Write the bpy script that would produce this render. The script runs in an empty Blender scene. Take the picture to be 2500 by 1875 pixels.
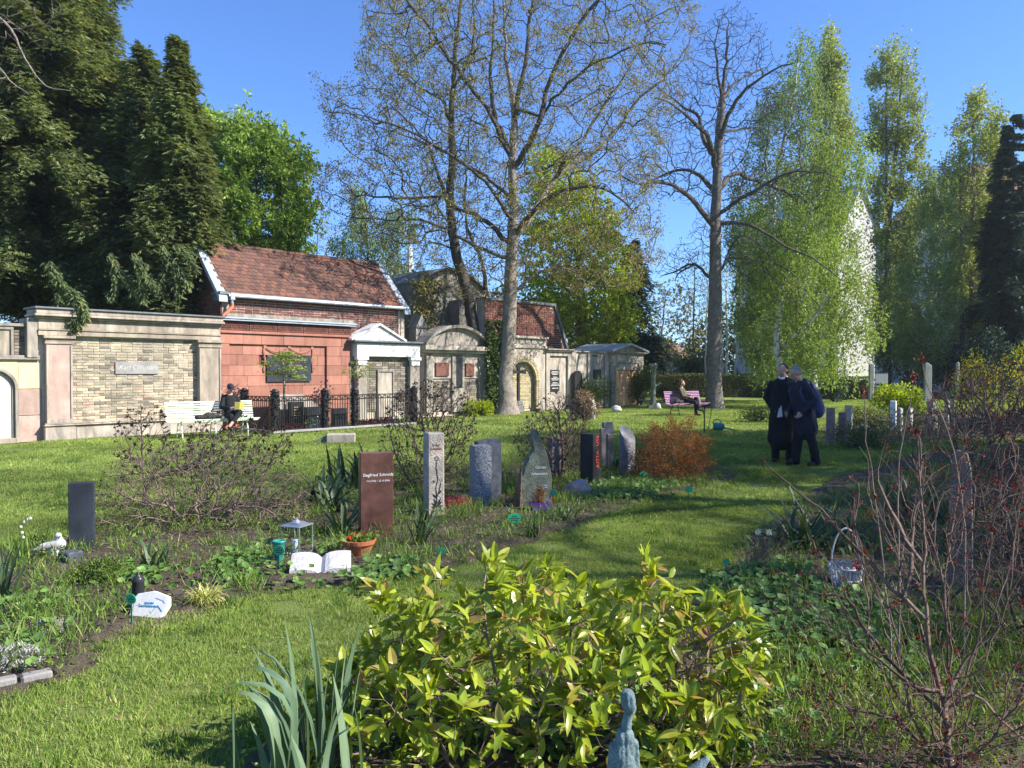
import bpy, bmesh, math, random
import numpy as np
from mathutils import Vector, Matrix, noise as mnoise
from mathutils.kdtree import KDTree

SC = bpy.context.scene
COL = SC.collection
RAD = math.radians
# ------------------------------------------------------------------ camera
CAMH, HY, FPX = 1.65, 905.0, 1878.0
cam_d = bpy.data.cameras.new('camera')
cam = bpy.data.objects.new('camera', cam_d)
COL.objects.link(cam)
cam_d.sensor_width = 36.0
cam_d.lens = 36.0 * FPX / 2500.0
cam_d.clip_start = 0.05
cam_d.clip_end = 3000
cam.location = (0, 0, CAMH)
PITCH = math.atan((937.5 - HY) / FPX)
cam.rotation_euler = (RAD(90) - PITCH, 0, 0)
SC.camera = cam
# ------------------------------------------------------------------ daylight
SUN_EL = RAD(37)
SUN_AZ = math.atan2(0.985, -0.17)         # from +Y towards +X
w = bpy.data.worlds.new('World'); SC.world = w; w.use_nodes = True
nt = w.node_tree; nt.nodes.clear()
sky = nt.nodes.new('ShaderNodeTexSky'); sky.sky_type = 'NISHITA'
sky.sun_disc = False; sky.sun_elevation = SUN_EL; sky.sun_rotation = SUN_AZ
sky.air_density = 1.0; sky.dust_density = 0.0; sky.ozone_density = 8.0
bg = nt.nodes.new('ShaderNodeBackground'); bg.inputs[1].default_value = 0.098
out = nt.nodes.new('ShaderNodeOutputWorld')
tint = nt.nodes.new('ShaderNodeMix'); tint.data_type = 'RGBA'; tint.blend_type = 'MULTIPLY'; tint.inputs[0].default_value = 1; tint.inputs[7].default_value = (.84, .95, 1.15, 1)
nt.links.new(sky.outputs[0], tint.inputs[6]); nt.links.new(tint.outputs[2], bg.inputs[0]); nt.links.new(bg.outputs[0], out.inputs[0])
sl = bpy.data.lights.new('sun', 'SUN'); sl.energy = 5.0; sl.angle = RAD(0.53); sl.color = (1.0, 0.945, 0.86)
sun = bpy.data.objects.new('sun', sl); COL.objects.link(sun)
SUNV = Vector((math.sin(SUN_AZ) * math.cos(SUN_EL), math.cos(SUN_AZ) * math.cos(SUN_EL), math.sin(SUN_EL)))
sun.rotation_euler = SUNV.to_track_quat('Z', 'Y').to_euler()
sun.location = (20, -10, 30)
SC.view_settings.view_transform = 'Standard'
SC.view_settings.look = 'None'
SC.view_settings.exposure = 1.2
SC.view_settings.gamma = 1.0
SC.view_settings.use_curve_mapping = False
SC.cycles.max_bounces = 6
SC.cycles.diffuse_bounces = 3
SC.cycles.transmission_bounces = 4
SC.cycles.transparent_max_bounces = 6
SC.cycles.use_denoising = True

# ------------------------------------------------------------------ placing
def P(px, py, d):
    """photo pixel at depth d (metres along the view) -> world point"""
    return Vector(((px - 1250.0) / FPX * d, d, CAMH + (HY - py) / FPX * d))
def GD(py):
    return CAMH * FPX / (py - HY)
def G(px, py):
    v = P(px, py, GD(py)); v.z = 0.0
    return v
def gx(px, d):
    return Vector(((px - 1250.0) / FPX * d, d, 0.0))
# ------------------------------------------------------------------ objects
def tag(o, label=None, cat=None, group=None, kind=None):
    if label: o['label'] = label
    if cat: o['category'] = cat
    if group: o['group'] = group
    if kind: o['kind'] = kind
    return o
def thing(name, label, cat, loc=(0, 0, 0), rz=0.0, group=None):
    o = bpy.data.objects.new(name, None); COL.objects.link(o)
    o.empty_display_size = 0.1
    o.location = loc; o.rotation_euler = (0, 0, rz)
    return tag(o, label, cat, group)
def link(name, me, parent=None, mat=None, loc=None, rot=None, scale=None, kind=None):
    o = bpy.data.objects.new(name, me); COL.objects.link(o)
    if mat is not None and len(me.materials) == 0: me.materials.append(mat)
    if parent is not None: o.parent = parent
    if loc is not None: o.location = loc
    if rot is not None: o.rotation_euler = rot
    if scale is not None: o.scale = scale
    if kind: o['kind'] = kind
    return o

class MB:
    """mesh collector: numpy blocks of verts and equal-sided faces, with a per-face random 'rnd'"""
    def __init__(s):
        s.v = []; s.f = []; s.r = []; s.n = 0; s.mi = []
    def add(s, V, F, rnd=None, mi=0):
        V = np.asarray(V, dtype=np.float64).reshape(-1, 3); F = np.asarray(F, dtype=np.int64)
        if F.ndim == 1: F = F.reshape(1, -1)
        s.v.append(V); s.f.append(F + s.n); s.n += len(V)
        if rnd is None: rnd = random.random()
        s.r.append(np.broadcast_to(np.asarray(rnd, dtype=np.float32), (len(F),)).copy())
        s.mi.append(np.full(len(F), mi, dtype=np.int32))
        return s
    def mesh(s, name='mesh', smooth=False):
        me = bpy.data.meshes.new(name)
        if not s.v: return me
        V = np.concatenate(s.v).astype(np.float32)
        me.vertices.add(len(V)); me.vertices.foreach_set('co', V.ravel())
        loops = np.concatenate([f.ravel() for f in s.f]).astype(np.int32)
        tot = np.concatenate([np.full(len(f), f.shape[1], dtype=np.int32) for f in s.f])
        start = np.concatenate([[0], np.cumsum(tot)[:-1]]).astype(np.int32)
        me.loops.add(len(loops)); me.loops.foreach_set('vertex_index', loops)
        me.polygons.add(len(tot)); me.polygons.foreach_set('loop_start', start)
        me.polygons.foreach_set('loop_total', tot)
        me.polygons.foreach_set('use_smooth', np.full(len(tot), smooth, dtype=bool))
        mi = np.concatenate(s.mi)
        if mi.any(): me.polygons.foreach_set('material_index', mi)
        me.update(calc_edges=True)
        a = me.attributes.new('rnd', 'FLOAT', 'FACE'); a.data.foreach_set('value', np.concatenate(s.r).astype(np.float32))
        return me
    def build(s, name, mat, parent=None, loc=None, rot=None, smooth=False, kind=None):
        me = s.mesh(name, smooth)
        if isinstance(mat, (list, tuple)):
            for m in mat: me.materials.append(m)
            mat = None
        return link(name, me, parent, mat, loc, rot, None, kind)
    # shapes
    def box(s, x0, x1, y0, y1, z0, z1, bev=0.0, jit=0.0, mi=0, rnd=None):
        if bev <= 0:
            V = np.array([(x, y, z) for z in (z0, z1) for y in (y0, y1) for x in (x0, x1)], float)
            F = [(0, 2, 3, 1), (4, 5, 7, 6), (0, 1, 5, 4), (2, 6, 7, 3), (0, 4, 6, 2), (1, 3, 7, 5)]
            if jit: V += np.random.uniform(-jit, jit, V.shape)
            return s.add(V, F, rnd, mi)
        b = min(bev, abs(x1 - x0) * .45, abs(y1 - y0) * .45, abs(z1 - z0) * .45)
        bm = bmesh.new()
        bmesh.ops.create_cube(bm, size=1)
        for v in bm.verts:
            v.co = Vector(((x0 + x1) / 2 + v.co.x * (x1 - x0), (y0 + y1) / 2 + v.co.y * (y1 - y0), (z0 + z1) / 2 + v.co.z * (z1 - z0)))
        bmesh.ops.bevel(bm, geom=bm.edges[:], offset=b, segments=1, affect='EDGES', profile=.5)
        s.bm(bm, mi, rnd); return s
    def bm(s, bm, mi=0, rnd=None):
        bm.verts.index_update()
        V = np.array([v.co[:] for v in bm.verts])
        by = {}
        for f in bm.faces: by.setdefault(len(f.verts), []).append([v.index for v in f.verts])
        n0 = s.n
        s.v.append(V); s.n += len(V)
        if rnd is None: rnd = random.random()
        for k, fl in by.items():
            F = np.array(fl) + n0
            s.f.append(F); s.r.append(np.full(len(F), rnd, dtype=np.float32)); s.mi.append(np.full(len(F), mi, dtype=np.int32))
        bm.free(); return s
    def tube(s, pts, rad, sides=6, cap=True, rnd=None, mi=0):
        V, Fq, Fc = tube_geo(pts, rad, sides)
        if rnd is None: rnd = random.random()
        n0 = s.n
        s.add(V, Fq, rnd, mi)
        if cap:
            s.f.append(np.array([list(range(sides))[::-1]]) + n0); s.r.append(np.array([rnd], dtype=np.float32)); s.mi.append(np.array([mi], dtype=np.int32))
            s.f.append(np.array([list(range(len(V) - sides, len(V)))]) + n0); s.r.append(np.array([rnd], dtype=np.float32)); s.mi.append(np.array([mi], dtype=np.int32))
        return s
    def prism(s, poly, y0, y1, mi=0, rnd=None):
        """poly: list of (x,z) anticlockwise seen from -y; extruded y0..y1"""
        n = len(poly)
        V = [(x, y0, z) for x, z in poly] + [(x, y1, z) for x, z in poly]
        if rnd is None: rnd = random.random()
        n0 = s.n
        s.add(V, [(i, (i + 1) % n, n + (i + 1) % n, n + i)[::-1] for i in range(n)], rnd, mi)
        s.f.append(np.array([list(range(n))]) + n0); s.r.append(np.array([rnd], dtype=np.float32)); s.mi.append(np.array([mi], dtype=np.int32))
        s.f.append(np.array([list(range(n, 2 * n))[::-1]]) + n0); s.r.append(np.array([rnd], dtype=np.float32)); s.mi.append(np.array([mi], dtype=np.int32))
        return s
    def lathe(s, prof, sides=16, c=(0, 0, 0), mi=0, rnd=None, caps=True):
        a = np.arange(sides) * 2 * math.pi / sides
        V = np.concatenate([np.stack([c[0] + r * np.cos(a), c[1] + r * np.sin(a), np.full(sides, c[2] + z)], 1) for r, z in prof])
        i = np.arange(sides); j = (i + 1) % sides
        F = np.concatenate([np.stack([k * sides + i, k * sides + j, (k + 1) * sides + j, (k + 1) * sides + i], 1) for k in range(len(prof) - 1)])
        if rnd is None: rnd = random.random()
        n0 = s.n
        s.add(V, F, rnd, mi)
        if caps:
            for idx in (list(range(sides))[::-1], list(range(len(V) - sides, len(V)))):
                s.f.append(np.array([idx]) + n0); s.r.append(np.array([rnd], dtype=np.float32)); s.mi.append(np.array([mi], dtype=np.int32))
        return s

def tube_geo(pts, rad, sides):
    pts = np.asarray([tuple(p) for p in pts], float); n = len(pts)
    rad = np.broadcast_to(np.asarray(rad, float), (n,))
    t = np.empty_like(pts); t[1:-1] = pts[2:] - pts[:-2] if n > 2 else 0; t[0] = pts[1] - pts[0]; t[-1] = pts[-1] - pts[-2]
    t /= np.maximum(np.linalg.norm(t, axis=1, keepdims=True), 1e-9)
    mt = t.mean(0); ref = np.eye(3)[int(np.argmin(np.abs(mt)))]
    a = np.cross(t, ref); a /= np.maximum(np.linalg.norm(a, axis=1, keepdims=True), 1e-9)
    b = np.cross(t, a)
    ang = np.arange(sides) * 2 * math.pi / sides
    V = pts[:, None, :] + rad[:, None, None] * (np.cos(ang)[None, :, None] * a[:, None, :] + np.sin(ang)[None, :, None] * b[:, None, :])
    V = V.reshape(-1, 3)
    i = np.arange(sides); j = (i + 1) % sides; k = np.arange(n - 1)[:, None] * sides
    F = np.stack([k + i, k + j, k + sides + j, k + sides + i], 2).reshape(-1, 4)[:, ::-1]
    return V, F, None

def unit(v):
    return v / np.maximum(np.linalg.norm(v, axis=-1, keepdims=True), 1e-9)
def leaves(mb, p, d, L, W, up=None, rnd=None, fold=0.18, mi=0):
    """diamond leaves: base point p, direction d, random or given face side; arrays (N,3)"""
    p = np.asarray(p, float); N = len(p)
    if N == 0: return
    d = unit(np.asarray(d, float))
    r = np.random.normal(size=(N, 3)) if up is None else up + np.random.normal(size=(N, 3)) * .35
    side = unit(np.cross(d, r)); nrm = np.cross(side, d)
    L = np.broadcast_to(np.asarray(L, float), (N,))[:, None]; W = np.broadcast_to(np.asarray(W, float), (N,))[:, None]
    m = p + d * L * .45
    V = np.stack([p, m + side * W * .5 + nrm * W * fold, p + d * L - nrm * L * .06, m - side * W * .5 + nrm * W * fold], 1).reshape(-1, 3)
    F = np.arange(4 * N).reshape(N, 4)
    if rnd is None: rnd = np.random.rand(N)
    mb.add(V, F, rnd, mi)
def sph(n):
    return unit(np.random.normal(size=(n, 3)))

# ------------------------------------------------------------------ materials
def nd(nt, t, **kw):
    n = nt.nodes.new(t)
    for k, v in kw.items(): setattr(n, k, v)
    return n
def mixc(nt, a, b, fac, mode='MIX'):
    m = nt.nodes.new('ShaderNodeMix'); m.data_type = 'RGBA'; m.blend_type = mode
    for s_, v in ((m.inputs['Factor'], fac), (m.inputs['A'], a), (m.inputs['B'], b)):
        if s_.name == 'Factor': s_ = m.inputs[0]
        elif s_.name == 'A': s_ = m.inputs[6]
        else: s_ = m.inputs[7]
        if isinstance(v, (int, float)): s_.default_value = v
        elif isinstance(v, tuple): s_.default_value = (v[0], v[1], v[2], 1)
        else: nt.links.new(v, s_)
    return m.outputs[2]
def ramp(nt, fac, stops, interp='LINEAR'):
    r = nt.nodes.new('ShaderNodeValToRGB'); r.color_ramp.interpolation = interp
    while len(r.color_ramp.elements) < len(stops): r.color_ramp.elements.new(0.5)
    for e, (p_, c) in zip(r.color_ramp.elements, stops):
        e.position = p_
        e.color = (c[0], c[1], c[2], 1) if isinstance(c, tuple) else (c, c, c, 1)
    nt.links.new(fac, r.inputs[0]); return r.outputs[0]
def noi(nt, scale, detail=6, rough=.6, vec=None, dim='3D', dist=0.0):
    n = nd(nt, 'ShaderNodeTexNoise'); n.inputs['Scale'].default_value = scale
    n.inputs['Detail'].default_value = detail; n.inputs['Roughness'].default_value = rough; n.inputs['Distortion'].default_value = dist
    if vec is not None: nt.links.new(vec, n.inputs['Vector'])
    return n.outputs['Fac']
def newmat(name):
    m = bpy.data.materials.new(name); m.use_nodes = True
    nt = m.node_tree; b = nt.nodes['Principled BSDF']
    return m, nt, b
def coords(nt, scale=None, geo=False):
    if geo:
        v = nd(nt, 'ShaderNodeNewGeometry').outputs['Position']
    else:
        v = nd(nt, 'ShaderNodeTexCoord').outputs['Object']
    if scale:
        mp = nd(nt, 'ShaderNodeMapping'); mp.inputs['Scale'].default_value = scale
        nt.links.new(v, mp.inputs['Vector']); v = mp.outputs['Vector']
    return v
def randv(nt):
    """random per object + per face attribute"""
    a = nd(nt, 'ShaderNodeAttribute', attribute_name='rnd'); o = nd(nt, 'ShaderNodeObjectInfo')
    m = nd(nt, 'ShaderNodeMath', operation='ADD'); nt.links.new(a.outputs['Fac'], m.inputs[0]); nt.links.new(o.outputs['Random'], m.inputs[1])
    f = nd(nt, 'ShaderNodeMath', operation='FRACT'); nt.links.new(m.outputs[0], f.inputs[0])
    return f.outputs[0]
def bump(nt, b, h, strength=.5, dist=.02):
    n = nd(nt, 'ShaderNodeBump'); n.inputs['Strength'].default_value = strength; n.inputs['Distance'].default_value = dist
    nt.links.new(h, n.inputs['Height']); nt.links.new(n.outputs[0], b.inputs['Normal'])
def stone(name, c1, c2, c3=None, scale=3.0, rough=.9, fine=60, bst=.5, bd=.01, piece=0.0, streak=0.0, dark=(.05, .045, .04), darkamt=.0, grain=.0, geo=True, stops=(.35, .65)):
    """mottled stone: two or three tones by noise, fine grain, per-piece tone, dark weather streaks"""
    m, nt, b = newmat(name)
    v = coords(nt, geo=geo)
    n1 = noi(nt, scale, 8, .62, v, dist=.4)
    st = [(stops[0], c1), (stops[1], c2)] + ([(min(.95, stops[1] + .17), c3)] if c3 else [])
    c = ramp(nt, n1, st)
    if piece:
        rv = randv(nt)
        k = ramp(nt, rv, [(0, 1 - piece), (1, 1 + piece * .6)])
        c = mixc(nt, c, k, 1.0, 'MULTIPLY')
    if darkamt:
        vs = coords(nt, (2.2, 2.2, .55), geo=geo)
        n2 = noi(nt, 1.6, 7, .7, vs, dist=.8)
        f = ramp(nt, n2, [(.5 - darkamt * .25, 0.0), (.62, darkamt)])
        c = mixc(nt, c, dark, f)
    nf = noi(nt, fine, 4, .7, v)
    if grain:
        g = ramp(nt, nf, [(.3, 1 - grain), (.7, 1 + grain)])
        c = mixc(nt, c, g, 1.0, 'MULTIPLY')
    nt.links.new(c, b.inputs['Base Color'])
    b.inputs['Roughness'].default_value = rough
    b.inputs['Specular IOR Level'].default_value = .25
    mx = nd(nt, 'ShaderNodeMath', operation='ADD'); nt.links.new(nf, mx.inputs[0]); nt.links.new(noi(nt, fine * .18, 4, .6, v), mx.inputs[1])
    bump(nt, b, mx.outputs[0], bst, bd)
    return m
def plain(name, c, rough=.6, metal=0.0, var=.12, scale=8, spec=.4, piece=0.0, bst=.15):
    m, nt, b = newmat(name)
    v = coords(nt)
    n = noi(nt, scale, 5, .6, v)
    k = ramp(nt, n, [(.3, 1 - var), (.7, 1 + var)])
    cc = mixc(nt, c, k, 1.0, 'MULTIPLY')
    if piece:
        cc = mixc(nt, cc, ramp(nt, randv(nt), [(0, 1 - piece), (1, 1 + piece)]), 1.0, 'MULTIPLY')
    nt.links.new(cc, b.inputs['Base Color'])
    b.inputs['Roughness'].default_value = rough; b.inputs['Metallic'].default_value = metal
    b.inputs['Specular IOR Level'].default_value = spec
    bump(nt, b, n, bst, .01)
    return m
def leafmat(name, stops, trans=.35, rough=.55, clump=0.0, clumpscale=1.2, spec=.3):
    """leaf: tone by per-leaf random, part of the light passes through"""
    m, nt, b = newmat(name)
    rv = randv(nt)
    c = ramp(nt, rv, stops)
    if clump:
        v = coords(nt, geo=True)
        k = ramp(nt, noi(nt, clumpscale, 3, .5, v), [(.3, 1 - clump), (.7, 1 + clump)])
        c = mixc(nt, c, k, 1.0, 'MULTIPLY')
    nt.links.new(c, b.inputs['Base Color'])
    b.inputs['Roughness'].default_value = rough; b.inputs['Specular IOR Level'].default_value = spec
    if trans > 0:
        tr = nd(nt, 'ShaderNodeBsdfTranslucent')
        c2 = mixc(nt, c, (1.35, 1.25, .55), 1.0, 'MULTIPLY'); nt.links.new(c2, tr.inputs['Color'])
        ms = nd(nt, 'ShaderNodeMixShader'); ms.inputs[0].default_value = trans
        nt.links.new(b.outputs[0], ms.inputs[1]); nt.links.new(tr.outputs[0], ms.inputs[2])
        o = nt.nodes['Material Output']; nt.links.new(ms.outputs[0], o.inputs['Surface'])
    return m
M = {}
random.seed(7); np.random.seed(7)
# ------------------------------------------------------------------ material set
def brickmat(name, stops, dark=(.06, .05, .04), darkamt=.35, rough=.9, soot=1.1):
    m, nt, b = newmat(name)
    c = ramp(nt, randv(nt), stops)
    v = coords(nt, geo=True)
    n = noi(nt, 9, 6, .65, v)
    c = mixc(nt, c, ramp(nt, n, [(.3, .72), (.7, 1.2)]), 1.0, 'MULTIPLY')
    f = ramp(nt, noi(nt, soot, 6, .7, v, dist=.6), [(.42, 0.0), (.7, darkamt)])
    c = mixc(nt, c, dark, f)
    nt.links.new(c, b.inputs['Base Color']); b.inputs['Roughness'].default_value = rough
    b.inputs['Specular IOR Level'].default_value = .2
    bump(nt, b, noi(nt, 45, 4, .7, v), .5, .006)
    return m
M['cream'] = stone('cream_sandstone', (.36, .29, .225), (.52, .44, .34), (.48, .35, .29), 1.6, darkamt=.75, dark=(.13, .115, .095), piece=.10, grain=.12)
M['pinkst'] = stone('pink_sandstone', (.36, .25, .205), (.49, .35, .29), (.45, .35, .29), 2.2, darkamt=.25, dark=(.12, .09, .08), piece=.15, grain=.08)
M['yellowst'] = stone('yellow_sandstone', (.52, .42, .25), (.60, .50, .32), None, 1.4, darkamt=.1, piece=.10, grain=.05)
M['redst'] = stone('red_sandstone', (.29, .125, .092), (.41, .19, .135), (.36, .185, .14), 1.1, darkamt=.32, dark=(.13, .075, .06), piece=.22, grain=.06)
M['redst2'] = stone('dark_red_sandstone', (.13, .05, .04), (.22, .085, .06), None, 3.0, darkamt=.6, dark=(.04, .03, .028), piece=.1, grain=.12)
M['white'] = stone('white_limewash', (.62, .61, .60), (.78, .77, .75), None, 2.4, darkamt=.45, dark=(.20, .20, .20), grain=.05)
M['plaster'] = stone('weathered_plaster', (.28, .25, .21), (.42, .37, .30), (.36, .30, .24), 1.3, darkamt=.6, dark=(.07, .065, .06), grain=.1)
M['plaster2'] = stone('pale_weathered_plaster', (.40, .34, .285), (.57, .50, .41), (.46, .34, .28), 1.5, darkamt=.75, dark=(.13, .115, .10), grain=.12)
M['greypl'] = stone('grey_render', (.24, .225, .20), (.38, .35, .31), None, .8, darkamt=.55, dark=(.05, .05, .05), grain=.1)
M['mortar'] = stone('lime_mortar', (.46, .42, .35), (.58, .53, .45), None, 5, grain=.1)
M['mortar_d'] = stone('dull_mortar', (.38, .32, .27), (.50, .43, .36), None, 4, grain=.1)
M['ybrick'] = brickmat('yellow_brick', [(0, (.17, .145, .11)), (.3, (.33, .28, .20)), (.5, (.42, .355, .24)), (.75, (.50, .43, .30)), (.93, (.38, .32, .25)), (1, (.46, .27, .19))], (.12, .11, .095), .7)
M['ybrick2'] = brickmat('bright_yellow_brick', [(0, (.30, .25, .15)), (.5, (.43, .36, .21)), (1, (.50, .43, .28))], (.14, .12, .09), .55)
M['rbrick'] = brickmat('red_brick', [(0, (.10, .045, .04)), (.4, (.17, .068, .052)), (.8, (.225, .095, .068)), (1, (.14, .06, .055))], (.05, .035, .03), .45)
M['gbrick'] = brickmat('sooty_brick', [(0, (.12, .10, .085)), (.5, (.22, .19, .15)), (1, (.32, .28, .21))], (.05, .045, .04), .6)
M['tile'] = brickmat('roof_tile', [(0, (.085, .048, .038)), (.4, (.125, .065, .05)), (.8, (.16, .08, .058)), (1, (.21, .09, .06))], (.07, .05, .042), .5, soot=.7)
M['tile2'] = brickmat('old_brown_tile', [(0, (.12, .08, .07)), (.5, (.20, .12, .10)), (1, (.27, .17, .13))], (.06, .05, .045), .5)
M['zinc'] = plain('zinc_sheet', (.36, .41, .47), .42, .35, .12, 5)
M['zincd'] = plain('dull_lead_sheet', (.13, .145, .16), .55, .2, .2, 5)
M['copper_pipe'] = plain('orange_pipe', (.42, .12, .055), .4, 0, .12, 8)
M['iron'] = plain('black_iron', (.018, .018, .02), .42, .3, .25, 20)
M['bark_pale'] = stone('pale_flaky_bark', (.20, .165, .135), (.36, .31, .26), (.27, .23, .19), 4.5, fine=28, bst=1.0, bd=.05, darkamt=.25, dark=(.10, .085, .07), grain=.18)
M['bark_grey'] = stone('grey_ridged_bark', (.115, .10, .09), (.22, .20, .18), None, 6, fine=22, bst=1.0, bd=.05, darkamt=.3, grain=.25)
M['bark_dark'] = stone('dark_bark', (.055, .048, .042), (.12, .105, .09), None, 6, fine=30, bst=.9, bd=.03, grain=.2)
M['bark_brown'] = stone('brown_bark', (.11, .085, .065), (.20, .16, .125), None, 6, fine=30, bst=.9, bd=.03, grain=.2)
M['twig_red'] = stone('reddish_twig', (.12, .07, .055), (.22, .145, .115), None, 12, fine=60, bst=.4, bd=.004, grain=.15)
M['twig_tan'] = stone('tan_twig', (.13, .09, .07), (.25, .18, .14), (.16, .10, .085), 8, fine=60, bst=.5, bd=.004, grain=.15)
M['birchbark'] = stone('birch_bark', (.10, .09, .085), (.62, .60, .56), None, 5, fine=30, grain=.1, stops=(.38, .5))
M['soil'] = stone('garden_soil', (.065, .047, .035), (.12, .09, .068), (.17, .135, .105), 7, fine=50, bst=1.0, bd=.03, grain=.35)
M['gravelst'] = stone('pale_gravel_stone', (.30, .27, .24), (.5, .46, .42), None, 3, grain=.2)
M['granite_b'] = stone('blue_grey_granite', (.045, .05, .065), (.10, .11, .14), (.20, .21, .25), 8, rough=.45, fine=160, bst=.15, bd=.002, grain=.35, geo=False)
M['granite_d'] = stone('dark_polished_stone', (.016, .017, .019), (.035, .036, .04), None, 3, rough=.32, fine=90, bst=.06, bd=.001, grain=.15, geo=False)
M['granite_db'] = stone('blue_black_stone', (.020, .024, .032), (.05, .058, .075), (.12, .135, .16), 2.5, rough=.4, fine=60, bst=.1, bd=.002, grain=.1, geo=False, stops=(.4, .72))
M['granite_s'] = stone('speckled_granite', (.05, .052, .058), (.33, .34, .36), None, 70, rough=.6, fine=160, bst=.4, bd=.003, grain=.3, geo=False, stops=(.42, .56))
M['granite_r'] = stone('red_brown_granite', (.07, .032, .026), (.145, .068, .052), (.20, .105, .085), 6, rough=.3, fine=140, bst=.06, bd=.001, grain=.3, darkamt=.35, dark=(.05, .035, .03), geo=False)
M['limest'] = stone('shell_limestone', (.36, .31, .25), (.52, .46, .39), (.45, .34, .27), 5, rough=.9, fine=50, bst=1.0, bd=.018, grain=.2, darkamt=.4, dark=(.2, .17, .14), geo=False)
M['slate'] = stone('green_slate', (.10, .12, .085), (.20, .225, .165), (.32, .31, .23), 9, rough=.8, fine=50, bst=1.0, bd=.02, grain=.25, darkamt=.45, geo=False)
M['slate_br'] = stone('rust_stained_slate', (.12, .075, .045), (.24, .17, .10), None, 9, rough=.8, fine=50, bst=1.0, bd=.02, grain=.25, geo=False)
M['greypil'] = stone('grey_lava_stone', (.10, .095, .10), (.19, .185, .19), None, 9, rough=.7, fine=90, bst=.5, bd=.004, grain=.3, geo=False)
M['boulder'] = stone('pinkish_boulder', (.26, .19, .17), (.42, .34, .31), None, 9, rough=.8, fine=60, bst=.9, bd=.01, grain=.25, geo=False)
M['whitest'] = stone('white_marble', (.60, .58, .56), (.76, .74, .72), None, 5, rough=.6, fine=60, bst=.2, bd=.003, grain=.05, geo=False)
M['palest'] = stone('pale_grey_stone', (.38, .37, .34), (.52, .50, .47), None, 5, rough=.8, fine=60, bst=.4, bd=.005, grain=.1, geo=False)
M['pinkgr'] = stone('rose_granite', (.20, .12, .11), (.30, .20, .18), None, 6, rough=.5, fine=120, bst=.2, bd=.003, grain=.15, geo=False)
M['oldwood'] = stone('weathered_wood', (.14, .12, .10), (.27, .245, .21), None, 3, rough=.9, fine=40, bst=1.0, bd=.015, grain=.25, geo=False)
M['bronze'] = stone('verdigris_bronze', (.10, .16, .17), (.22, .30, .31), (.33, .40, .41), 26, rough=.7, fine=120, bst=1.0, bd=.006, grain=.3, darkamt=.45, dark=(.04, .05, .05), geo=False)
M['terracotta'] = plain('terracotta', (.42, .13, .06), .7, 0, .15, 10)
M['teal'] = plain('teal_plastic', (.03, .22, .19), .35, 0, .06, 10)
M['tealb'] = plain('blue_green_plastic', (.02, .16, .16), .35, 0, .06, 10)
M['tag_green'] = plain('green_plastic_tag', (.04, .40, .17), .45, 0, .08, 10)
M['purple'] = plain('purple_zinc', (.13, .05, .26), .4, 0, .1, 10)
M['benchw'] = plain('pale_green_white_paint', (.60, .70, .54), .5, 0, .1, 6, piece=.06)
M['benchp'] = plain('faded_purple_paint', (.30, .12, .27), .5, 0, .12, 6, piece=.12)
M['skin'] = plain('skin', (.46, .25, .18), .55, 0, .08, 20)
M['hair_b'] = plain('brown_hair', (.12, .06, .035), .6, 0, .3, 60)
M['hair_d'] = plain('dark_hair', (.02, .015, .013), .6, 0, .3, 60)
M['hair_g'] = plain('grey_hair', (.22, .21, .20), .6, 0, .3, 60)
M['cloth_k'] = plain('black_cloth', (.013, .014, .016), .85, 0, .25, 12, .2)
M['cloth_n'] = plain('navy_cloth', (.018, .022, .035), .85, 0, .25, 12, .2)
M['cloth_o'] = plain('olive_cloth', (.10, .085, .055), .85, 0, .2, 12, .2)
M['navy_bag'] = plain('navy_nylon', (.045, .045, .13), .6, 0, .2, 10, .3)
M['black_l'] = plain('black_leather', (.015, .013, .013), .75, 0, .3, 12)
M['paper'] = plain('white_paper', (.75, .76, .80), .7, 0, .03, 5)
M['bookc'] = plain('yellow_book_cover', (.52, .46, .12), .5, 0, .1, 12)
M['wax'] = plain('candle_wax', (.75, .75, .72), .5, 0, .04, 10)
M['steel'] = plain('brushed_steel', (.50, .51, .53), .3, .8, .08, 10)
M['gold'] = plain('gold_lettering', (.55, .40, .14), .4, .5, .1, 10)
M['wletter'] = plain('white_lettering', (.72, .72, .70), .6, 0, .03, 10)
M['rletter'] = plain('red_lettering', (.62, .07, .03), .5, 0, .03, 10)
M['bletter'] = plain('dark_lettering', (.03, .035, .05), .6, 0, .03, 10)
M['brletter'] = plain('brown_lettering', (.25, .13, .09), .7, 0, .03, 10)
M['blueink'] = plain('blue_lettering', (.10, .30, .50), .6, 0, .03, 10)
M['osb'] = plain('orange_boarding', (.55, .31, .16), .8, 0, .18, 2.5, .2)
M['panelwhite'] = plain('white_panel', (.80, .80, .80), .5, 0, .02, 2)
M['dullgrey'] = plain('dull_grey_paint', (.30, .31, .33), .6, 0, .06, 4)
M['greypost'] = stone('grey_concrete', (.22, .21, .20), (.32, .31, .29), None, 4, grain=.1)
M['facade'] = stone('pale_facade', (.40, .39, .36), (.48, .46, .43), None, 1, grain=.03)
M['facade_w'] = stone('white_gable_render', (.42, .41, .385), (.48, .47, .44), None, .6, darkamt=.12, dark=(.4, .39, .37), grain=.02)
M['shutter'] = plain('dark_shutter', (.05, .035, .03), .7, 0, .1, 6)
M['wicker'] = plain('white_wicker', (.46, .46, .47), .7, 0, .2, 30)
g, gnt, gb = newmat('clear_glass'); gb.inputs['Transmission Weight'].default_value = 1.0; gb.inputs['Roughness'].default_value = .02
gb.inputs['IOR'].default_value = 1.2; gb.inputs['Base Color'].default_value = (.95, .97, .97, 1); M['glass'] = g
g, gnt, gb = newmat('window_glass'); gb.inputs['Base Color'].default_value = (.03, .04, .05, 1); gb.inputs['Roughness'].default_value = .08; M['wglass'] = g
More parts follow.
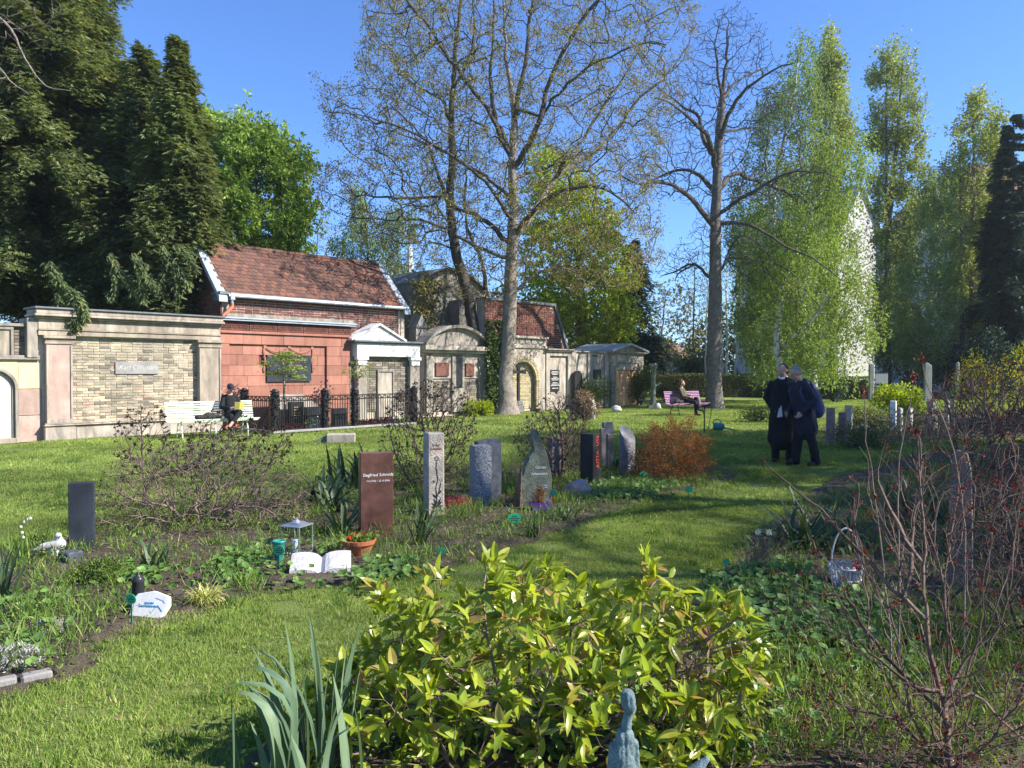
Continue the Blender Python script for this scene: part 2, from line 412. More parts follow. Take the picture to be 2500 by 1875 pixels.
# foliage
M['yew'] = leafmat('dark_conifer_needles', [(0, (.065, .10, .042)), (.45, (.11, .155, .058)), (.85, (.165, .205, .075)), (1, (.24, .235, .09))], .33, .6, .35, .9)
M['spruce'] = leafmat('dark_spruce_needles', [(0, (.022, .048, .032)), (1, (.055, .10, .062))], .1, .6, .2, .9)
M['chestnut'] = leafmat('fresh_green_leaves', [(0, (.15, .25, .035)), (.5, (.27, .40, .06)), (1, (.40, .53, .11))], .4, .5, .2, .8)
M['birch'] = leafmat('birch_leaves', [(0, (.11, .18, .035)), (.5, (.20, .29, .055)), (1, (.32, .40, .10))], .42, .5, .22, .5)
M['birch2'] = leafmat('blue_green_leaves', [(0, (.09, .15, .045)), (.5, (.16, .24, .07)), (1, (.25, .33, .10))], .38, .5, .2, .5)
M['poplar'] = leafmat('poplar_leaves', [(0, (.13, .18, .045)), (.5, (.24, .30, .08)), (1, (.38, .43, .13))], .42, .45, .15, .6)
M['lime'] = leafmat('lime_maple_leaves', [(0, (0.161, 0.241, 0.012)), (.5, (0.287, 0.380, 0.020)), (1, (0.437, 0.506, 0.035))], .5, .5, .2, .6)
M['bud'] = leafmat('olive_buds', [(0, (.11, .10, .035)), (.35, (.19, .19, .05)), (.7, (.28, .28, .065)), (1, (.27, .18, .10))], .35, .6)
M['budseed'] = leafmat('dry_brown_seeds', [(0, (.12, .075, .045)), (1, (.24, .16, .10))], .3, .7)
M['ivy'] = leafmat('ivy_leaves', [(0, (0.028, 0.049, 0.013)), (.6, (0.063, 0.105, 0.019)), (1, (0.112, 0.168, 0.033))], .15, .4)
M['hedge'] = leafmat('hedge_leaves', [(0, (0.047, 0.068, 0.018)), (.5, (0.088, 0.115, 0.026)), (1, (0.176, 0.176, 0.058))], .2, .5, .3, 1.2)
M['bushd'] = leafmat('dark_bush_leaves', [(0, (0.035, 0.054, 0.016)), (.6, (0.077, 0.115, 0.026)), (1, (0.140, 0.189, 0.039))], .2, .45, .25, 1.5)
M['rust'] = leafmat('rusty_orange_leaves', [(0, (.13, .045, .016)), (.5, (.24, .085, .025)), (.85, (.32, .14, .035)), (1, (.22, .19, .04))], .35, .6)
M['budk'] = leafmat('dark_bud_leaves', [(0, (.018, .013, .010)), (.7, (.040, .028, .016)), (1, (.075, .06, .03))], .12, .7)
M['budr'] = leafmat('dark_red_buds', [(0, (.06, .010, .012)), (.6, (.12, .02, .02)), (1, (.20, .045, .035))], .25, .6)
M['forsy'] = leafmat('forsythia_flowers', [(0, (.32, .36, .02)), (.5, (.52, .50, .02)), (1, (.66, .58, .03))], .4, .5)
M['yucca'] = leafmat('dark_strap_leaves', [(0, (.030, .055, .022)), (.6, (.055, .095, .038)), (1, (.09, .135, .055))], .15, .4)
M['iris'] = leafmat('grey_green_iris_leaves', [(0, (.085, .14, .085)), (.6, (.12, .19, .115)), (1, (.17, .24, .14))], .25, .45, .1, 6)
M['varieg'] = leafmat('variegated_blades', [(0, (.22, .26, .05)), (.5, (.45, .46, .14)), (1, (.62, .60, .25))], .3, .45)
M['photinia'] = leafmat('yellow_green_bush_leaves', [(0, (.15, .22, .022)), (.30, (.25, .34, .03)), (.65, (.37, .44, .045)), (.88, (.34, .36, .05)), (.96, (.38, .27, .09)), (1, (.38, .20, .09))], .45, .3, .12, 3, spec=.4)
M['mantle'] = leafmat('ladys_mantle_leaves', [(0, (0.072, 0.138, 0.034)), (.6, (0.130, 0.237, 0.054)), (1, (0.208, 0.338, 0.084))], .3, .5, .15, 3)
M['weed'] = leafmat('weed_leaves', [(0, (0.062, 0.108, 0.019)), (.6, (0.125, 0.204, 0.030)), (1, (0.213, 0.300, 0.054))], .35, .5, .25, 2)
M['grass'] = leafmat('grass_blades', [(0, (.115, .185, .038)), (.4, (.20, .295, .06)), (.8, (.29, .375, .085)), (.93, (.38, .40, .14)), (1, (.48, .42, .22))], .4, .5, .38, .7)
M['grasst'] = leafmat('tall_grass_blades', [(0, (0.065, 0.125, 0.023)), (.5, (0.117, 0.213, 0.036)), (.9, (0.195, 0.288, 0.052)), (1, (0.390, 0.338, 0.156))], .35, .5, .2, 2)
M['litter'] = leafmat('dry_litter', [(0, (.12, .07, .04)), (.5, (.22, .15, .09)), (1, (.36, .27, .18))], .15, .8)
M['lav'] = leafmat('silver_grey_foliage', [(0, (.26, .25, .25)), (1, (.48, .46, .46))], .15, .7)
M['pinkfl'] = leafmat('pink_flowers', [(0, (.30, .03, .06)), (1, (.60, .10, .16))], .3, .5)
M['redfl'] = leafmat('red_flowers', [(0, (.62, .04, .02)), (1, (.80, .13, .03))], .3, .5)
M['whitefl'] = leafmat('white_flowers', [(0, (.66, .66, .58)), (1, (.82, .82, .76))], .3, .5)
M['twig_dk'] = stone('dark_red_twig', (.085, .055, .045), (.165, .115, .092), (.24, .18, .145), 10, fine=60, bst=.5, bd=.004, grain=.2)
for k_ in ('iris', 'yucca'):      # fine ribs along the blade
    nt = M[k_].node_tree; b = nt.nodes['Principled BSDF']; n_ = noi(nt, 1.0, 3, .6, coords(nt, (30, 260, 1.5)))
    old = b.inputs['Base Color'].links[0].from_socket
    nt.links.new(mixc(nt, old, ramp(nt, n_, [(.3, .72), (.7, 1.25)]), 1.0, 'MULTIPLY'), b.inputs['Base Color']); bump(nt, b, n_, .5, .004)
# lawn sheet
m, nt, b = newmat('lawn')
v = coords(nt, geo=True)
n1 = noi(nt, .35, 5, .6, v); n2 = noi(nt, 3.2, 8, .7, v); n3 = noi(nt, 60, 4, .8, v)
c = ramp(nt, n2, [(.28, (.11, .16, .045)), (.5, (.18, .235, .06)), (.72, (.26, .29, .09))])
c = mixc(nt, c, ramp(nt, n1, [(.35, (.8, .9, .85)), (.65, (1.25, 1.12, 1.0))]), 1.0, 'MULTIPLY')
c = mixc(nt, c, ramp(nt, n3, [(.3, .55), (.7, 1.45)]), 1.0, 'MULTIPLY')
nt.links.new(c, b.inputs['Base Color']); b.inputs['Roughness'].default_value = .85; b.inputs['Specular IOR Level'].default_value = .15
bump(nt, b, n3, 1.0, .04); M['lawn'] = m
# ------------------------------------------------------------------ the row of wall tombs: local frame (x along the wall, y back, z up)
X0, Y0 = -11.5, 17.3
UX, UY = .671, .741
WRZ = math.atan2(UY, UX)
def S(px, n=0.0):
    r = (px - 1250.0) / FPX
    return (r * (Y0 + n * UX) - X0 + n * UY) / (UX - r * UY)
def W(s, n=0.0, z=0.0):
    return Vector((X0 + s * UX - n * UY, Y0 + s * UY + n * UX, z))
def ZW(px, py, n=0.0):
    return CAMH + (HY - py) / FPX * W(S(px, n), n).y
def wall_thing(name, label, cat, px, group=None):
    t = thing(name, label, cat, W(S(px)), WRZ, group)
    t['s0'] = S(px)
    return t
def unit_box(bev=.06, name='block'):
    mb = MB(); mb.box(-.5, .5, -.5, .5, -.5, .5, bev=bev); return mb.mesh(name)
def pieces(parent, name, meshes, items, mat, limit=300, stuffname=None):
    """items: (loc, rotz or euler, scale, mesh index), in priority order; past the limit they are joined"""
    meshes = [me.copy() for me in meshes]
    for me in meshes: me.materials.clear(); me.materials.append(mat)
    for loc, rot, sc, k in items[:limit]:
        link(name, meshes[k], parent, None, loc, rot if isinstance(rot, tuple) else (0, 0, rot), sc)
    rest = items[limit:]
    if rest:
        mb = MB(); cache = {}
        for loc, rot, sc, k in rest:
            if k not in cache:
                me = meshes[k]; V = np.array([v.co[:] for v in me.vertices]); by = {}
                for p_ in me.polygons: by.setdefault(len(p_.vertices), []).append(list(p_.vertices))
                cache[k] = (V, by)
            V, by = cache[k]
            e = Matrix.LocRotScale(Vector(loc), __import__('mathutils').Euler(rot if isinstance(rot, tuple) else (0, 0, rot)), Vector(sc))
            A = np.array(e); VV = V @ A[:3, :3].T + A[:3, 3]
            n0 = mb.n; r_ = random.random(); first = True
            mb.v.append(VV); mb.n += len(VV)
            for kk, fl in by.items():
                F = np.array(fl) + n0
                mb.f.append(F); mb.r.append(np.full(len(F), r_, dtype=np.float32)); mb.mi.append(np.zeros(len(F), dtype=np.int32))
        mb.build(stuffname or name, mat, parent, kind='stuff')
BRK = [unit_box(.05, 'brick_mesh')]
def brick_items(x0, x1, z0, z1, y, ch=.07, bl=.26, depth=.05, joint=.012, holes=(), inside=None):
    it = []; row = 0; z = z0
    while z + ch * .6 < z1:
        x = x0 - (bl / 2 if row % 2 else 0); 
        while x < x1 - .01:
            l = bl if random.random() > .18 else bl / 2
            a, b_ = max(x, x0), min(x + l, x1)
            cx, cz = (a + b_) / 2, z + ch / 2
            if b_ - a > .05 and not any(h[0] < cx < h[1] and h[2] < cz < h[3] for h in holes) and (inside is None or inside(cx, cz)):
                it.append(((cx, y + random.uniform(-.006, .006), cz), (0, 0, 0), (b_ - a - joint, depth, ch - joint), 0))
            x += l
        z += ch; row += 1
    return it
def block_items(x0, x1, zs, y, depth=.12, wr=(.5, .8), joint=.008, holes=()):
    it = []
    for i in range(len(zs) - 1):
        x = x0 - random.uniform(0, .3)
        while x < x1 - .02:
            l = random.uniform(*wr); a, b_ = max(x, x0), min(x + l, x1)
            if x1 - b_ < .15: b_ = x1; l = b_ - x + .001
            cx, cz = (a + b_) / 2, (zs[i] + zs[i + 1]) / 2
            if b_ - a > .06 and not any(h[0] < cx < h[1] and h[2] < cz < h[3] for h in holes):
                it.append(((cx, y + random.uniform(-.003, .003), cz), (0, 0, 0), (b_ - a - joint, depth, zs[i + 1] - zs[i] - joint), 0))
            x += l
    return it
BLK = [unit_box(.02, 'stone_block_mesh')]
def subpart(name, mat, parent, *boxes, bev=.008, kind=None, rnd=None):
    mb = MB()
    for b_ in boxes: mb.box(*b_, bev=bev, rnd=rnd)
    return mb.build(name, mat, parent, kind=kind)
def text_obj(name, body, size, mat, parent, loc, rot=(RAD(90), 0, 0), extrude=.002, align='CENTER', spacing=1.0, shear=0.0):
    cu = bpy.data.curves.new(name, 'FONT'); cu.body = body; cu.size = size; cu.extrude = extrude; cu.align_x = align
    cu.space_line = spacing; cu.shear = shear; cu.resolution_u = 2
    o = bpy.data.objects.new(name + '_tmp', cu); COL.objects.link(o)
    dg = bpy.context.evaluated_depsgraph_get(); me = bpy.data.meshes.new_from_object(o.evaluated_get(dg))
    bpy.data.objects.remove(o); bpy.data.curves.remove(cu)
    me.name = name
    me.materials.clear(); me.materials.append(mat)
    return link(name, me, parent, None, loc, rot)

# ---- A gothic niche tomb at the far left
t = wall_thing('gothic_tomb', 'sandstone wall tomb with pointed niche holding a white panel, cut by the left edge', 'tomb', 0)
s0 = t['s0']
xl, xr = S(-190) - s0, S(103) - s0
c = S(-22) - s0; hw = S(24) - s0 - c
ztop = ZW(40, 878); zt2 = ZW(40, 797)
subpart('wall', M['mortar'], t, (xl, xr, .06, .6, 0, ztop))
zs = [0, ZW(60, 1015), ZW(60, 950), ZW(60, 885), ztop]
def arch_pts(hw_, zsp, rise, n=10):
    """pointed-ish arch outline right to left"""
    return [(hw_ * math.cos(a), zsp + rise * math.sin(a)) for a in np.linspace(0, math.pi, n * 2 + 1)]
zsp = ZW(10, 948); rise = ZW(0, 912) - zsp
ms = [(M['pinkst'], zs[0], zs[1]), (M['pinkst'], zs[1], zs[2]), (M['yellowst'], zs[2], zs[3]), (M['cream'], zs[3], zs[4])]
jw = hw + .16
for m_, za, zb in ms:
    for (xa, xb) in ((xl, c - jw), (c + jw, xr)):
        if za < zsp: subpart('stone_block', m_, t, (xa + .004, xb - .004, 0, .12, za + .004, zb - .004), bev=.01)
mb = MB()
for i, (xa, xb) in enumerate(((c - jw, c), (c, c + jw))):
    pass
# spandrel above the arch: polygon strip
o_ = arch_pts(jw, zsp, rise + .14)
for k in range(len(o_) - 1):
    (xa, za), (xb, zb) = o_[k], o_[k + 1]
    zt = ztop - .01
    if max(za, zb) < zt: mb.prism([(c + xb, zb), (c + xa, za), (c + xa, zt), (c + xb, zt)], 0.004, .12, rnd=.5)
mb.build('stone_block', M['yellowst'], t)
# moulded jambs: three stepped rings
for k, (hw1, hw2, ya) in enumerate(((hw + .16, hw + .10, -.03), (hw + .10, hw + .05, .03), (hw + .05, hw, .07))):
    mb = MB(); a1 = arch_pts(hw1, zsp, rise + (hw1 - hw) * .9); a2 = arch_pts(hw2, zsp, rise + (hw2 - hw) * .9)
    for q in range(len(a1) - 1):
        mb.prism([(c + a1[q][0], a1[q][1]), (c + a1[q + 1][0], a1[q + 1][1]), (c + a2[q + 1][0], a2[q + 1][1]), (c + a2[q][0], a2[q][1])], ya, .16, rnd=.4)
    for sg in (-1, 1):
        xa, xb = sorted((c + sg * hw1, c + sg * hw2)); mb.box(xa, xb, ya, .16, .12, zsp, rnd=.4)
    mb.build('niche_moulding', M['plaster'] if k < 2 else M['cream'], t)
pan = MB(); pan.prism([(c - hw, .15)] + [(c + hw, .15)] + [(c + a, b_) for a, b_ in arch_pts(hw, zsp, rise)][0:], .12, .14)
pan.build('white_panel', M['panelwhite'], t)
mb = MB()
for a0, a1_, r_, cx_, cz_ in ((.2, 2.4, .2, c + hw * .45, zsp + .02), (.7, 2.9, .2, c - hw * .45, zsp + .02)):
    mb.tube([(cx_ + r_ * math.cos(a), .1, cz_ + r_ * math.sin(a)) for a in np.linspace(a0, a1_, 9)], .022, 6)
mb.build('tracery', M['palest'], t)
subpart('sill', M['cream'], t, (c - hw - .16, c + hw + .16, -.05, .16, .0, .12))
subpart('ledge', M['plaster'], t, (xl, S(96) - s0, -.07, .5, ztop, ztop + .05), (xl, S(98) - s0, -.03, .5, ztop + .05, ztop + .1))
subpart('upper_panel', M['cream'], t, (xl, S(35) - s0, .04, .5, ztop + .1, zt2))
subpart('panel_frame', M['plaster'], t, (S(35) - s0 - .06, S(35) - s0, -.0, .04, ztop + .1, zt2 - .08), (xl, S(35) - s0, .0, .04, zt2 - .08, zt2 - .02))
xb0, xb1 = S(38) - s0, S(97) - s0
subpart('brick_backing', M['mortar_d'], t, (xb0, xb1, .13, .5, ztop + .1, zt2))
pieces(t, 'brick', BRK, brick_items(xb0, xb1, ztop + .1, zt2, .11, .075, .25), M['gbrick'])
subpart('coping', M['plaster'], t, (xl, xb1 + .05, -.02, .55, zt2, zt2 + .07))

# ---- B brick wall tomb with pilasters
t = wall_thing('pilaster_tomb', 'wall tomb of yellow brick between two sandstone pilasters under a long cornice', 'tomb', 90)
s0 = t['s0']
x1 = S(535) - s0; pL0, pL1 = S(108) - s0, S(172) - s0; pR0, pR1 = S(485, -.1) - s0, S(533) - s0
zp = .40; zf = 2.47; zc = 2.86; ztp = 3.08
subpart('wall_core', M['mortar'], t, (0.02, x1 - .02, .02, .55, .02, zf + .02))
hl = (S(281) - s0, S(386) - s0, ZW(330, 913), ZW(330, 884))
it = brick_items(pL1, pR0, zp + .01, zf - .005, .03, .068, .26, holes=((hl[0] + .15, hl[1] - .15, hl[2] + .04, hl[3] - .04),))
it.sort(key=lambda q: -q[0][2]); pieces(t, 'brick', BRK, it, M['ybrick'])
subpart('plinth', M['plaster2'], t, (.1, S(178) - s0, -.2, .5, 0, zp - .05), bev=.012)
subpart('plinth', M['plaster2'], t, (S(178) - s0 + .004, x1, -.18, .5, 0, zp - .05), bev=.012)
subpart('plinth_moulding', M['cream'], t, (.08, x1 + .02, -.24, .5, zp - .046, zp - .012), (.1, x1, -.2, .5, zp - .01, zp + .02), bev=.01)
for (a, b_, m_) in ((pL0, pL1, M['pinkst']), (pR0, pR1, M['cream'])):
    p_ = subpart('pilaster', m_, t, (a, b_, -.14, .05, zp + .02, zf - .2), bev=.008)
    wv = b_ - a
    subpart('pilaster_moulding', M['plaster2'], p_, (a, a + .045, -.165, -.142, zp + .12, zf - .22), (b_ - .045, b_, -.165, -.142, zp + .12, zf - .22),
            (a, b_, -.165, -.142, zp + .022, zp + .118), bev=.004)
    subpart('capital', M['cream'], p_, (a - .03, b_ + .03, -.17, .05, zf - .198, zf - .14), (a - .01, b_ + .01, -.15, .05, zf - .138, zf - .07), (a - .06, b_ + .06, -.21, .05, zf - .068, zf - .0), bev=.008)
subpart('frieze', M['cream'], t, (0, x1, -.13, .5, zf + .002, zf + .12), (0, x1, -.16, .5, zf + .122, zf + .15), (0.01, x1 - .01, -.11, .5, zf + .152, zc), bev=.008)
subpart('cornice', M['plaster2'], t, (-.04, x1 + .02, -.17, .5, zc + .002, zc + .05), (-.1, x1 + .04, -.27, .52, zc + .052, zc + .11), bev=.012)
subpart('parapet', M['cream'], t, (-.06, x1 + .02, -.22, .5, zc + .112, ztp), bev=.01)
subpart('coping', M['zincd'], t, (-.1, x1 + .05, -.27, .6, ztp + .002, ztp + .05), bev=.01)
subpart('left_return', M['plaster'], t, (-.22, 0, -.1, .5, 1.95, zc), bev=.01)
pl = subpart('plaque', M['greypost'], t, (hl[0], hl[1], -.03, .03, hl[2], hl[3]), bev=.004)
text_obj('inscription', 'Karl Christian', .16, M['palest'], pl, ((hl[0] + hl[1]) / 2, -.033, hl[2] + .11), shear=.2)

# ---- C red sandstone tomb
N = .3
t = wall_thing('red_sandstone_tomb', 'red sandstone wall tomb with carved frieze, garlands and a dark name plaque', 'tomb', 537)
s0 = t['s0']; x0, x1 = S(536, N) - s0, S(858, N) - s0
zz = ZW(535, 773, N); zfb = ZW(537, 808, N); zft = zz - .1
subpart('wall_core', M['redst2'], t, (x0, x1, N + .1, N + .55, 0, zz))
ra, rb, rz_ = S(560, N) - s0, S(797, N) - s0, ZW(700, 829, N)
pa, pb, pz0, pz1 = S(652, N) - s0, S(760, N) - s0, ZW(700, 932, N), ZW(700, 867, N)
rows = list(np.arange(0, zfb - .02, .285)); rows = [r_ * (zfb - .05) / rows[-1] for r_ in rows]
it = []
for i in range(len(rows) - 1):
    inner = rows[i + 1] < rz_ + .12
    if inner:
        it += block_items(x0, ra, rows[i:i + 2], N + .05, .14)
        it += block_items(ra, rb, rows[i:i + 2], N + .12, .14, holes=((pa + .1, pb - .1, pz0 + .1, pz1 - .1),))
        it += block_items(rb, x1, rows[i:i + 2], N + .05, .14, wr=(.55, .9))
    else:
        it += block_items(x0, x1, rows[i:i + 2], N + .05, .14)
pieces(t, 'stone_block', BLK, it, M['redst'])
subpart('base_moulding', M['redst'], t, (x0, x1 + .02, N - .08, N + .2, zfb - .05, zfb - .015), (x0, x1 + .03, N - .05, N + .2, zfb - .013, zfb + .02), bev=.008)
# frieze panels with curling relief
nx = 5; wv = (x1 - x0) / nx
for k in range(nx):
    a = x0 + k * wv; f = subpart('frieze_panel', M['redst2'], t, (a + .006, a + wv - .006, N - .03, N + .2, zfb + .022, zft - .02), bev=.012)
    mb = MB(); cz_ = (zfb + zft) / 2
    for q in range(9):
        cx_ = a + .1 + (wv - .2) * q / 8; sg = 1 if q % 2 else -1
        mb.tube([(cx_ + .055 * math.cos(a_) * (1 - .06 * a_), N - .036, cz_ + sg * .06 * math.sin(a_) * (1 - .06 * a_)) for a_ in np.linspace(0, 8, 12)], .011, 4)
    mb.build('scroll_relief', M['redst2'], f)
subpart('zinc_cap', M['zinc'], t, (x0 - .03, x1 + .08, N - .14, N + .6, zz - .1, zz - .05), (x0 - .05, x1 + .1, N - .17, N + .62, zz - .048, zz), bev=.008)
pl = subpart('plaque', M['granite_db'], t, (pa, pb, N + .0, N + .06, pz0, pz1), bev=.004)
text_obj('inscription', 'FAMILIE SCHIRRMEISTER', .085, M['gold'], pl, ((pa + pb) / 2 + .1, N - .003, pz1 - .17))
text_obj('inscription', 'RUHESTAETTE', .07, M['gold'], pl, ((pa + pb) / 2 + .2, N - .003, pz1 - .34))
mb = MB(); gz = ZW(708, 848, N); xm = (pa + pb) / 2
for sg in (-1, 1):
    for off in (0, .035):
        mb.tube([(xm + sg * q * (pb - xm + .05), N + .035, gz - off - .16 * math.sin(q * math.pi)) for q in np.linspace(0, 1, 12)], .022 if off == 0 else .014, 5)
    mb.tube([(xm + sg * (pb - xm + .06 + .02 * math.sin(q * 9)), N + .035, gz - q * .75) for q in np.linspace(0, 1, 12)], [.02 + .02 * abs(math.sin(q * 9)) for q in np.linspace(0, 1, 12)], 5)
    mb.lathe([(.0, -.02), (.05, -.02), (.06, 0), (.05, .02), (0, .02)], 10, (0, 0, 0))
    V = mb.v[-1]; V[:, [1, 2]] = V[:, [2, 1]]; V += np.array([xm + sg * (pb - xm + .05), N + .03, gz])
mb.lathe([(.0, -.02), (.04, -.02), (.055, 0), (.04, .02), (0, .02)], 10, (0, 0, 0)); V = mb.v[-1]; V[:, [1, 2]] = V[:, [2, 1]]; V += np.array([xm, N + .03, gz])
mb.build('garland_relief', M['redst'], t)
# grave slab and low dark stones inside the railing
g_ = wall_thing('grave_slab', 'broad grey ledger slab leaning at the foot of the red sandstone tomb', 'slab', 680)
s1 = g_['s0']; a = S(672, -.6) - s1; b_ = S(770, -.6) - s1
mb = MB(); mb.add([(a, -.9, .55), (b_, -.9, .55), (b_ - .1, -.05, .95), (a + .1, -.05, .95), (a, -.9, 0), (b_, -.9, 0), (b_ - .1, -.05, 0), (a + .1, -.05, 0)],
                  [(0, 1, 2, 3), (4, 5, 1, 0), (5, 6, 2, 1), (7, 4, 0, 3), (6, 7, 3, 2)])
mb.build('slab', M['plaster'], g_)
for k, (pa_, pb_, zt_, lab) in enumerate(((706, 740, .78, 'upright dark grave tablet with gold lines behind the iron railing'), (745, 780, .62, 'smaller dark tablet right of the gold lettered one behind the railing'), (812, 845, .55, 'low dark tablet behind the narrow railing gate'))):
    g_ = wall_thing('grave_tablet', lab, 'gravestone', pa_, 'dark tablets behind the iron railing'); s1 = g_['s0']
    a, b_ = S(pa_, -1.2) - s1, S(pb_, -1.2) - s1
    q = subpart('tablet', M['granite_d'], g_, (a, b_, -1.25, -1.1, 0, zt_), bev=.01)
    if k == 0:
        mb = MB()
        for r_ in range(5): mb.box(a + .12, a + .12 + random.uniform(.12, .2), -1.258, -1.25, .62 - r_ * .075, .64 - r_ * .075)
        mb.build('gold_lines', M['gold'], q)

# ---- D tile roofed house behind
NF, NR, NB = .9, 2.3, 3.7
t = wall_thing('brick_chapel', 'low brick building with red tiled gable roof and zinc verges behind the red tomb', 'building', 541)
s0 = t['s0']; x0, x1 = S(541, NF) - s0, S(985, NF) - s0
ze = 3.95; zr = 5.48
def roofz(n): return ze + (zr - ze) * (n - NF) / (NR - NF)
mb = MB(); mb.box(x0 + .02, x1 - .02, NF + .032, NB, 0, ze - .05)
mb.build('front_wall', M['mortar_d'], t)
it = brick_items(x0 + .25, x1 - .05, 2.75, ze - .12, NF + .04, .073, .25, joint=.02)
it.sort(key=lambda q: -q[0][2]); pieces(t, 'brick', BRK, it, M['rbrick'])
subpart('wall_ledge', M['plaster'], t, (x0 + .1, x0 + 4.6, NF - .12, NF + .05, 3.18, 3.3))
subpart('corner_quoin', M['cream'], t, (x1 - .14, x1 + .02, NF - .03, NF + .3, 2.2, ze - .1))
subpart('corner_quoin', M['cream'], t, (x0 + .02, x0 + .24, NF - .01, NF + .3, 3.2, ze - .12))
for xg in (x0 + .02, x1 - .02):
    sg = -1 if xg < 2 else 1
    gm = MB(); V = [(0, NF, 0), (0, NB, 0), (0, NB, ze), (0, NR, zr - .05), (0, NF, ze)]
    th = .2
    V2 = [(xg, y_, z_) for _, y_, z_ in V] + [(xg - sg * th, y_, z_) for _, y_, z_ in V]
    n0 = gm.n; gm.v.append(np.array(V2, float)); gm.n += 10
    for fs in ([[0, 1, 2, 3, 4]], [[9, 8, 7, 6, 5]]):
        gm.f.append(np.array(fs)); gm.r.append(np.array([.5], dtype=np.float32)); gm.mi.append(np.zeros(1, dtype=np.int32))
    gm.f.append(np.array([[i, (i + 1) % 5, 5 + (i + 1) % 5, 5 + i] for i in range(5)])[:, ::-1]); gm.r.append(np.full(5, .5, dtype=np.float32)); gm.mi.append(np.zeros(5, dtype=np.int32))
    gw = gm.build('gable_wall', M['mortar_d'], t)
it = []
for q in brick_items(0, NB - NF, 2.4, zr, 0, .078, .26):
    n_, z_ = q[0][0] + NF, q[0][2]
    if z_ < (roofz(n_) if n_ < NR else roofz(2 * NR - n_)) - .1:
        it.append(((x0 + .005, n_, z_), (0, 0, RAD(90)), q[2], 0))
pieces(gw, 'brick', BRK, it[:0] + it, M['rbrick'], limit=0, stuffname='gable_bricks')
# roof deck and tiles
mb = MB()
for sgn in (0, 1):
    ys = (NF - .12, NR) if sgn == 0 else (NB + .12, NR)
    z_e = roofz(NF - .12)
    mb.add([(x0 - .03, ys[0], z_e), (x1 + .03, ys[0], z_e), (x1 + .03, ys[1], zr), (x0 - .03, ys[1], zr), (x0 - .03, ys[0], z_e - .08), (x1 + .03, ys[0], z_e - .08), (x1 + .03, ys[1], zr - .08), (x0 - .03, ys[1], zr - .08)],
           [(0, 1, 2, 3), (7, 6, 5, 4), (0, 4, 5, 1), (0, 3, 7, 4), (1, 5, 6, 2)] if sgn == 0 else [(3, 2, 1, 0), (4, 5, 6, 7), (1, 5, 4, 0), (4, 7, 3, 0), (2, 6, 5, 1)], rnd=.3)
deck = mb.build('roof', M['tile'], t)
tl = MB(); prof = [(-.5, .5), (-.5, -.36), (-.36, -.46), (0, -.5), (.36, -.46), (.5, -.36), (.5, .5)]
tl.v.append(np.array([(x_, y_, 0) for x_, y_ in prof] + [(x_, y_, 1) for x_, y_ in prof])); tl.n = 14
tl.f.append(np.array([list(range(7, 14))])); tl.r.append(np.array([.5], dtype=np.float32)); tl.mi.append(np.zeros(1, dtype=np.int32))
tl.f[-1] = tl.f[-1][:, ::-1]
tl.f.append(np.array([[i, (i + 1) % 7, 7 + (i + 1) % 7, 7 + i] for i in range(7)])); tl.r.append(np.full(7, .5, dtype=np.float32)); tl.mi.append(np.zeros(7, dtype=np.int32))
tme = tl.mesh('roof_tile_mesh')
slope = math.atan2(zr - ze, NR - NF); slen = math.hypot(zr - roofz(NF - .12), NR - NF + .12)
nrow, tw = 14, .178; ncol = int((x1 - x0) / tw); it = []
for r_ in range(nrow):
    for k in range(ncol + 1):
        x_ = x0 + .12 + (k + (.5 if r_ % 2 else 0)) * tw
        if x_ > x1 - .1: continue
        dd = (r_ + .42) * slen / nrow
        y_ = NF - .12 + dd * math.cos(slope) - .018 * math.sin(slope); z_ = roofz(NF - .12) + dd * math.sin(slope) + .018 * math.cos(slope)
        it.append(((x_, y_, z_), (slope - .075 + random.uniform(-.012, .012), random.uniform(-.01, .01), random.uniform(-.02, .02)), (tw - .006, slen / nrow * 1.25, .02), 0))
it.sort(key=lambda q: q[0][0]); pieces(deck, 'roof_tile', [tme], it, M['tile'])
mb = MB()
for k in range(17):
    xa = x0 + .05 + k * (x1 - x0 - .1) / 17
    mb.tube([(xa, NR, zr + .015), (xa + .42, NR, zr + .0 + random.uniform(0, .02))], [.075, .09], 8)
mb.build('ridge_tiles', M['tile'], deck)
for xa, xb in ((x0 - .16, x0 + .1), (x1 - .1, x1 + .16)):
    mb = MB(); ya = NF - .2
    for sgn in (0, 1):
        yy = [(ya, NR), (NB + .2, NR)][sgn]
        z_e = roofz(ya) + .05
        mb.add([(xa, yy[0], z_e), (xb, yy[0], z_e), (xb, yy[1], zr + .06), (xa, yy[1], zr + .06), (xa, yy[0], z_e - .16), (xb, yy[0], z_e - .16), (xb, yy[1], zr - .1), (xa, yy[1], zr - .1)],
               [(0, 1, 2, 3), (7, 6, 5, 4), (0, 4, 5, 1), (0, 3, 7, 4), (1, 5, 6, 2), (3, 2, 6, 7)])
    mb.build('verge_flashing', M['zinc'], t)
mb = MB(); mb.tube([(x0 + .12, NF - .2, ze - .14), (x1 + .05, NF - .2, ze - .12)], .055, 8); mb.box(x0 + .12, x1 + .05, NF - .17, NF + .02, ze - .12, ze - .06)
mb.build('gutter', M['zinc'], t)
mb = MB(); mb.box(x0 - .14, x0 + .12, NF - .2, NF + .3, ze - .12, ze - .03, bev=.01); mb.box(x0 - .1, x0 + .1, NF - .14, NF + .3, ze - .3, ze - .122, bev=.01)
mb.build('kneeler_stone', M['zincd'], t)
mb = MB(); mb.box(x0 + .16, x0 + .30, NF - .26, NF - .14, ze - .27, ze - .06, bev=.01); mb.tube([(x0 + .23, NF - .2, ze - .26), (x0 + .23, NF - .2, ze - .36)], .04, 8)
mb.build('rainwater_head', M['zinc'], t)
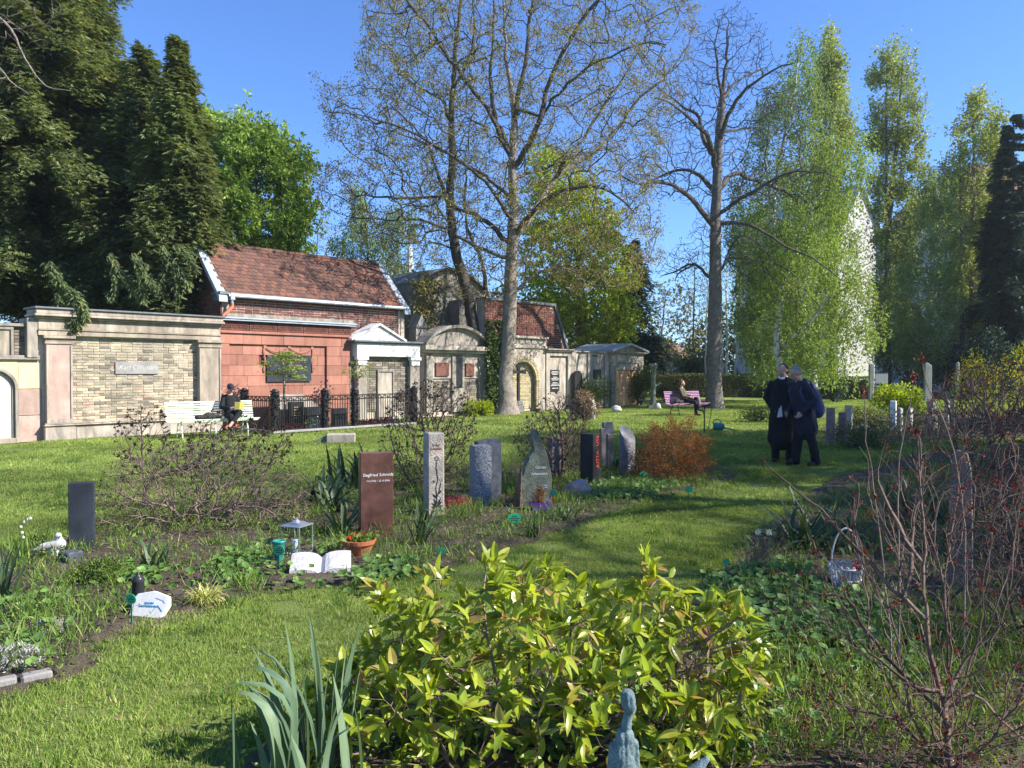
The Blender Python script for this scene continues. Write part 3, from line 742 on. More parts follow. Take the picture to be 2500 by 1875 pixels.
mb = MB(); mb.tube([(x0 + .23, NF - .2, ze - .36), (x0 + .22, NF - .22, ze - .47), (x0 + .02, NF - .3, ze - .64), (x0 - .12, NF - .34, ze - .74), (x0 - .16, NF - .34, ze - .88), (x0 - .16, NF - .34, 3.1)], .05, 10)
mb.build('downpipe', M['copper_pipe'], t)

# ---- E white pediment tomb
N = .1
t = wall_thing('white_pediment_tomb', 'whitewashed wall tomb with triangular pediment over grey brick and a door-like panel', 'tomb', 862)
s0 = t['s0']; x0, x1 = S(862, N) - s0, S(1024, N) - s0
xa, xb = S(861, N) - s0, S(988, N) - s0; zb = ZW(930, 832, N); za = ZW(935, 795, N); ze1, ze0 = ZW(945, 841, N), ZW(945, 871, N)
mb = MB(); mb.prism([(xa, zb), (xb, zb), ((xa + xb) / 2, za)], N + .02, N + .45)
mb.build('pediment', M['white'], t)
mb = MB(); xm = (xa + xb) / 2; hs = (za - zb) / (xm - xa)
for sg in (-1, 1):
    e = xm + sg * (xm - xa + .06)
    q = [(xm, za + .0), (e, zb - .02), (e, zb + .05), (xm, za + .08)]
    mb.prism(q if sg < 0 else q[::-1], N - .05, N + .5)
mb.build('raking_cornice', M['white'], t)
subpart('cornice', M['zincd'], t, (x0 - .05, x1 + .05, N - .16, N + .5, zb - .06, zb - .0), (x0 + .0, x1, N - .1, N + .5, zb - .1, zb - .062), bev=.008)
subpart('entablature', M['white'], t, (x0 + .14, x1, N - .04, N + .4, ze0, zb - .102), bev=.01)
for (a, b_) in ((S(869, N) - s0, S(898, N) - s0), (S(1000, N) - s0, S(1026, N) - s0)):
    subpart('bracket', M['white'], t, (a, b_, N - .08, N + .1, ze0 - .12, ze0 - .002), (a + .06, b_ - .04, N - .04, N + .1, ze0 - .3, ze0 - .122), bev=.015)
    subpart('pier', M['plaster'], t, (a + .03, b_ - .02, N + .0, N + .3, 0, ze0 - .302), bev=.01)
subpart('wall_core', M['mortar_d'], t, (x0 - .02, x1, N + .2, N + .5, 0, zb - .1))
it = brick_items(x0, x1, .3, ze0, N + .19, .075, .26, holes=((S(928, N) - s0, S(966, N) - s0, 0, ZW(945, 905, N)),))
it.sort(key=lambda q: -q[0][2]); pieces(t, 'brick', BRK, it, M['gbrick'], limit=260)
subpart('door_panel', M['plaster2'], t, (S(931, N) - s0, S(964, N) - s0, N + .14, N + .25, .1, ZW(945, 908, N)))
subpart('door_frame', M['plaster'], t, (S(927, N) - s0, S(931, N) - s0, N + .1, N + .25, .1, ZW(945, 903, N)), (S(964, N) - s0, S(968, N) - s0, N + .1, N + .25, .1, ZW(945, 903, N)), (S(931, N) - s0, S(964, N) - s0, N + .1, N + .25, ZW(945, 908, N), ZW(945, 903, N)))

# ---- F grey mausoleum behind with curved roof
N = 4.0
t = wall_thing('grey_mausoleum', 'tall soot-stained grey mausoleum with curved roof edge behind the trees', 'mausoleum', 1012)
s0 = t['s0']; x0, x1 = S(1010, N) - s0, S(1185, N) - s0
zt = ZW(1110, 662, N); zl = ZW(1020, 712, N)
n_ = 12; xs = np.linspace(x0, x1, n_ + 1); arc = [(x_, zl + (zt - zl) * math.sin(math.pi * min(1, .08 + .84 * (x_ - x0) / (x1 - x0)))) for x_ in xs]
mb = MB()
for k in range(n_): mb.prism([(xs[k], 0), (xs[k + 1], 0), arc[k + 1], arc[k]], N, N + 3.0, rnd=.4)
mb.build('wall', M['greypl'], t)
mb = MB()
for k in range(n_): mb.prism([arc[k], arc[k + 1], (arc[k + 1][0], arc[k + 1][1] + .1), (arc[k][0], arc[k][1] + .1)], N - .18, N + 3.1, rnd=.4)
mb.build('curved_roof', M['zincd'], t)
mb = MB(); xa_ = S(1098, N) - s0; mb.box(xa_, xa_ + 1.0, N - .6, N - .02, 2.0, ZW(1110, 735, N)); mb.build('buttress', M['greypl'], t)
N2 = 1.2
t2 = wall_thing('pinnacle_pier', 'narrow stone pier with a pointed cap beside the white pediment tomb', 'pier', 1016)
s1 = t2['s0']; a, b_ = S(1016, N2) - s1, S(1040, N2) - s1; z1, z2 = ZW(1028, 800, N2), ZW(1028, 768, N2)
subpart('shaft', M['greypl'], t2, (a, b_, N2, N2 + .4, 0, z1))
mb = MB(); mb.prism([(a - .05, z1), (b_ + .05, z1), ((a + b_) / 2, z2)], N2 - .05, N2 + .45); mb.build('cap', M['greypl'], t2)

# ---- G sooty tomb with curved top and plaques
N = .2
t = wall_thing('arched_gable_tomb', 'soot-darkened wall tomb with segmental top and three hanging plaques behind the leaning trunk', 'tomb', 1034)
s0 = t['s0']; x0, x1 = S(1034, N) - s0, S(1190, N) - s0
zc0, zc1 = ZW(1100, 862, N), ZW(1100, 845, N); zt = ZW(1105, 800, N)
subpart('wall_core', M['mortar_d'], t, (x0 + .05, x1 - .05, N + .08, N + .5, 0, zc0))
plq = [(1063, 1095, 885, 918, M['rbrick']), (1112, 1128, 868, 948, M['granite_d']), (1136, 1156, 887, 918, M['rbrick'])]
it = brick_items(x0 + .05, x1 - .05, .2, ZW(1100, 925, N), N + .06, .085, .28)
pieces(t, 'brick', BRK, it, M['gbrick'], limit=240)
subpart('plaster_field', M['plaster2'], t, (x0 + .3, x1 - .3, N + .02, N + .09, ZW(1100, 925, N) + .01, zc0), bev=.01)
for a, b_, ya, yb, m_ in plq:
    subpart('plaque', m_, t, (S(a, N) - s0, S(b_, N) - s0, N - .04, N + .02, ZW((a + b_) / 2, yb, N), ZW((a + b_) / 2, ya, N)), bev=.006)
for a, b_ in ((1040, 1056), (1103, 1133), (1168, 1186)):
    subpart('pilaster', M['plaster'], t, (S(a, N) - s0, S(b_, N) - s0, N - .035, N + .1, .15, zc0 - .12), bev=.01)
subpart('cornice', M['plaster2'], t, (x0 - .05, x1 + .05, N - .16, N + .5, zc0, zc0 + .09), (x0 - .12, x1 + .1, N - .26, N + .5, zc0 + .092, zc1), bev=.012)
n_ = 14; xs = np.linspace(x0, x1, n_ + 1); mb = MB(); mb2 = MB()
arc = [(x_, zc1 + (zt - zc1) * math.sin(math.pi * (x_ - x0) / (x1 - x0)) ** .7 + .002) for x_ in xs]
for k in range(n_):
    mb.prism([(xs[k], zc1), (xs[k + 1], zc1), arc[k + 1], arc[k]], N + .0, N + .45, rnd=.4)
    mb2.prism([arc[k], arc[k + 1], (arc[k + 1][0], arc[k + 1][1] + .1), (arc[k][0], arc[k][1] + .1)], N - .18, N + .5, rnd=.4)
mb.build('segmental_gable', M['plaster'], t); mb2.build('gable_moulding', M['plaster'], t)

# ---- I yellow brick arch tomb with cross + brick gable behind
N = .3
t = wall_thing('arch_niche_tomb', 'plastered wall tomb with round yellow brick niche and a black cross', 'tomb', 1195)
s0 = t['s0']; x0, x1 = S(1192, N) - s0, S(1334, N) - s0
c = S(1278, N) - s0; zsp = ZW(1278, 930, N); ri = S(1308, N) - s0 - c; ztp = ZW(1270, 850, N)
subpart('wall_core', M['mortar_d'], t, (x0, x1, N + .2, N + .6, 0, ztp))
mb = MB(); ro = ri + .24
out_ = [(c + ro * math.cos(a), zsp + ro * math.sin(a)) for a in np.linspace(0, math.pi, 17)]
for k in range(16): mb.prism([out_[k + 1], out_[k], (out_[k][0], ztp), (out_[k + 1][0], ztp)], N, N + .22, rnd=.4)
mb.box(x0, c - ro, N, N + .22, 0, ztp); mb.box(c + ro, x1, N, N + .22, 0, ztp)
mb.build('plaster_face', M['plaster2'], t)
vs = MB(); vs.box(-.5, .5, -.5, .5, -.5, .5, bev=.06)
vme = [vs.mesh('voussoir_mesh')]
it = []
for rr, nn in ((ri + .06, 26), (ri + .18, 30)):
    for k in range(nn):
        a = (k + .5) / nn * math.pi
        it.append(((c + rr * math.cos(a), N + .02, zsp + rr * math.sin(a)), (0, -a, 0), (.11, .12, math.pi * rr / nn - .012), 0))
for rr in (ri + .06, ri + .18):
    for sg in (-1, 1):
        for k in range(int((zsp - .1) / .075)): it.append(((c + sg * rr, N + .02, .1 + k * .075 + .03), (0, 0, 0), (.11, .12, .064), 0))
pieces(t, 'arch_brick', vme, it, M['ybrick2'], limit=200)
it = brick_items(c - ri, c + ri, .1, zsp + ri, N + .19, .08, .26, inside=lambda x_, z_: z_ < zsp or (x_ - c) ** 2 + (z_ - zsp) ** 2 < (ri - .02) ** 2)
pieces(t, 'brick', BRK, it, M['ybrick2'], limit=280)
subpart('frieze', M['plaster2'], t, (x0 - .03, x1, N - .06, N + .5, ztp + .002, ZW(1270, 843, N)), (x0, x1, N - .0, N + .5, ZW(1270, 843, N) + .002, ZW(1270, 826, N)), (x0 - .05, x1, N - .12, N + .5, ZW(1270, 826, N) + .002, ZW(1270, 820, N)), bev=.01)
mb = MB()
for k in range(7): mb.box(x0 + .25 + k * .38, x0 + .25 + k * .38 + .26, N - .03, N, ZW(1270, 843, N) + .06, ZW(1270, 826, N) - .05, bev=.02)
mb.build('frieze_tablets', M['plaster2'], t)
t2 = wall_thing('grave_cross', 'black wooden cross with flared arms standing in the round brick niche', 'cross', 1262)
s1 = t2['s0']; cx_ = S(1265, 0.05) - s1; zt = ZW(1265, 886, .05); zm = ZW(1265, 908, .05); ww = .42
mb = MB(); mb.prism([(cx_ - .06, .45), (cx_ + .06, .45), (cx_ + .05, zm - .06), (cx_ - .05, zm - .06)], .0, .08)
mb.prism([(cx_ - ww, zm - .09), (cx_ - .06, zm - .045), (cx_ + .06, zm - .045), (cx_ + ww, zm - .09), (cx_ + ww, zm + .09), (cx_ + .06, zm + .045), (cx_ - .06, zm + .045), (cx_ - ww, zm + .09)], -.004, .084)
mb.prism([(cx_ - .05, zm + .04), (cx_ + .05, zm + .04), (cx_ + .11, zt - .12), (cx_, zt), (cx_ - .11, zt - .12)], 0, .08)
mb.build('cross', M['granite_d'], t2)
subpart('pedestal', M['greypil'], t2, (cx_ - .2, cx_ + .2, -.12, .2, 0, .28), (cx_ - .15, cx_ + .15, -.08, .16, .282, .46), bev=.02)
N = 1.6
t = wall_thing('brick_gable', 'tall red brick gable end rising behind the arch niche tomb', 'gable', 1200)
s0 = t['s0']; x0, x1 = S(1185, N) - s0, S(1384, N) - s0
xt = S(1352, N) - s0; z0, z1 = ZW(1300, 850, N), ZW(1300, 742, N)
mb = MB(); mb.prism([(x0, 0), (x1, 0), (x1, z0), (xt, z1), (x0, z1)], N + .05, N + .5); mb.build('wall', M['mortar_d'], t)
it = brick_items(x0, x1, z0 - .3, z1, N + .04, .1, .30, joint=.022, inside=lambda x_, z_: x_ < xt + (x1 - xt) * max(0, (z1 - z_)) / (z1 - z0) - .1)
it.sort(key=lambda q: -q[0][0]); pieces(t, 'brick', BRK, it, M['rbrick'])
mb = MB(); mb.prism([(x1, z0 - .1), (x1 + .12, z0 - .1), (xt + .1, z1 + .1), (x0, z1 + .1), (x0, z1), (xt, z1)], N - .06, N + .55); mb.build('verge', M['zincd'], t)

# ---- J/K plaster walls with plaques
N = .25
t = wall_thing('plaque_tomb', 'pale plastered wall tomb with a tall black inscription plaque in a sunken panel', 'tomb', 1334)
s0 = t['s0']; x0, x1 = S(1334, N) - s0, S(1396, N) - s0; zt = ZW(1365, 852, N)
subpart('wall_core', M['plaster2'], t, (x0 + .01, x1 - .01, N + .1, N + .5, 0, zt - .06), bev=.01)
subpart('panel_frame', M['plaster2'], t, (x0, x0 + .25, N, N + .098, 0, zt - .12), (x1 - .25, x1, N, N + .098, 0, zt - .12), (x0 + .252, x1 - .252, N, N + .098, zt - .3, zt - .12), bev=.01)
subpart('cornice', M['plaster'], t, (x0 - .02, x1 + .02, N - .1, N + .5, zt - .12 + .002, zt - .06), (x0 - .05, x1 + .05, N - .16, N + .5, zt - .058, zt), bev=.01)
pa, pb = S(1346, N) - s0, S(1368, N) - s0; z0, z1 = ZW(1357, 955, N), ZW(1357, 903, N)
pl = subpart('plaque', M['granite_d'], t, (pa, pb, N + .04, N + .1, z0, z1), bev=.006)
mb = MB()
for k in range(13):
    w_ = random.uniform(.12, .3); xm = (pa + pb) / 2; z_ = z1 - .09 - k * (z1 - z0 - .14) / 13
    if k % 4 != 3: mb.box(xm - w_, xm + w_, N + .034, N + .04, z_, z_ + .03)
mb.build('inscription', M['palest'], pl)
t = wall_thing('graveyard_wall', 'weathered plaster graveyard wall between the plaque tomb and the boarded little temple', 'wall', 1396)
s0 = t['s0']; x0, x1 = S(1397, N) - s0, S(1489, N) - s0; zt = ZW(1440, 857, N)
subpart('wall_core', M['plaster2'], t, (x0, x1, N + .05, N + .45, 0, zt - .07), bev=.01)
subpart('coping', M['plaster'], t, (x0 - .02, x1 + .02, N - .04, N + .5, zt - .068, zt), bev=.012)
for px_ in (1401, 1440, 1481): subpart('pilaster_strip', M['plaster2'], t, (S(px_, N) - s0 - .15, S(px_, N) - s0 + .15, N - .02, N + .06, 0, zt - .07), bev=.008)
subpart('slot', M['granite_d'], t, (S(1444, N) - s0, S(1462, N) - s0, N + .03, N + .06, zt - .24, zt - .18))
pl = subpart('plaque', M['granite_d'], t, (S(1451, N) - s0, S(1469, N) - s0, N + .01, N + .06, ZW(1460, 926, N), ZW(1460, 902, N)), bev=.005)
t = wall_thing('round_headstone', 'black round-topped headstone leaning on the plaster wall above the bushes', 'gravestone', 1405)
s0 = t['s0']; a, b_ = S(1404, 0) - s0, S(1422, 0) - s0; zz_ = ZW(1413, 920, 0); r_ = (b_ - a) / 2
mb = MB(); mb.prism([(a, 0), (b_, 0)] + [((a + b_) / 2 + r_ * math.cos(q), zz_ + r_ * math.sin(q)) for q in np.linspace(0, math.pi, 12)], 0, .16); mb.build('stone', M['granite_d'], t)

# ---- L little temple with boarded opening
N = .1
t = wall_thing('boarded_temple', 'small temple-fronted mausoleum with its opening closed by orange boarding', 'mausoleum', 1491)
s0 = t['s0']; x0, x1 = S(1492, N) - s0, S(1571, N) - s0
z3, z2, z1 = ZW(1532, 838, N), ZW(1532, 860, N), ZW(1532, 887, N)
subpart('body', M['plaster2'], t, (x0 + .05, x1 - .05, N + .16, N + 2.2, 0, z1), bev=.01)
for a, b_ in ((x0 + .05, x0 + .4), (x1 - .4, x1 - .05)):
    subpart('pilaster', M['plaster'], t, (a, b_, N, N + .158, 0, z1 - .12), bev=.01)
    subpart('capital', M['plaster2'], t, (a - .04, b_ + .04, N - .04, N + .158, z1 - .118, z1 - .002), bev=.012)
nb = 6
for k in range(nb):
    w_ = (x1 - x0 - .84) / nb; subpart('board', M['osb'], t, (x0 + .42 + k * w_ + .003, x0 + .42 + (k + 1) * w_ - .003, N + .1, N + .155, 0, z1 - .32), bev=.003)
subpart('lintel', M['plaster2'], t, (x0 + .402, x1 - .402, N + .04, N + .158, z1 - .31, z1 - .005), bev=.01)
subpart('frieze', M['plaster2'], t, (x0 + .02, x1 - .02, N - .02, N + 2.2, z1 + .002, z2 - .1), bev=.01)
subpart('cornice', M['plaster2'], t, (x0 - .05, x1 + .05, N - .12, N + 2.3, z2 - .098, z2 - .05), (x0 - .12, x1 + .12, N - .2, N + 2.35, z2 - .048, z2), bev=.012)
mb = MB(); xm = (x0 + x1) / 2; mb.prism([(x0, z2 + .002), (x1, z2 + .002), (xm, z3 - .1)], N, N + 2.2); mb.build('pediment', M['plaster2'], t)
mb = MB()
for sg in (-1, 1):
    e = xm + sg * (xm - x0 + .16)
    q = [(xm, z3 - .08), (e, z2 + .003), (e, z2 + .09), (xm, z3)]
    mb.prism(q if sg < 0 else q[::-1], N - .22, N + 2.4)
mb.build('roof', M['zinc'], t)

# ---- ivy on the wall between G and I
mb = MB(); pts = []; dr = []
for k in range(2400):
    s_ = S(random.uniform(1180, 1214), .1); z_ = random.random() ** .8 * 3.6; 
    if abs(math.sin(s_ * 3.1 + z_ * 2)) < .25: continue
    p_ = W(s_, random.uniform(-.15, .1), z_); pts.append(p_[:]); dr.append((random.uniform(-.4, .4) + .5, random.uniform(-.4, .4) - .5, -random.random()))
leaves(mb, pts, dr, .10, .09, up=np.array([.7, -.7, .3]))
o = mb.build('ivy', M['ivy'], kind=None); tag(o, 'dark ivy climbing the wall between the curved tomb and the arch niche', 'ivy')
pts = []; dr = []; mb = MB()
for k in range(2600):
    s_ = S(random.uniform(1005, 1060), 2.5); z_ = 2.0 + random.random() * 3.2
    p_ = W(s_ + random.gauss(0, .15), 2.3 + random.uniform(-.3, .3), z_); pts.append(p_[:]); dr.append((random.uniform(-.4, .4) + .5, random.uniform(-.4, .4) - .5, -random.random()))
leaves(mb, pts, dr, .11, .09, up=np.array([.7, -.7, .3]))
o = mb.build('ivy', M['bud']); tag(o, 'olive brown climber over the corner of the grey mausoleum', 'climber')

# ---- iron railing
FN = -1.9
t = wall_thing('iron_railing', 'black cast iron grave railing with flower-covered piers in front of the red tomb', 'railing', 670)
s0 = t['s0']
xc = S(671, FN) - s0; xg0 = S(793, FN) - s0; xg1 = S(866, FN) - s0; xe = S(1010, FN) - s0
zt_ = .95
barm = MB(); barm.tube([(0, 0, .08), (0, 0, zt_ - .02)], .011, 5); barme = barm.mesh('bar_mesh'); barme.materials.append(M['iron'])
def pier(x_, y_):
    p_ = subpart('pier', M['iron'], t, (x_ - .08, x_ + .08, y_ - .08, y_ + .08, 0, .98), bev=.02)
    mb = MB(); mb.lathe([(.09, .98), (.12, 1.0), (.12, 1.03), (.09, 1.06), (.1, 1.1), (.06, 1.16), (.0, 1.18)], 10, (x_, y_, 0), caps=False); mb.build('pier_cap', M['iron'], p_)
    mb = MB(); 
    for k in range(150):
        a = random.random() * 6.28; z_ = random.uniform(.1, 1.12); r_ = .105
        mb.lathe([(0, -.02), (.022, -.01), (.022, .01), (0, .02)], 5, (x_ + r_ * math.cos(a), y_ + r_ * math.sin(a), z_), caps=False)
    mb.build('cast_flowers', M['iron'], p_, kind='stuff')
def rails(xa, ya, xb, yb, nb):
    for z_ in (.08, .84, .95): MB().tube([(xa, ya, z_), (xb, yb, z_)], .016, 5).build('rail', M['iron'], t)
    for k in range(1, nb):
        q = k / nb; link('bar', barme, t, None, (xa + (xb - xa) * q, ya + (yb - ya) * q, 0))
    mb = MB(); L_ = math.hypot(xb - xa, yb - ya)
    for k in range(int(L_ / .03)):
        q = k / (L_ / .03); z_ = .895 + .03 * math.sin(k * .9)
        mb.lathe([(0, -.018), (.02, 0), (0, .018)], 5, (xa + (xb - xa) * q, ya + (yb - ya) * q + random.uniform(-.015, .015), z_), caps=False)
    mb.build('cast_garland', M['iron'], t, kind='stuff')
rails(xc, -.25, xc, FN, 16); rails(xc, FN, xg0, FN, 22); rails(xg0, FN, xg1, FN, 12); rails(xg1, FN, xe, FN, 26)
for x_, y_ in ((xc, -.3), (xc, FN), (xg0, FN), (xg1, FN), (xe, FN)): pier(x_, y_)
subpart('kerb', M['greypost'], t, (xc - .12, xe + .1, FN - .12, FN + .1, 0, .06), (xc - .12, xc + .1, FN + .102, -.2, 0, .06), bev=.01)
# ------------------------------------------------------------------ ground
def sheet(name, pts, z, mat, kind='structure'):
    me = bpy.data.meshes.new(name); me.from_pydata([(p[0], p[1], z) for p in pts], [], [list(range(len(pts)))]); me.update()
    return link(name, me, None, mat, kind=kind)
g_ = MB()
n_ = 60; xs = np.concatenate([[-900, -300, -100], np.linspace(-40, 60, n_), [120, 350, 900]]); ys = np.concatenate([[-60, -20], np.linspace(-4, 70, n_), [120, 350, 1400]])
XX, YY = np.meshgrid(xs, ys); ZZ = np.zeros_like(XX)
for i in range(XX.shape[0]):
    for j in range(XX.shape[1]):
        if -40 <= XX[i, j] <= 60 and -4 <= YY[i, j] <= 70: ZZ[i, j] = .035 * (mnoise.noise((XX[i, j] * .35, YY[i, j] * .35, 0)) - .6)
nx_ = len(xs); idx = np.arange(len(ys) * nx_).reshape(len(ys), nx_)
F = np.stack([idx[:-1, :-1], idx[:-1, 1:], idx[1:, 1:], idx[1:, :-1]], -1).reshape(-1, 4)
g_.add(np.stack([XX, YY, ZZ], -1).reshape(-1, 3), F)
g_.build('ground', M['lawn'], kind='structure', smooth=True)

def inpoly(x, y, poly):
    x = np.asarray(x); y = np.asarray(y); c = np.zeros(x.shape, bool); n = len(poly)
    for i in range(n):
        x1_, y1_ = poly[i]; x2_, y2_ = poly[(i + 1) % n]
        k = ((y1_ > y) != (y2_ > y)) & (x < (x2_ - x1_) * (y - y1_) / (y2_ - y1_ + 1e-12) + x1_)
        c ^= k
    return c
def edged(x, y, poly):
    d = np.full(np.asarray(x).shape, 1e9); n = len(poly)
    for i in range(n):
        a = np.array(poly[i], float); b_ = np.array(poly[(i + 1) % n], float); ab = b_ - a
        t_ = np.clip(((x - a[0]) * ab[0] + (y - a[1]) * ab[1]) / (ab @ ab + 1e-12), 0, 1)
        d = np.minimum(d, np.hypot(x - a[0] - t_ * ab[0], y - a[1] - t_ * ab[1]))
    return d
def sample_poly(poly, n, d, thick, edge=None):
    """points of a crown whose outline at depth d is the photo polygon; rounded through its depth"""
    xs_, ys_ = zip(*poly); out_ = []
    x = np.random.uniform(min(xs_), max(xs_), n * 6); y = np.random.uniform(min(ys_), max(ys_), n * 6)
    k = inpoly(x, y, poly); x, y = x[k][:n], y[k][:n]
    e = edged(x, y, poly) / FPX * d
    tk = np.minimum(thick, np.sqrt(np.maximum(e * (2 * thick - np.minimum(e, thick)), 0)))
    dd = d + np.random.uniform(-1, 1, len(x)) * tk
    # keep the real width at d, displaced only in depth
    X = (x - 1250) / FPX * d; Z = CAMH + (HY - y) / FPX * d
    return np.stack([X, dd, Z], 1)

beds = {}
def bed(key, pix, mat, z=.012, amp=.10):
    pts = [G(*p) for p in pix]; poly = [(p.x, p.y) for p in pts]; beds[key] = poly
    x0_, x1_ = min(p[0] for p in poly), max(p[0] for p in poly); y0_, y1_ = min(p[1] for p in poly), max(p[1] for p in poly)
    st = .16 if (x1_ - x0_) < 14 else .3
    xs = np.arange(x0_, x1_ + st, st); ys = np.arange(y0_, y1_ + st, st); XX, YY = np.meshgrid(xs, ys)
    ins = inpoly(XX, YY, poly); e = edged(XX, YY, poly) * np.where(ins, 1, -1)
    e = e + .12 * np.array([[mnoise.noise((a * 1.7, b_ * 1.7, 3)) for a in xs] for b_ in ys])
    H = np.clip(e * .25, -.06, .012) + .03 * np.array([[mnoise.noise((a * 2.4, b_ * 2.4, 9)) for a in xs] for b_ in ys]) * (e > .05)
    idx = np.arange(XX.size).reshape(XX.shape)
    F = np.stack([idx[:-1, :-1], idx[:-1, 1:], idx[1:, 1:], idx[1:, :-1]], -1).reshape(-1, 4)
    k = (e > -.25).ravel(); F = F[k[F].all(1)]
    mb = MB(); mb.add(np.stack([XX, YY, H], -1).reshape(-1, 3), F)
    return mb.build('planting_bed', mat, kind='structure', smooth=True)
bed('mid', [(-60, 1330), (150, 1322), (400, 1262), (640, 1200), (900, 1170), (1100, 1140), (1330, 1100), (1560, 1092), (1790, 1150), (1740, 1180), (1650, 1205), (1450, 1262), (1250, 1335), (1080, 1385), (880, 1420), (640, 1435), (430, 1515), (240, 1560), (165, 1640), (-60, 1700)], M['soil'])
bed('right', [(1760, 1420), (1830, 1330), (1940, 1230), (2060, 1160), (2250, 1110), (2700, 1085), (3300, 1500), (3600, 2100), (1300, 2100), (1500, 1800), (1640, 1560)], M['soil'])
bed('far', [(2000, 1050), (2060, 1025), (2300, 1000), (2700, 1010), (2700, 1060), (2300, 1075), (2050, 1085)], M['soil'])
bed('front', [(560, 2000), (620, 1840), (800, 1720), (1000, 1680), (1300, 1640), (1500, 1620), (1600, 1700), (1500, 2100), (600, 2100)], M['soil'])
for k_ in beds: pass
def inbeds(x, y, grow_=0.0):
    r_ = np.zeros(np.shape(x), bool)
    for p_ in beds.values(): r_ |= inpoly(x, y, p_)
    return r_

# ------------------------------------------------------------------ branching plants
def smooth_poly(pts, seg, jit=.0):
    pts = [Vector(p) for p in pts]; out_ = [pts[0]]
    for i in range(len(pts) - 1):
        p0 = pts[max(i - 1, 0)]; p1 = pts[i]; p2 = pts[i + 1]; p3 = pts[min(i + 2, len(pts) - 1)]
        n = max(1, int(math.ceil((p2 - p1).length / seg)))
        for k in range(1, n + 1):
            t = k / n
            q = .5 * ((2 * p1) + (-p0 + p2) * t + (2 * p0 - 5 * p1 + 4 * p2 - p3) * t * t + (-p0 + 3 * p1 - 3 * p2 + p3) * t ** 3)
            if jit and k < n: q = q + Vector((random.gauss(0, jit), random.gauss(0, jit), random.gauss(0, jit)))
            out_.append(q)
    return out_
class Plant:
    def __init__(s, cap=60000):
        s.p = np.zeros((cap, 3)); s.par = np.full(cap, -1); s.pl = np.zeros(cap); s.fr = np.zeros(cap); s.n = 0; s.skel = 0
    def node(s, pos, par, fr=0.0):
        i = s.n; s.p[i] = pos; s.par[i] = par; s.fr[i] = fr
        s.pl[i] = 0 if par < 0 else s.pl[par] + np.linalg.norm(s.p[i] - s.p[par]); s.n += 1; return i
    def limb(s, pts, r0, r1, seg=.4, jit=0.0, snap=True):
        q = smooth_poly(pts, seg, jit); m = len(q)
        par = -1; st = 0
        if s.n and snap:
            d = np.linalg.norm(s.p[:s.n] - np.array(q[0]), axis=1); par = int(np.argmin(d)); st = 1
        for k in range(st, m):
            t = k / (m - 1); par = s.node(q[k], par, r0 + (r1 - r0) * t)
        s.skel = s.n; return par
    def grow(s, att, seg=.35, bf=.25, up=0.0, jit=.12, carry=.35, maxd=1e9):
        att = np.asarray(att, float)
        base = s.p[:s.n].copy()
        dm = np.array([np.min(np.sum((base - a) ** 2, 1)) for a in att])
        for k in np.argsort(dm):
            a = att[k]; dd = s.p[:s.n] - a; d = np.sqrt((dd * dd).sum(1))
            i = int(np.argmin(d + bf * s.pl[:s.n]))
            L = d[i]
            if L < seg * .5 or L > maxd: continue
            pr = s.par[i]; dirp = unit(s.p[i] - s.p[pr]) if pr >= 0 else np.array([0, 0, 1.0])
            p0 = s.p[i].copy(); c1 = p0 + dirp * L * carry + np.array([0, 0, up * L])
            n = max(1, int(math.ceil(L / seg))); par = i
            for q in range(1, n + 1):
                t = q / n
                pos = (1 - t) ** 2 * p0 + 2 * t * (1 - t) * c1 + t * t * a
                if q < n: pos = pos + np.random.normal(0, jit * seg, 3)
                if s.n >= len(s.p) - 2: return s
                par = s.node(pos, par)
        return s
    def finish(s, tip=.006, ex=2.3, grow_r=1.0):
        n = s.n; acc = np.zeros(n); ch = [[] for _ in range(n)]
        r = np.zeros(n)
        for i in range(n - 1, -1, -1):
            rr = acc[i] ** (1 / ex) if acc[i] > 0 else tip
            r[i] = max(rr, s.fr[i]); 
            if s.par[i] >= 0: acc[s.par[i]] += min(rr, r[i]) ** ex; ch[s.par[i]].append(i)
        s.r = r; s.ch = ch; return s
    def tips(s):
        i = np.array([k for k in range(s.n) if not s.ch[k]]); return s.p[i], unit(s.p[i] - s.p[s.par[i]])
    def thin(s, rmax, rmin=0):
        i = np.array([k for k in range(1, s.n) if rmin <= s.r[k] < rmax and s.par[k] >= 0]); 
        if len(i) == 0: return np.zeros((0, 3)), np.zeros((0, 3))
        return s.p[i], unit(s.p[i] - s.p[s.par[i]])
    def wood(s, thick=None, thin=None, split=.03, mi=0, flare=0.0, sides=None):
        """tubes; thick chains to one collector and thin to the other"""
        stack = [0]; 
        starts = [(0, -1)]
        while starts:
            i, par = starts.pop(); chain = [] if par < 0 else [par]; rad = [] if par < 0 else [min(s.r[i] * 1.15, s.r[par] * .95)]
            k = i
            while True:
                chain.append(k); rad.append(s.r[k])
                c = s.ch[k]
                if not c: break
                m = max(c, key=lambda q: (s.r[q], -q))
                for q in c:
                    if q != m: starts.append((q, k))
                k = m
            if len(chain) < 2: continue
            r_ = np.array(rad)
            if par < 0 and flare:
                hh = s.p[chain][:, 2] - s.p[chain[0]][2]; r_ = r_ * (1 + flare * np.exp(-hh / .45))
            rm = r_[:2].max(); sd = sides or (12 if rm > .18 else 8 if rm > .06 else 5 if rm > .02 else 3)
            pts = s.p[chain]
            if not chain[-1] in (0,) and not s.ch[chain[-1]]: r_[-1] *= .5
            tgt = thick if rm >= split else thin
            if tgt is None: continue
            tgt.tube(pts, r_, sd, cap=False, mi=mi if tgt is thin else 0)

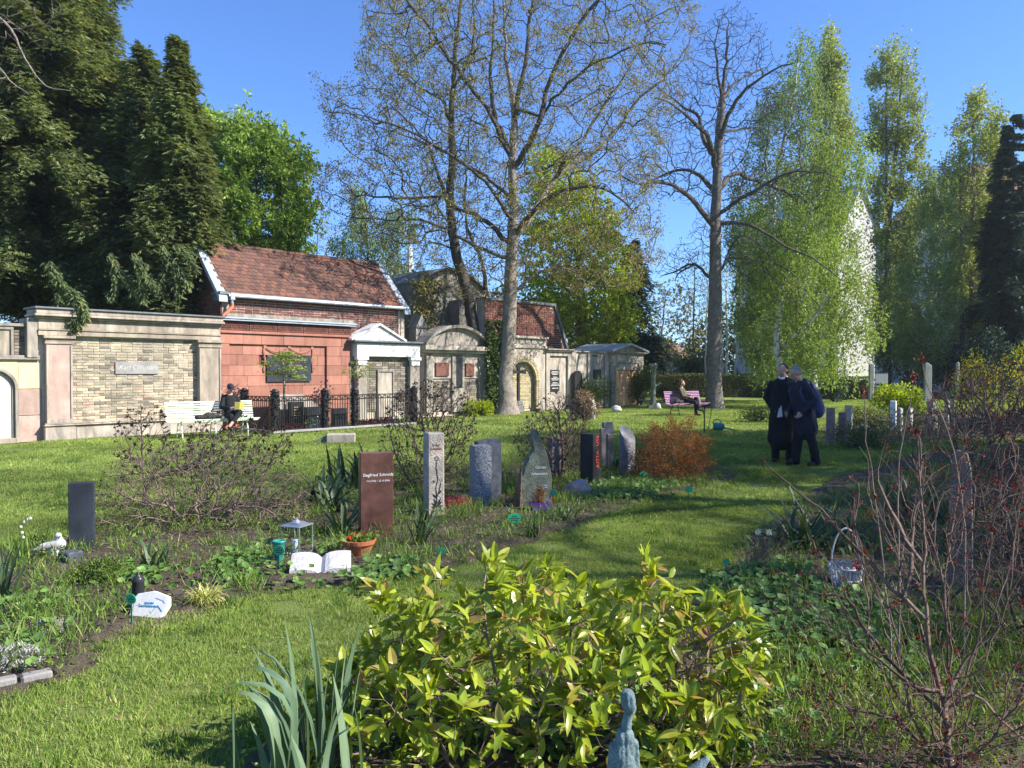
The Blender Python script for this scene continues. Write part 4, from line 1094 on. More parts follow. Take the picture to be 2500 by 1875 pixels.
def plant_thing(name, label, cat, base, group=None):
    t = thing(name, label, cat, base, 0, group); return t
def part_world(mb, name, mats, t, smooth=True, kind=None):
    return mb.build(name, mats, t, loc=-Vector(t.location), smooth=smooth, kind=kind)

def bud_leaves(mb, pl, n, rmax, L, W, spread=.06, hang=.3, mi=1, clus=1):
    p_, d_ = pl.thin(rmax)
    if len(p_) == 0: return
    k = np.repeat(np.random.randint(0, len(p_), n // clus + 1), clus)[:n]; q = p_[k] + np.random.normal(0, spread, (n, 3))
    dd = d_[k] * .6 + np.random.normal(0, .6, (n, 3)) + np.array([0, 0, -hang])
    leaves(mb, q, dd, np.random.uniform(.6, 1.3, n) * L, np.random.uniform(.7, 1.3, n) * W, mi=mi)

def pxline(pts, d, scale=(750, 0, 1.843), dz=None):
    ox, oy, s_ = scale; out_ = []
    for i, p_ in enumerate(pts):
        dd = d + (p_[2] if len(p_) > 2 else 0)
        px_, py_ = ox + p_[0] / s_, oy + p_[1] / s_
        q = P(px_, py_, d); q.y = dd
        out_.append(q)
    return out_

# ---- big half-leafed tree in the middle
D = 29.5
t = plant_thing('maple_tree', 'large spreading tree with pale flaky trunk and tiny olive spring leaves, centre of the lawn', 'tree', G(1235, 1010))
pl = Plant(90000)
b0 = t.location
pl.limb([(b0.x, b0.y, -.1)] + pxline([(895, 1790), (885, 1700), (897, 1600), (905, 1500), (912, 1350), (918, 1200), (925, 1060), (930, 900), (922, 760), (925, 640), (932, 540), (918, 420)], D), .36, .10, .35, .012)
LB = [([(925, 1090), (990, 990, .3), (1035, 915, .8), (1085, 820, 1.2), (1150, 735, 1.6), (1240, 670, 2), (1340, 595, 2.2), (1430, 500, 2.4), (1540, 350, 2.2), (1650, 280, 2)], .15, .02),
      ([(930, 1075), (1000, 985, -.5), (1090, 920, -1.2), (1170, 905, -1.8), (1270, 912, -2.4), (1345, 960, -2.8), (1410, 1030, -3)], .10, .015),
      ([(922, 700), (880, 600, .4), (845, 500, .8), (828, 400, 1.0), (820, 280, 1.2), (832, 130, 1.4), (835, -80, 1.5)], .12, .03),
      ([(930, 560), (955, 420, -.3), (985, 290, -.5), (1000, 120, -.6), (1030, -80, -.8)], .11, .03),
      ([(918, 430), (900, 300, .2), (890, 160, .3), (880, -40, .4)], .09, .02),
      ([(935, 760), (1000, 670, -.6), (1052, 545, -1), (1095, 400, -1.3), (1160, 290, -1.7), (1240, 170, -2), (1370, 50, -2.3), (1460, -60, -2.4)], .12, .02),
      ([(1150, 735), (1250, 560, 2.6), (1370, 370, 3), (1440, 270, 3.2), (1520, 130, 3.4), (1600, -20, 3.5)], .09, .02),
      ([(905, 700), (830, 560, -.8), (740, 450, -1.4), (640, 330, -1.8), (560, 220, -2.2), (460, 110, -2.4), (400, -20, -2.6)], .09, .02),
      ([(892, 1100), (830, 1010, .3), (760, 955, .6), (680, 925, 1), (590, 850, 1.4), (500, 845, 1.8), (400, 842, 2), (290, 832, 2.2), (180, 820, 2.4), (60, 790, 2.6)], .10, .012),
      ([(890, 1180), (840, 1150, -.5), (760, 1128, -1), (690, 1095, -1.4), (600, 1055, -1.8), (520, 1038, -2.2), (430, 1082, -2.4), (330, 1130, -2.6)], .08, .012),
      ([(935, 1320), (1000, 1250, .3), (1085, 1205, .6), (1180, 1198, 1), (1270, 1250, 1.3), (1360, 1272, 1.6), (1450, 1268, 1.8)], .07, .012),
      ([(925, 900), (860, 800, 1.8), (780, 700, 3), (700, 640, 3.6), (600, 560, 4), (480, 500, 4.4), (330, 440, 4.6), (180, 400, 4.6)], .09, .015),
      ([(925, 820), (980, 740, 1.6), (1060, 690, 2.6), (1180, 620, 3.4), (1300, 560, 4), (1450, 520, 4.4)], .08, .015),
      ([(915, 1000), (850, 930, -2), (760, 860, -3), (640, 800, -3.6), (520, 740, -4), (380, 700, -4.3), (200, 680, -4.4)], .08, .015),
      ([(1050, 545), (1150, 480, -2.2), (1280, 420, -3), (1420, 380, -3.4)], .06, .015),
      ([(895, 1290), (860, 1350, -.4), (820, 1365, -.7), (770, 1350, -1)], .04, .012),
      ]
for pts, r0, r1 in LB: pl.limb(pxline(pts, D), r0, r1, .4, .03)
poly = [(775, 190), (830, 215), (790, 300), (850, 240), (900, 120), (900, -120), (1680, -120), (1700, 60), (1670, 180), (1640, 330), (1600, 480), (1620, 620), (1560, 700), (1460, 690), (1400, 720), (1300, 660), (1210, 740), (1060, 720), (950, 680), (940, 600), (820, 560), (760, 480), (770, 420), (880, 400), (800, 330)]
poly = [(760 + (x_ - 750) * 0 + (x_ - 760), y_) for x_, y_ in poly]
a = sample_poly(poly, 4600, D, 7.0)
pl.grow(a, .42, .10, up=.05, jit=.14)
pl.finish(.0085, 2.3)
th, tn = MB(), MB(); pl.wood(th, tn, .15, mi=0, flare=.75)
part_world(th, 'trunk', M['bark_pale'], t)
bud_leaves(tn, pl, 66000, .014, .10, .042, .11, .35, clus=5)
bud_leaves(tn, pl, 14000, .012, .13, .03, .12, .9, mi=2, clus=4)
part_world(tn, 'crown', [M['bark_dark'], M['bud'], M['budseed']], t, smooth=False)

# ---- dark leaning tree to its left
D = 31.5
t = plant_thing('locust_tree', 'dark leaning tree with twisted trunk left of the big pale-trunked tree', 'tree', gx(1160, D))
pl = Plant(40000); b0 = t.location
pl.limb([(b0.x, b0.y, -.1)] + pxline([(768, 1790), (762, 1650), (752, 1520), (742, 1430), (735, 1380), (705, 1260), (668, 1130), (652, 1000), (644, 860), (655, 700), (650, 540), (660, 360), (672, 200), (690, 40), (695, -60)], D), .30, .05, .4, .02)
for pts, r0, r1 in [([(760, 1580), (790, 1480, .4), (800, 1360, .7), (790, 1200, 1), (730, 1040, 1.2), (700, 900, 1.3), (715, 700, 1.4)], .12, .03),
                    ([(652, 960), (600, 820, -.5), (560, 700, -1), (500, 620, -1.4), (420, 560, -1.8)], .09, .015),
                    ([(650, 560), (600, 430, .6), (530, 380, 1), (440, 310, 1.6), (360, 230, 2)], .08, .015),
                    ([(660, 420), (730, 300, -.6), (760, 180, -1), (750, 30, -1.4)], .07, .015),
                    ([(640, 1010), (600, 960, -.6), (550, 880, -1)], .05, .012),
                    ([(668, 1130), (560, 1100, -.5), (520, 1180, -1)], .05, .012)]:
    pl.limb(pxline(pts, D), r0, r1, .4, .03)
poly = [(880, 40), (960, -60), (1160, -60), (1200, 200), (1190, 500), (1120, 640), (980, 560), (900, 420), (930, 250)]
pl.grow(sample_poly(poly, 1000, D, 3.2), .42, .10, jit=.14); pl.finish(.0068, 2.25)
th, tn = MB(), MB(); pl.wood(th, tn, .05, flare=.5)
part_world(th, 'trunk', M['bark_dark'], t)
bud_leaves(tn, pl, 5000, .012, .09, .045, .12, .3)
part_world(tn, 'crown', [M['bark_dark'], M['bud']], t, smooth=False)

# ---- bare tree on the right of the purple bench
D = 33.5; SCL = (1500, 0, 1.843)
t = plant_thing('bare_walnut_tree', 'leafless tree with straight grey trunk and dark curved limbs behind the purple bench', 'tree', gx(1747, D)); WALNUT = t
pl = Plant(60000); b0 = t.location
pl.limb([(b0.x, b0.y, -.1)] + pxline([(450, 1800), (448, 1650), (450, 1450), (452, 1300), (452, 1150), (452, 1000), (456, 870), (460, 740), (466, 620), (474, 520), (480, 440)], D, SCL), .37, .15, .35, .01)
for pts, r0, r1 in [([(430, 1025), (390, 980, -.5), (320, 920, -1), (250, 888, -1.5), (160, 875, -2), (60, 890, -2.4), (-20, 860, -2.6)], .13, .03),
                    ([(440, 865), (400, 780, .6), (360, 738, 1.2), (280, 733, 1.8), (190, 760, 2.2)], .12, .03),
                    ([(448, 760), (400, 660, -.8), (340, 620, -1.3), (280, 590, -1.8), (200, 550, -2.2), (120, 540, -2.5)], .13, .02),
                    ([(440, 700), (415, 600, .8), (410, 500, 1.2), (350, 440, 1.6), (290, 370, 2), (230, 310, 2.3)], .13, .02),
                    ([(480, 450), (492, 350, .1), (500, 250, .2), (505, 170, .2), (510, 80, .3)], .11, .015),
                    ([(480, 450), (440, 350, -.6), (420, 250, -.9), (440, 150, -1)], .08, .012),
                    ([(470, 640), (490, 540, -.5), (550, 450, -1.2), (640, 400, -1.8), (720, 385, -2.3)], .11, .02),
                    ([(480, 450), (550, 360, .8), (640, 290, 1.4), (720, 240, 2)], .09, .015),
                    ([(472, 860), (525, 785, .6), (590, 755, 1), (650, 775, 1.4), (760, 795, 1.8), (900, 850, 2.2), (1000, 940, 2.6)], .13, .02),
                    ([(470, 960), (560, 905, -1), (660, 850, -1.8), (760, 840, -2.4), (880, 880, -3)], .10, .015),
                    ([(478, 1012), (545, 1018, -.6), (605, 1055, -1.2), (700, 1140, -1.8), (800, 1195, -2.2), (900, 1290, -2.6)], .10, .015),
                    ([(428, 1255), (400, 1205, .4), (350, 1180, .8), (300, 1208, 1.2), (230, 1232, 1.6)], .08, .015),
                    ([(300, 1208), (298, 1250, 1.2)], .05, .02),
                    ([(475, 1240), (520, 1130, .3), (580, 1050, .5)], .07, .03),
                    ([(470, 600), (560, 560, 1), (680, 520, 1.8), (800, 500, 2.4)], .08, .015)]:
    pl.limb(pxline(pts, D, SCL), r0, r1, .4, .03)
poly = [(1560, 480), (1500, 500), (1520, 380), (1590, 300), (1640, 180), (1700, 70), (1760, 20), (1830, 60), (1880, 130), (1900, 220), (1960, 270), (2000, 420), (2060, 520), (2040, 560), (1950, 480), (1900, 500), (1800, 480), (1790, 560), (1900, 640), (2000, 760), (1960, 830), (1850, 700), (1760, 620), (1600, 680), (1590, 640), (1690, 560), (1700, 500)]
pl.grow(sample_poly(poly, 5200, D, 3.8), .42, .12, up=.08, jit=.12); pl.finish(.0085, 2.7)
th, tn = MB(), MB(); pl.wood(th, tn, .16, flare=.3)
part_world(th, 'trunk', M['bark_grey'], t)
tp, td = pl.tips(); k = np.random.rand(len(tp)) < .5
leaves(tn, tp[k], td[k] + np.array([0, 0, .3]), .12, .045, mi=1)
part_world(tn, 'crown', [M['bark_dark'], M['budk']], t, smooth=False)

# ------------------------------------------------------------------ conifers
def conifer(name, label, axis_px, d, apex_py, base_py, prof, mat, nb=260, L=.27, Wd=.062, nsp=26, droop=.35, group=None, zmin=0.0, lean=0.0, trunkr=.22, per=10):
    """prof(u): radius in metres, u=0 apex .. 1 foot of the crown"""
    za = CAMH + (HY - apex_py) / FPX * d; zb = CAMH + (HY - base_py) / FPX * d
    bx = (axis_px - 1250) / FPX * d
    t = plant_thing(name, label, 'tree', (bx, d, 0), group)
    mb = MB(); wd = MB(); 
    wd.tube([(bx, d, 0), (bx + .05, d, zb * .5 + .5), (bx, d, za - .5)], [trunkr, trunkr * .8, .02], 8, cap=False)
    Pp = []; Dd = []; Rr = []
    for b_ in range(nb):
        u = (b_ + random.random()) / nb; u = u ** .8
        z = za + (zb - za) * u; az = random.uniform(0, 2 * math.pi); R = prof(u) * random.uniform(.72, 1.12) * (1 + .18 * math.sin(az * 3 + z * 1.3))
        o = np.array([math.cos(az), math.sin(az), 0]); si = np.array([-o[1], o[0], 0])
        tt = np.sort(np.random.rand(max(5, int(nsp * min(1.5, .35 + R / 3)))) ** .6)
        h = .30 * R * tt - droop * R * tt ** 2.2
        pts = np.array([bx, d, z]) + o * (R * tt)[:, None] + np.array([0, 0, 1.0]) * h[:, None]
        wd.tube([(bx, d, z), tuple(np.array([bx, d, z]) + o * R * .5 + np.array([0, 0, .30 * R * .5 - droop * R * .2])), tuple(np.array([bx, d, z]) + o * R * .92 + np.array([0, 0, .276 * R - droop * R * .83]))], [.05 * min(1, R / 3), .03 * min(1, R / 3), .006], 3, cap=False)
        br = random.random() * .35
        for j in range(per):
            sg = 1 if j % 2 else -1
            q = pts + np.random.normal(0, .17, pts.shape) * min(1, .3 + R / 2) + si * np.random.uniform(-.35, .35, (len(pts), 1)) * (1.1 - tt)[:, None] * min(1.2, R * .5)
            dd = o * np.random.uniform(.4, 1.0, (len(pts), 1)) + si * sg * np.random.uniform(.1, .9, (len(pts), 1)) + np.array([0, 0, 1.0]) * np.random.uniform(-.75, .25, (len(pts), 1))
            Pp.append(q); Dd.append(dd); Rr.append(np.clip(br + np.random.rand(len(pts)) * .6 + .1 * tt, 0, 1))
    # end sprays: feathered
    Pp = np.concatenate(Pp); Dd = np.concatenate(Dd); Rr = np.concatenate(Rr)
    k = Pp[:, 2] > zmin
    Pp, Dd, Rr = Pp[k], unit(Dd[k]), Rr[k]; n = len(Pp)
    leaves(mb, Pp, Dd, np.random.uniform(.6, 1.2, n) * L, Wd, up=np.array([0, 0, 1.0]), rnd=Rr, fold=.1)
    for sg in (-1, 1):   # side sprigs of each spray
        sd = unit(np.cross(Dd, np.array([0, 0, 1.0]) + np.random.normal(0, .2, Dd.shape)))
        for f_ in (.25, .55):
            leaves(mb, Pp + Dd * L * f_, Dd * .8 + sd * sg * .75 + np.array([0, 0, -.15]), L * .5 * (1.2 - f_), Wd * .6, up=np.array([0, 0, 1.0]), rnd=Rr, fold=.1)
    part_world(wd, 'trunk', M['bark_dark'], t); part_world(mb, 'crown', mat, t, smooth=False)
    return t
def tab(pts):
    xs_, ys_ = zip(*pts); return lambda u: float(np.interp(u, xs_, ys_))
conifer('yew_tree', 'huge dark conifer towering over the tomb wall at the left edge', 55, 26, -420, 775, tab([(0, .2), (.15, 1.5), (.35, 2.85), (.45, 3.3), (.53, 4.1), (.62, 4.7), (.8, 5.4), (.93, 5.6), (1, 5.2)]), M['yew'], nb=640, nsp=34, droop=.42, zmin=2.9)
conifer('yew_tree', 'dark conifer with a blunt pointed top leaning against the huge one', 358, 25, 118, 775, tab([(0, .06), (.08, .35), (.16, .65), (.3, 1.3), (.6, 2.1), (.9, 2.4), (1, 2.2)]), M['yew'], nb=230, nsp=26, droop=.4, zmin=2.9)
conifer('yew_tree', 'rightmost dark conifer with a sharp tip, spreading beside the tile roof', 440, 23.4, 100, 775, tab([(0, .04), (.07, .16), (.2, .42), (.34, .85), (.5, 1.05), (.66, 1.3), (.8, 1.15), (1, 1.1)]), M['yew'], nb=230, nsp=26, droop=.4, zmin=3.2)
# hanging bough in front of the pilaster tomb
def bough(label, d, lines, n=9):
    t = plant_thing('conifer_bough', label, 'branch', P(*lines[0][0], d)); mb = MB(); wd = MB(); Pp = []; Dd = []
    for pts in lines:
        q = smooth_poly([P(x_, y_, d) for x_, y_ in pts], .05, .01); wd.tube(q, np.linspace(.015, .004, len(q)), 4, cap=False)
        for i in range(1, len(q)):
            dr = (q[i] - q[i - 1]).normalized()
            for _ in range(n):
                Pp.append(tuple(q[i] + Vector((random.gauss(0, .03), random.gauss(0, .05), random.gauss(0, .03))))); Dd.append((dr.x * .6 + random.uniform(-.9, .9), dr.y + random.uniform(-.8, .8), dr.z * .7 - .15 + random.uniform(-.3, .3)))
    leaves(mb, Pp, Dd, .17, .045, up=np.array([0, -.5, 1.0])); part_world(wd, 'stem', M['bark_dark'], t); part_world(mb, 'needles', M['yew'], t, smooth=False)
bough('drooping conifer bough hanging over the cornice of the pilaster tomb', 18.3, ([(120, 640), (160, 700), (185, 760), (172, 815)], [(140, 680), (195, 730), (215, 775)], [(150, 700), (150, 750), (165, 790)], [(180, 720), (200, 760), (192, 800)]))
bough('fan of conifer twigs above the middle of the pilaster tomb cornice', 19.3, ([(270, 620), (300, 670), (330, 715)], [(280, 640), (285, 690), (270, 730)], [(330, 620), (350, 670), (380, 700)], [(350, 640), (345, 690), (352, 735)]))
bough('conifer bough over the right end of the pilaster tomb, near the orange downpipe', 20.3, ([(400, 600), (425, 660), (440, 725)], [(410, 620), (400, 680), (392, 720)], [(430, 640), (455, 680), (462, 700)], [(440, 600), (470, 640), (480, 665)]))
conifer('spruce_tree', 'slender dark spruce with spire top at the right edge', 2468, 46, 285, 880, tab([(0, .1), (.1, .45), (.25, .9), (.5, 1.5), (.8, 2.0), (1, 2.2)]), M['spruce'], nb=150, nsp=26, droop=.6, L=.5, Wd=.11, per=6)
conifer('spruce_tree', 'dark conifer behind the lime green tree beside the little temple', 1543, 46, 585, 900, tab([(0, .1), (.2, .7), (.5, 1.3), (1, 2.1)]), M['spruce'], nb=150, nsp=14, droop=.5, L=.42, Wd=.10, per=5)

# ------------------------------------------------------------------ broadleaf crowns
def strands(mb, P0, dirs, length, nleaf, L, W, sag=0.0, mi=1, spread=.05, rnd=None):
    n = len(P0); t_ = np.random.rand(n, nleaf)
    q = P0[:, None, :] + dirs[:, None, :] * (length[:, None] * t_)[:, :, None] + np.array([0, 0, -1.0]) * (sag * t_ ** 2)[:, :, None] + np.random.normal(0, spread, (n, nleaf, 3))
    q = q.reshape(-1, 3); dd = np.repeat(dirs, nleaf, 0) * .5 + np.random.normal(0, .6, q.shape) + np.array([0, 0, -.3])
    rr = np.clip(np.repeat(np.random.rand(n) * .5 if rnd is None else rnd, nleaf) + np.random.rand(len(q)) * .5, 0, 1)
    leaves(mb, q, dd, np.random.uniform(.7, 1.3, len(q)) * L, W, rnd=rr, mi=mi)
def outline_tree(name, label, poly, d, thick, n, mats, trunks, kind='hang', L=.11, W=.07, nleaf=12, slen=(.5, 1.4), natt=350, group=None, tr0=.18, seg=.7, clump=None, tip=.009):
    base = gx(trunks[0][0][0], d)
    t = plant_thing(name, label, 'tree', base, group)
    pl = Plant(40000); 
    for k, tr in enumerate(trunks):
        w_ = [P(p_[0], p_[1], d) for p_ in tr]
        for i, v in enumerate(w_): v.y = d + (tr[i][2] if len(tr[i]) > 2 else 0)
        w_[0].z = max(w_[0].z, -.1) if w_[0].z > .6 else -.1
        pl.limb(w_, tr0 * (1 if k == 0 else .75), .03, .6, .03, snap=(w_[0].z > .6))
        if k == 0: pass
    pl.grow(sample_poly(poly, natt, d, thick), seg, .15, up=.15 if kind != 'hang' else .1, jit=.08); pl.finish(tip, 2.3)
    # several separate roots possible
    th, tn = MB(), MB()
    roots = [i for i in range(pl.n) if pl.par[i] < 0]
    pl.wood(th, tn, .04, flare=.3)
    for r_ in roots[1:]:
        k = r_; ch = []
        while True:
            ch.append(k); c = pl.ch[k]
            if not c: break
            k = max(c, key=lambda q: pl.r[q])
        th.tube(pl.p[ch], pl.r[ch], 8, cap=False)
    part_world(th, 'trunk', mats[0], t)
    A = sample_poly(poly, n, d, thick)
    if clump:   # gather points into clumps so that gaps open between them
        C = sample_poly(poly, clump[0], d, thick); k = np.random.randint(0, len(C), len(A)); A = C[k] + np.random.normal(0, clump[1], A.shape) * np.array([1, 1, .8])
    n = len(A); ln = np.random.uniform(slen[0], slen[1], n)
    if kind == 'hang': dr = unit(np.array([0, 0, -1.0]) + np.random.normal(0, .18, (n, 3)))
    elif kind == 'up': dr = unit(np.array([0, 0, 1.0]) + np.random.normal(0, .22, (n, 3)))
    else: dr = sph(n)
    strands(tn, A, dr, ln, nleaf, L, W, sag=.0)
    part_world(tn, 'crown', [M['bark_brown'], mats[1]], t, smooth=False)
    return t
outline_tree('chestnut_tree', 'fresh bright green chestnut tree behind the tile roof', [(472, 275), (500, 262), (522, 300), (545, 345), (575, 335), (600, 285), (625, 300), (655, 305), (690, 330), (700, 372), (755, 370), (762, 400), (720, 430), (755, 490), (748, 530), (740, 640), (480, 640), (500, 520), (480, 350)], 33, 3.0, 3300, (M['bark_brown'], M['chestnut']), [[(630, 905), (625, 620), (630, 450)]], kind='any', L=.22, W=.10, nleaf=11, slen=(.2, .5), clump=(210, .30))
# birches
outline_tree('birch_tree', 'tall birch with white upper trunk, hanging pale green twigs, left one of the birch group', [(1925, 110), (1965, 72), (1990, 120), (2000, 300), (2010, 520), (1990, 760), (1960, 900), (1850, 900), (1790, 800), (1800, 600), (1770, 500), (1790, 430), (1830, 400), (1820, 280), (1870, 240), (1900, 180)], 39, 2.6, 3000, (M['birchbark'], M['birch2']), [[(1905, 960), (1900, 800), (1885, 640), (1890, 450), (1930, 250), (1950, 110)], [(1890, 640), (1870, 420), (1850, 300)]], L=.12, W=.08, nleaf=12, slen=(.5, 1.6), tr0=.2, clump=(240, .3))
outline_tree('birch_tree', 'broad birch with a mottled leaning trunk behind the two standing men', [(2000, 330), (2060, 300), (2110, 330), (2120, 380), (2085, 450), (2070, 520), (2095, 620), (2125, 690), (2140, 745), (2125, 840), (2080, 910), (1960, 930), (1900, 880), (1880, 760), (1840, 640), (1860, 560), (1950, 480)], 34, 2.6, 2700, (M['birchbark'], M['birch']), [[(1912, 985), (1905, 900), (1895, 830), (1910, 700), (1960, 560), (2020, 430)], [(1905, 850), (1960, 800), (2030, 720), (2080, 640)]], L=.11, W=.075, nleaf=12, slen=(.4, 1.5), tr0=.16, clump=(260, .28))
outline_tree('birch_tree', 'birch with glossy yellow green crown filling the middle of the birch group', [(1830, 430), (1900, 400), (1990, 430), (2050, 480), (2035, 620), (2040, 760), (2010, 880), (1840, 900), (1800, 800), (1810, 650), (1780, 540)], 42, 2.8, 2600, (M['birchbark'], M['birch']), [[(1985, 950), (1990, 800), (1985, 640), (1960, 480)]], L=.13, W=.085, nleaf=11, slen=(.5, 1.4), tr0=.2, clump=(190, .26))
PT = (M['bark_grey'], M['poplar'])
outline_tree('poplar_tree', 'tall twin-topped columnar poplar standing free against the sky', [(2150, 118), (2165, 125), (2172, 190), (2185, 130), (2198, 110), (2212, 150), (2222, 240), (2235, 330), (2248, 420), (2256, 500), (2246, 560), (2215, 640), (2225, 880), (2130, 890), (2140, 640), (2130, 560), (2118, 440), (2122, 300), (2128, 200)], 54, 1.8, 3900, PT, [[(2165, 960), (2165, 700), (2160, 400), (2158, 150)], [(2163, 560), (2185, 350), (2197, 150)]], kind='up', L=.17, W=.12, nleaf=9, slen=(.5, 1.5), tr0=.3, clump=(190, .26))
outline_tree('poplar_tree', 'tall narrow poplar rising just behind the top of the birches', [(2000, 110), (2020, 74), (2034, 130), (2045, 230), (2062, 300), (2070, 420), (2040, 480), (1990, 560), (1995, 400), (1992, 250)], 50, 1.5, 1900, PT, [[(2030, 950), (2025, 600), (2020, 120)]], kind='up', L=.17, W=.12, nleaf=9, slen=(.5, 1.4), tr0=.25, clump=(130, .25))
outline_tree('poplar_tree', 'columnar poplar with a rounded golden green head near the right edge', [(2345, 290), (2374, 250), (2400, 270), (2425, 300), (2434, 370), (2430, 470), (2440, 560), (2425, 640), (2420, 880), (2330, 880), (2325, 640), (2305, 520), (2303, 390), (2320, 330)], 50, 2.0, 3500, PT, [[(2370, 960), (2370, 650), (2372, 300)], [(2350, 960), (2345, 650), (2340, 350)]], kind='up', L=.16, W=.11, nleaf=9, slen=(.5, 1.3), tr0=.25, clump=(170, .26))
outline_tree('birch_tree', 'lower green birch between the two free standing poplars', [(2255, 420), (2290, 395), (2310, 440), (2320, 600), (2310, 760), (2290, 880), (2200, 890), (2180, 760), (2200, 640), (2240, 560)], 48, 2.4, 2200, (M['birchbark'], M['birch2']), [[(2310, 960), (2312, 780), (2305, 600), (2280, 450)]], L=.14, W=.09, nleaf=12, slen=(.5, 1.5), tr0=.2, clump=(170, .34))
outline_tree('weeping_birch_tree', 'small weeping blue green tree above the right end of the tile roof', [(860, 430), (890, 440), (900, 520), (960, 500), (1020, 505), (1015, 560), (975, 580), (990, 640), (960, 660), (930, 640), (870, 640), (810, 600), (800, 575), (850, 560), (855, 480)], 40, 2.0, 900, (M['bark_grey'], M['birch2']), [[(905, 905), (900, 640), (885, 470)]], L=.12, W=.06, nleaf=13, slen=(.5, 1.4), tr0=.13)
outline_tree('lime_maple_tree', 'brilliant lime green maple glowing behind the big tree', [(1300, 378), (1350, 370), (1395, 420), (1440, 460), (1500, 530), (1510, 600), (1540, 700), (1530, 760), (1560, 790), (1540, 835), (1440, 845), (1360, 820), (1290, 760), (1270, 600), (1290, 480)], 43, 3.2, 3400, (M['bark_brown'], M['lime']), [[(1420, 960), (1415, 760), (1400, 560)]], kind='any', L=.17, W=.13, nleaf=9, slen=(.2, .5), clump=(260, .38))
# far-off wood closing the horizon (one mass)
mb = MB(); n = 26000; d_ = np.random.uniform(88, 100, n); px_ = np.random.uniform(1350, 2700, n)
top = 800 + 45 * np.sin(px_ * .013) + 25 * np.sin(px_ * .041 + 2) - np.where(px_ > 1900, 60, 0); py_ = top + (935 - top) * np.random.rand(n) ** .8
A = np.stack([(px_ - 1250) / FPX * d_, d_, CAMH + (HY - py_) / FPX * d_], 1)
leaves(mb, A, sph(n), .55, .32, rnd=np.random.rand(n)); o = mb.build('far_wood', M['hedge'], kind='stuff'); tag(o, 'distant wood closing the view behind the graveyard')
mb = MB(); n = 9000; d_ = np.random.uniform(44, 50, n); px_ = np.random.uniform(540, 1500, n)
top = 690 + 30 * np.sin(px_ * .017) + 20 * np.sin(px_ * .05); py_ = top + (900 - top) * np.random.rand(n)
A = np.stack([(px_ - 1250) / FPX * d_, d_, CAMH + (HY - py_) / FPX * d_], 1)
leaves(mb, A, sph(n), .3, .2, rnd=np.random.rand(n)); o = mb.build('thicket', M['hedge'], kind='stuff'); tag(o, 'green thicket growing behind the tomb wall')

# bare shrubs and little trees
def twig_tree(name, label, cat, base, poly, d, thick, natt, mats, stems, r0, seg=.25, tip=.004, buds=0, bl=.05, bw=.03, group=None, hang=.0, up=.15, spread=.03, leafbuds=None, bf=.45, jit=.12, budtips=False, flare=0.0, rmaxbud=None, scale_att=None, clusters=0):
    t = plant_thing(name, label, cat, base, group)
    pl = Plant(50000)
    for k, st in enumerate(stems):
        w_ = [P(p_[0], p_[1], d) for p_ in st]
        for i, v in enumerate(w_): v.y = d + (st[i][2] if len(st[i]) > 2 else 0)
        if k == 0 or (len(st[0]) > 3): w_[0].z = -.03
        pl.limb(w_, r0 * (1 if k == 0 else .7), tip * 1.8, seg, seg * .05)
    att = sample_poly(poly, natt, d, thick); att = att[att[:, 2] > .02]
    pl.grow(att, seg, bf, up=up, jit=jit); pl.finish(tip, 2.7)
    mb = MB(); pl.wood(mb, mb, 0, flare=flare)
    part_world(mb, 'stems', mats[0], t)
    if buds:
        mb = MB()
        if budtips:
            p_, d_ = pl.tips(); k = np.random.randint(0, len(p_), max(1, int(buds / max(1, clusters))))
            q = np.repeat(p_[k], max(1, clusters), 0); dd = np.repeat(d_[k], max(1, clusters), 0)
            n = len(q); leaves(mb, q + np.random.normal(0, spread * .4, (n, 3)), dd * .8 + np.random.normal(0, .55, (n, 3)) + np.array([0, 0, .25]), np.random.uniform(.6, 1.3, n) * bl, bw, mi=0)
        else:
            bud_leaves(mb, pl, buds, rmaxbud or tip * 2.5, bl, bw, spread, hang, mi=0)
        part_world(mb, 'leaves', mats[1], t, smooth=False)
    return t
# top left: bare branch tips of an off-frame tree
t = plant_thing('overhanging_branch', 'bare grey branch tips hanging into the top left corner before the conifer', 'branch', P(-140, -80, 12))
pl = Plant(9000); pl.limb([P(-400, -300, 12), P(-140, -40, 12), P(20, 60, 12), P(70, 150, 12), P(120, 215, 12), P(180, 226, 12)], .05, .006, .15, .01)
pl.limb([P(-140, -40, 12), P(-20, 130, 12.2), P(30, 200, 12.3), P(80, 236, 12.4)], .03, .006, .15, .01)
pl.grow(sample_poly([(-200, -150), (120, -60), (150, 30), (110, 110), (60, 140), (20, 200), (-200, 330)], 420, 12, .8), .12, .15, jit=.2); pl.finish(.0035, 2.3)
mb = MB(); pl.wood(mb, mb, 0); part_world(mb, 'twigs', M['palest'] if False else M['bark_pale'], t)
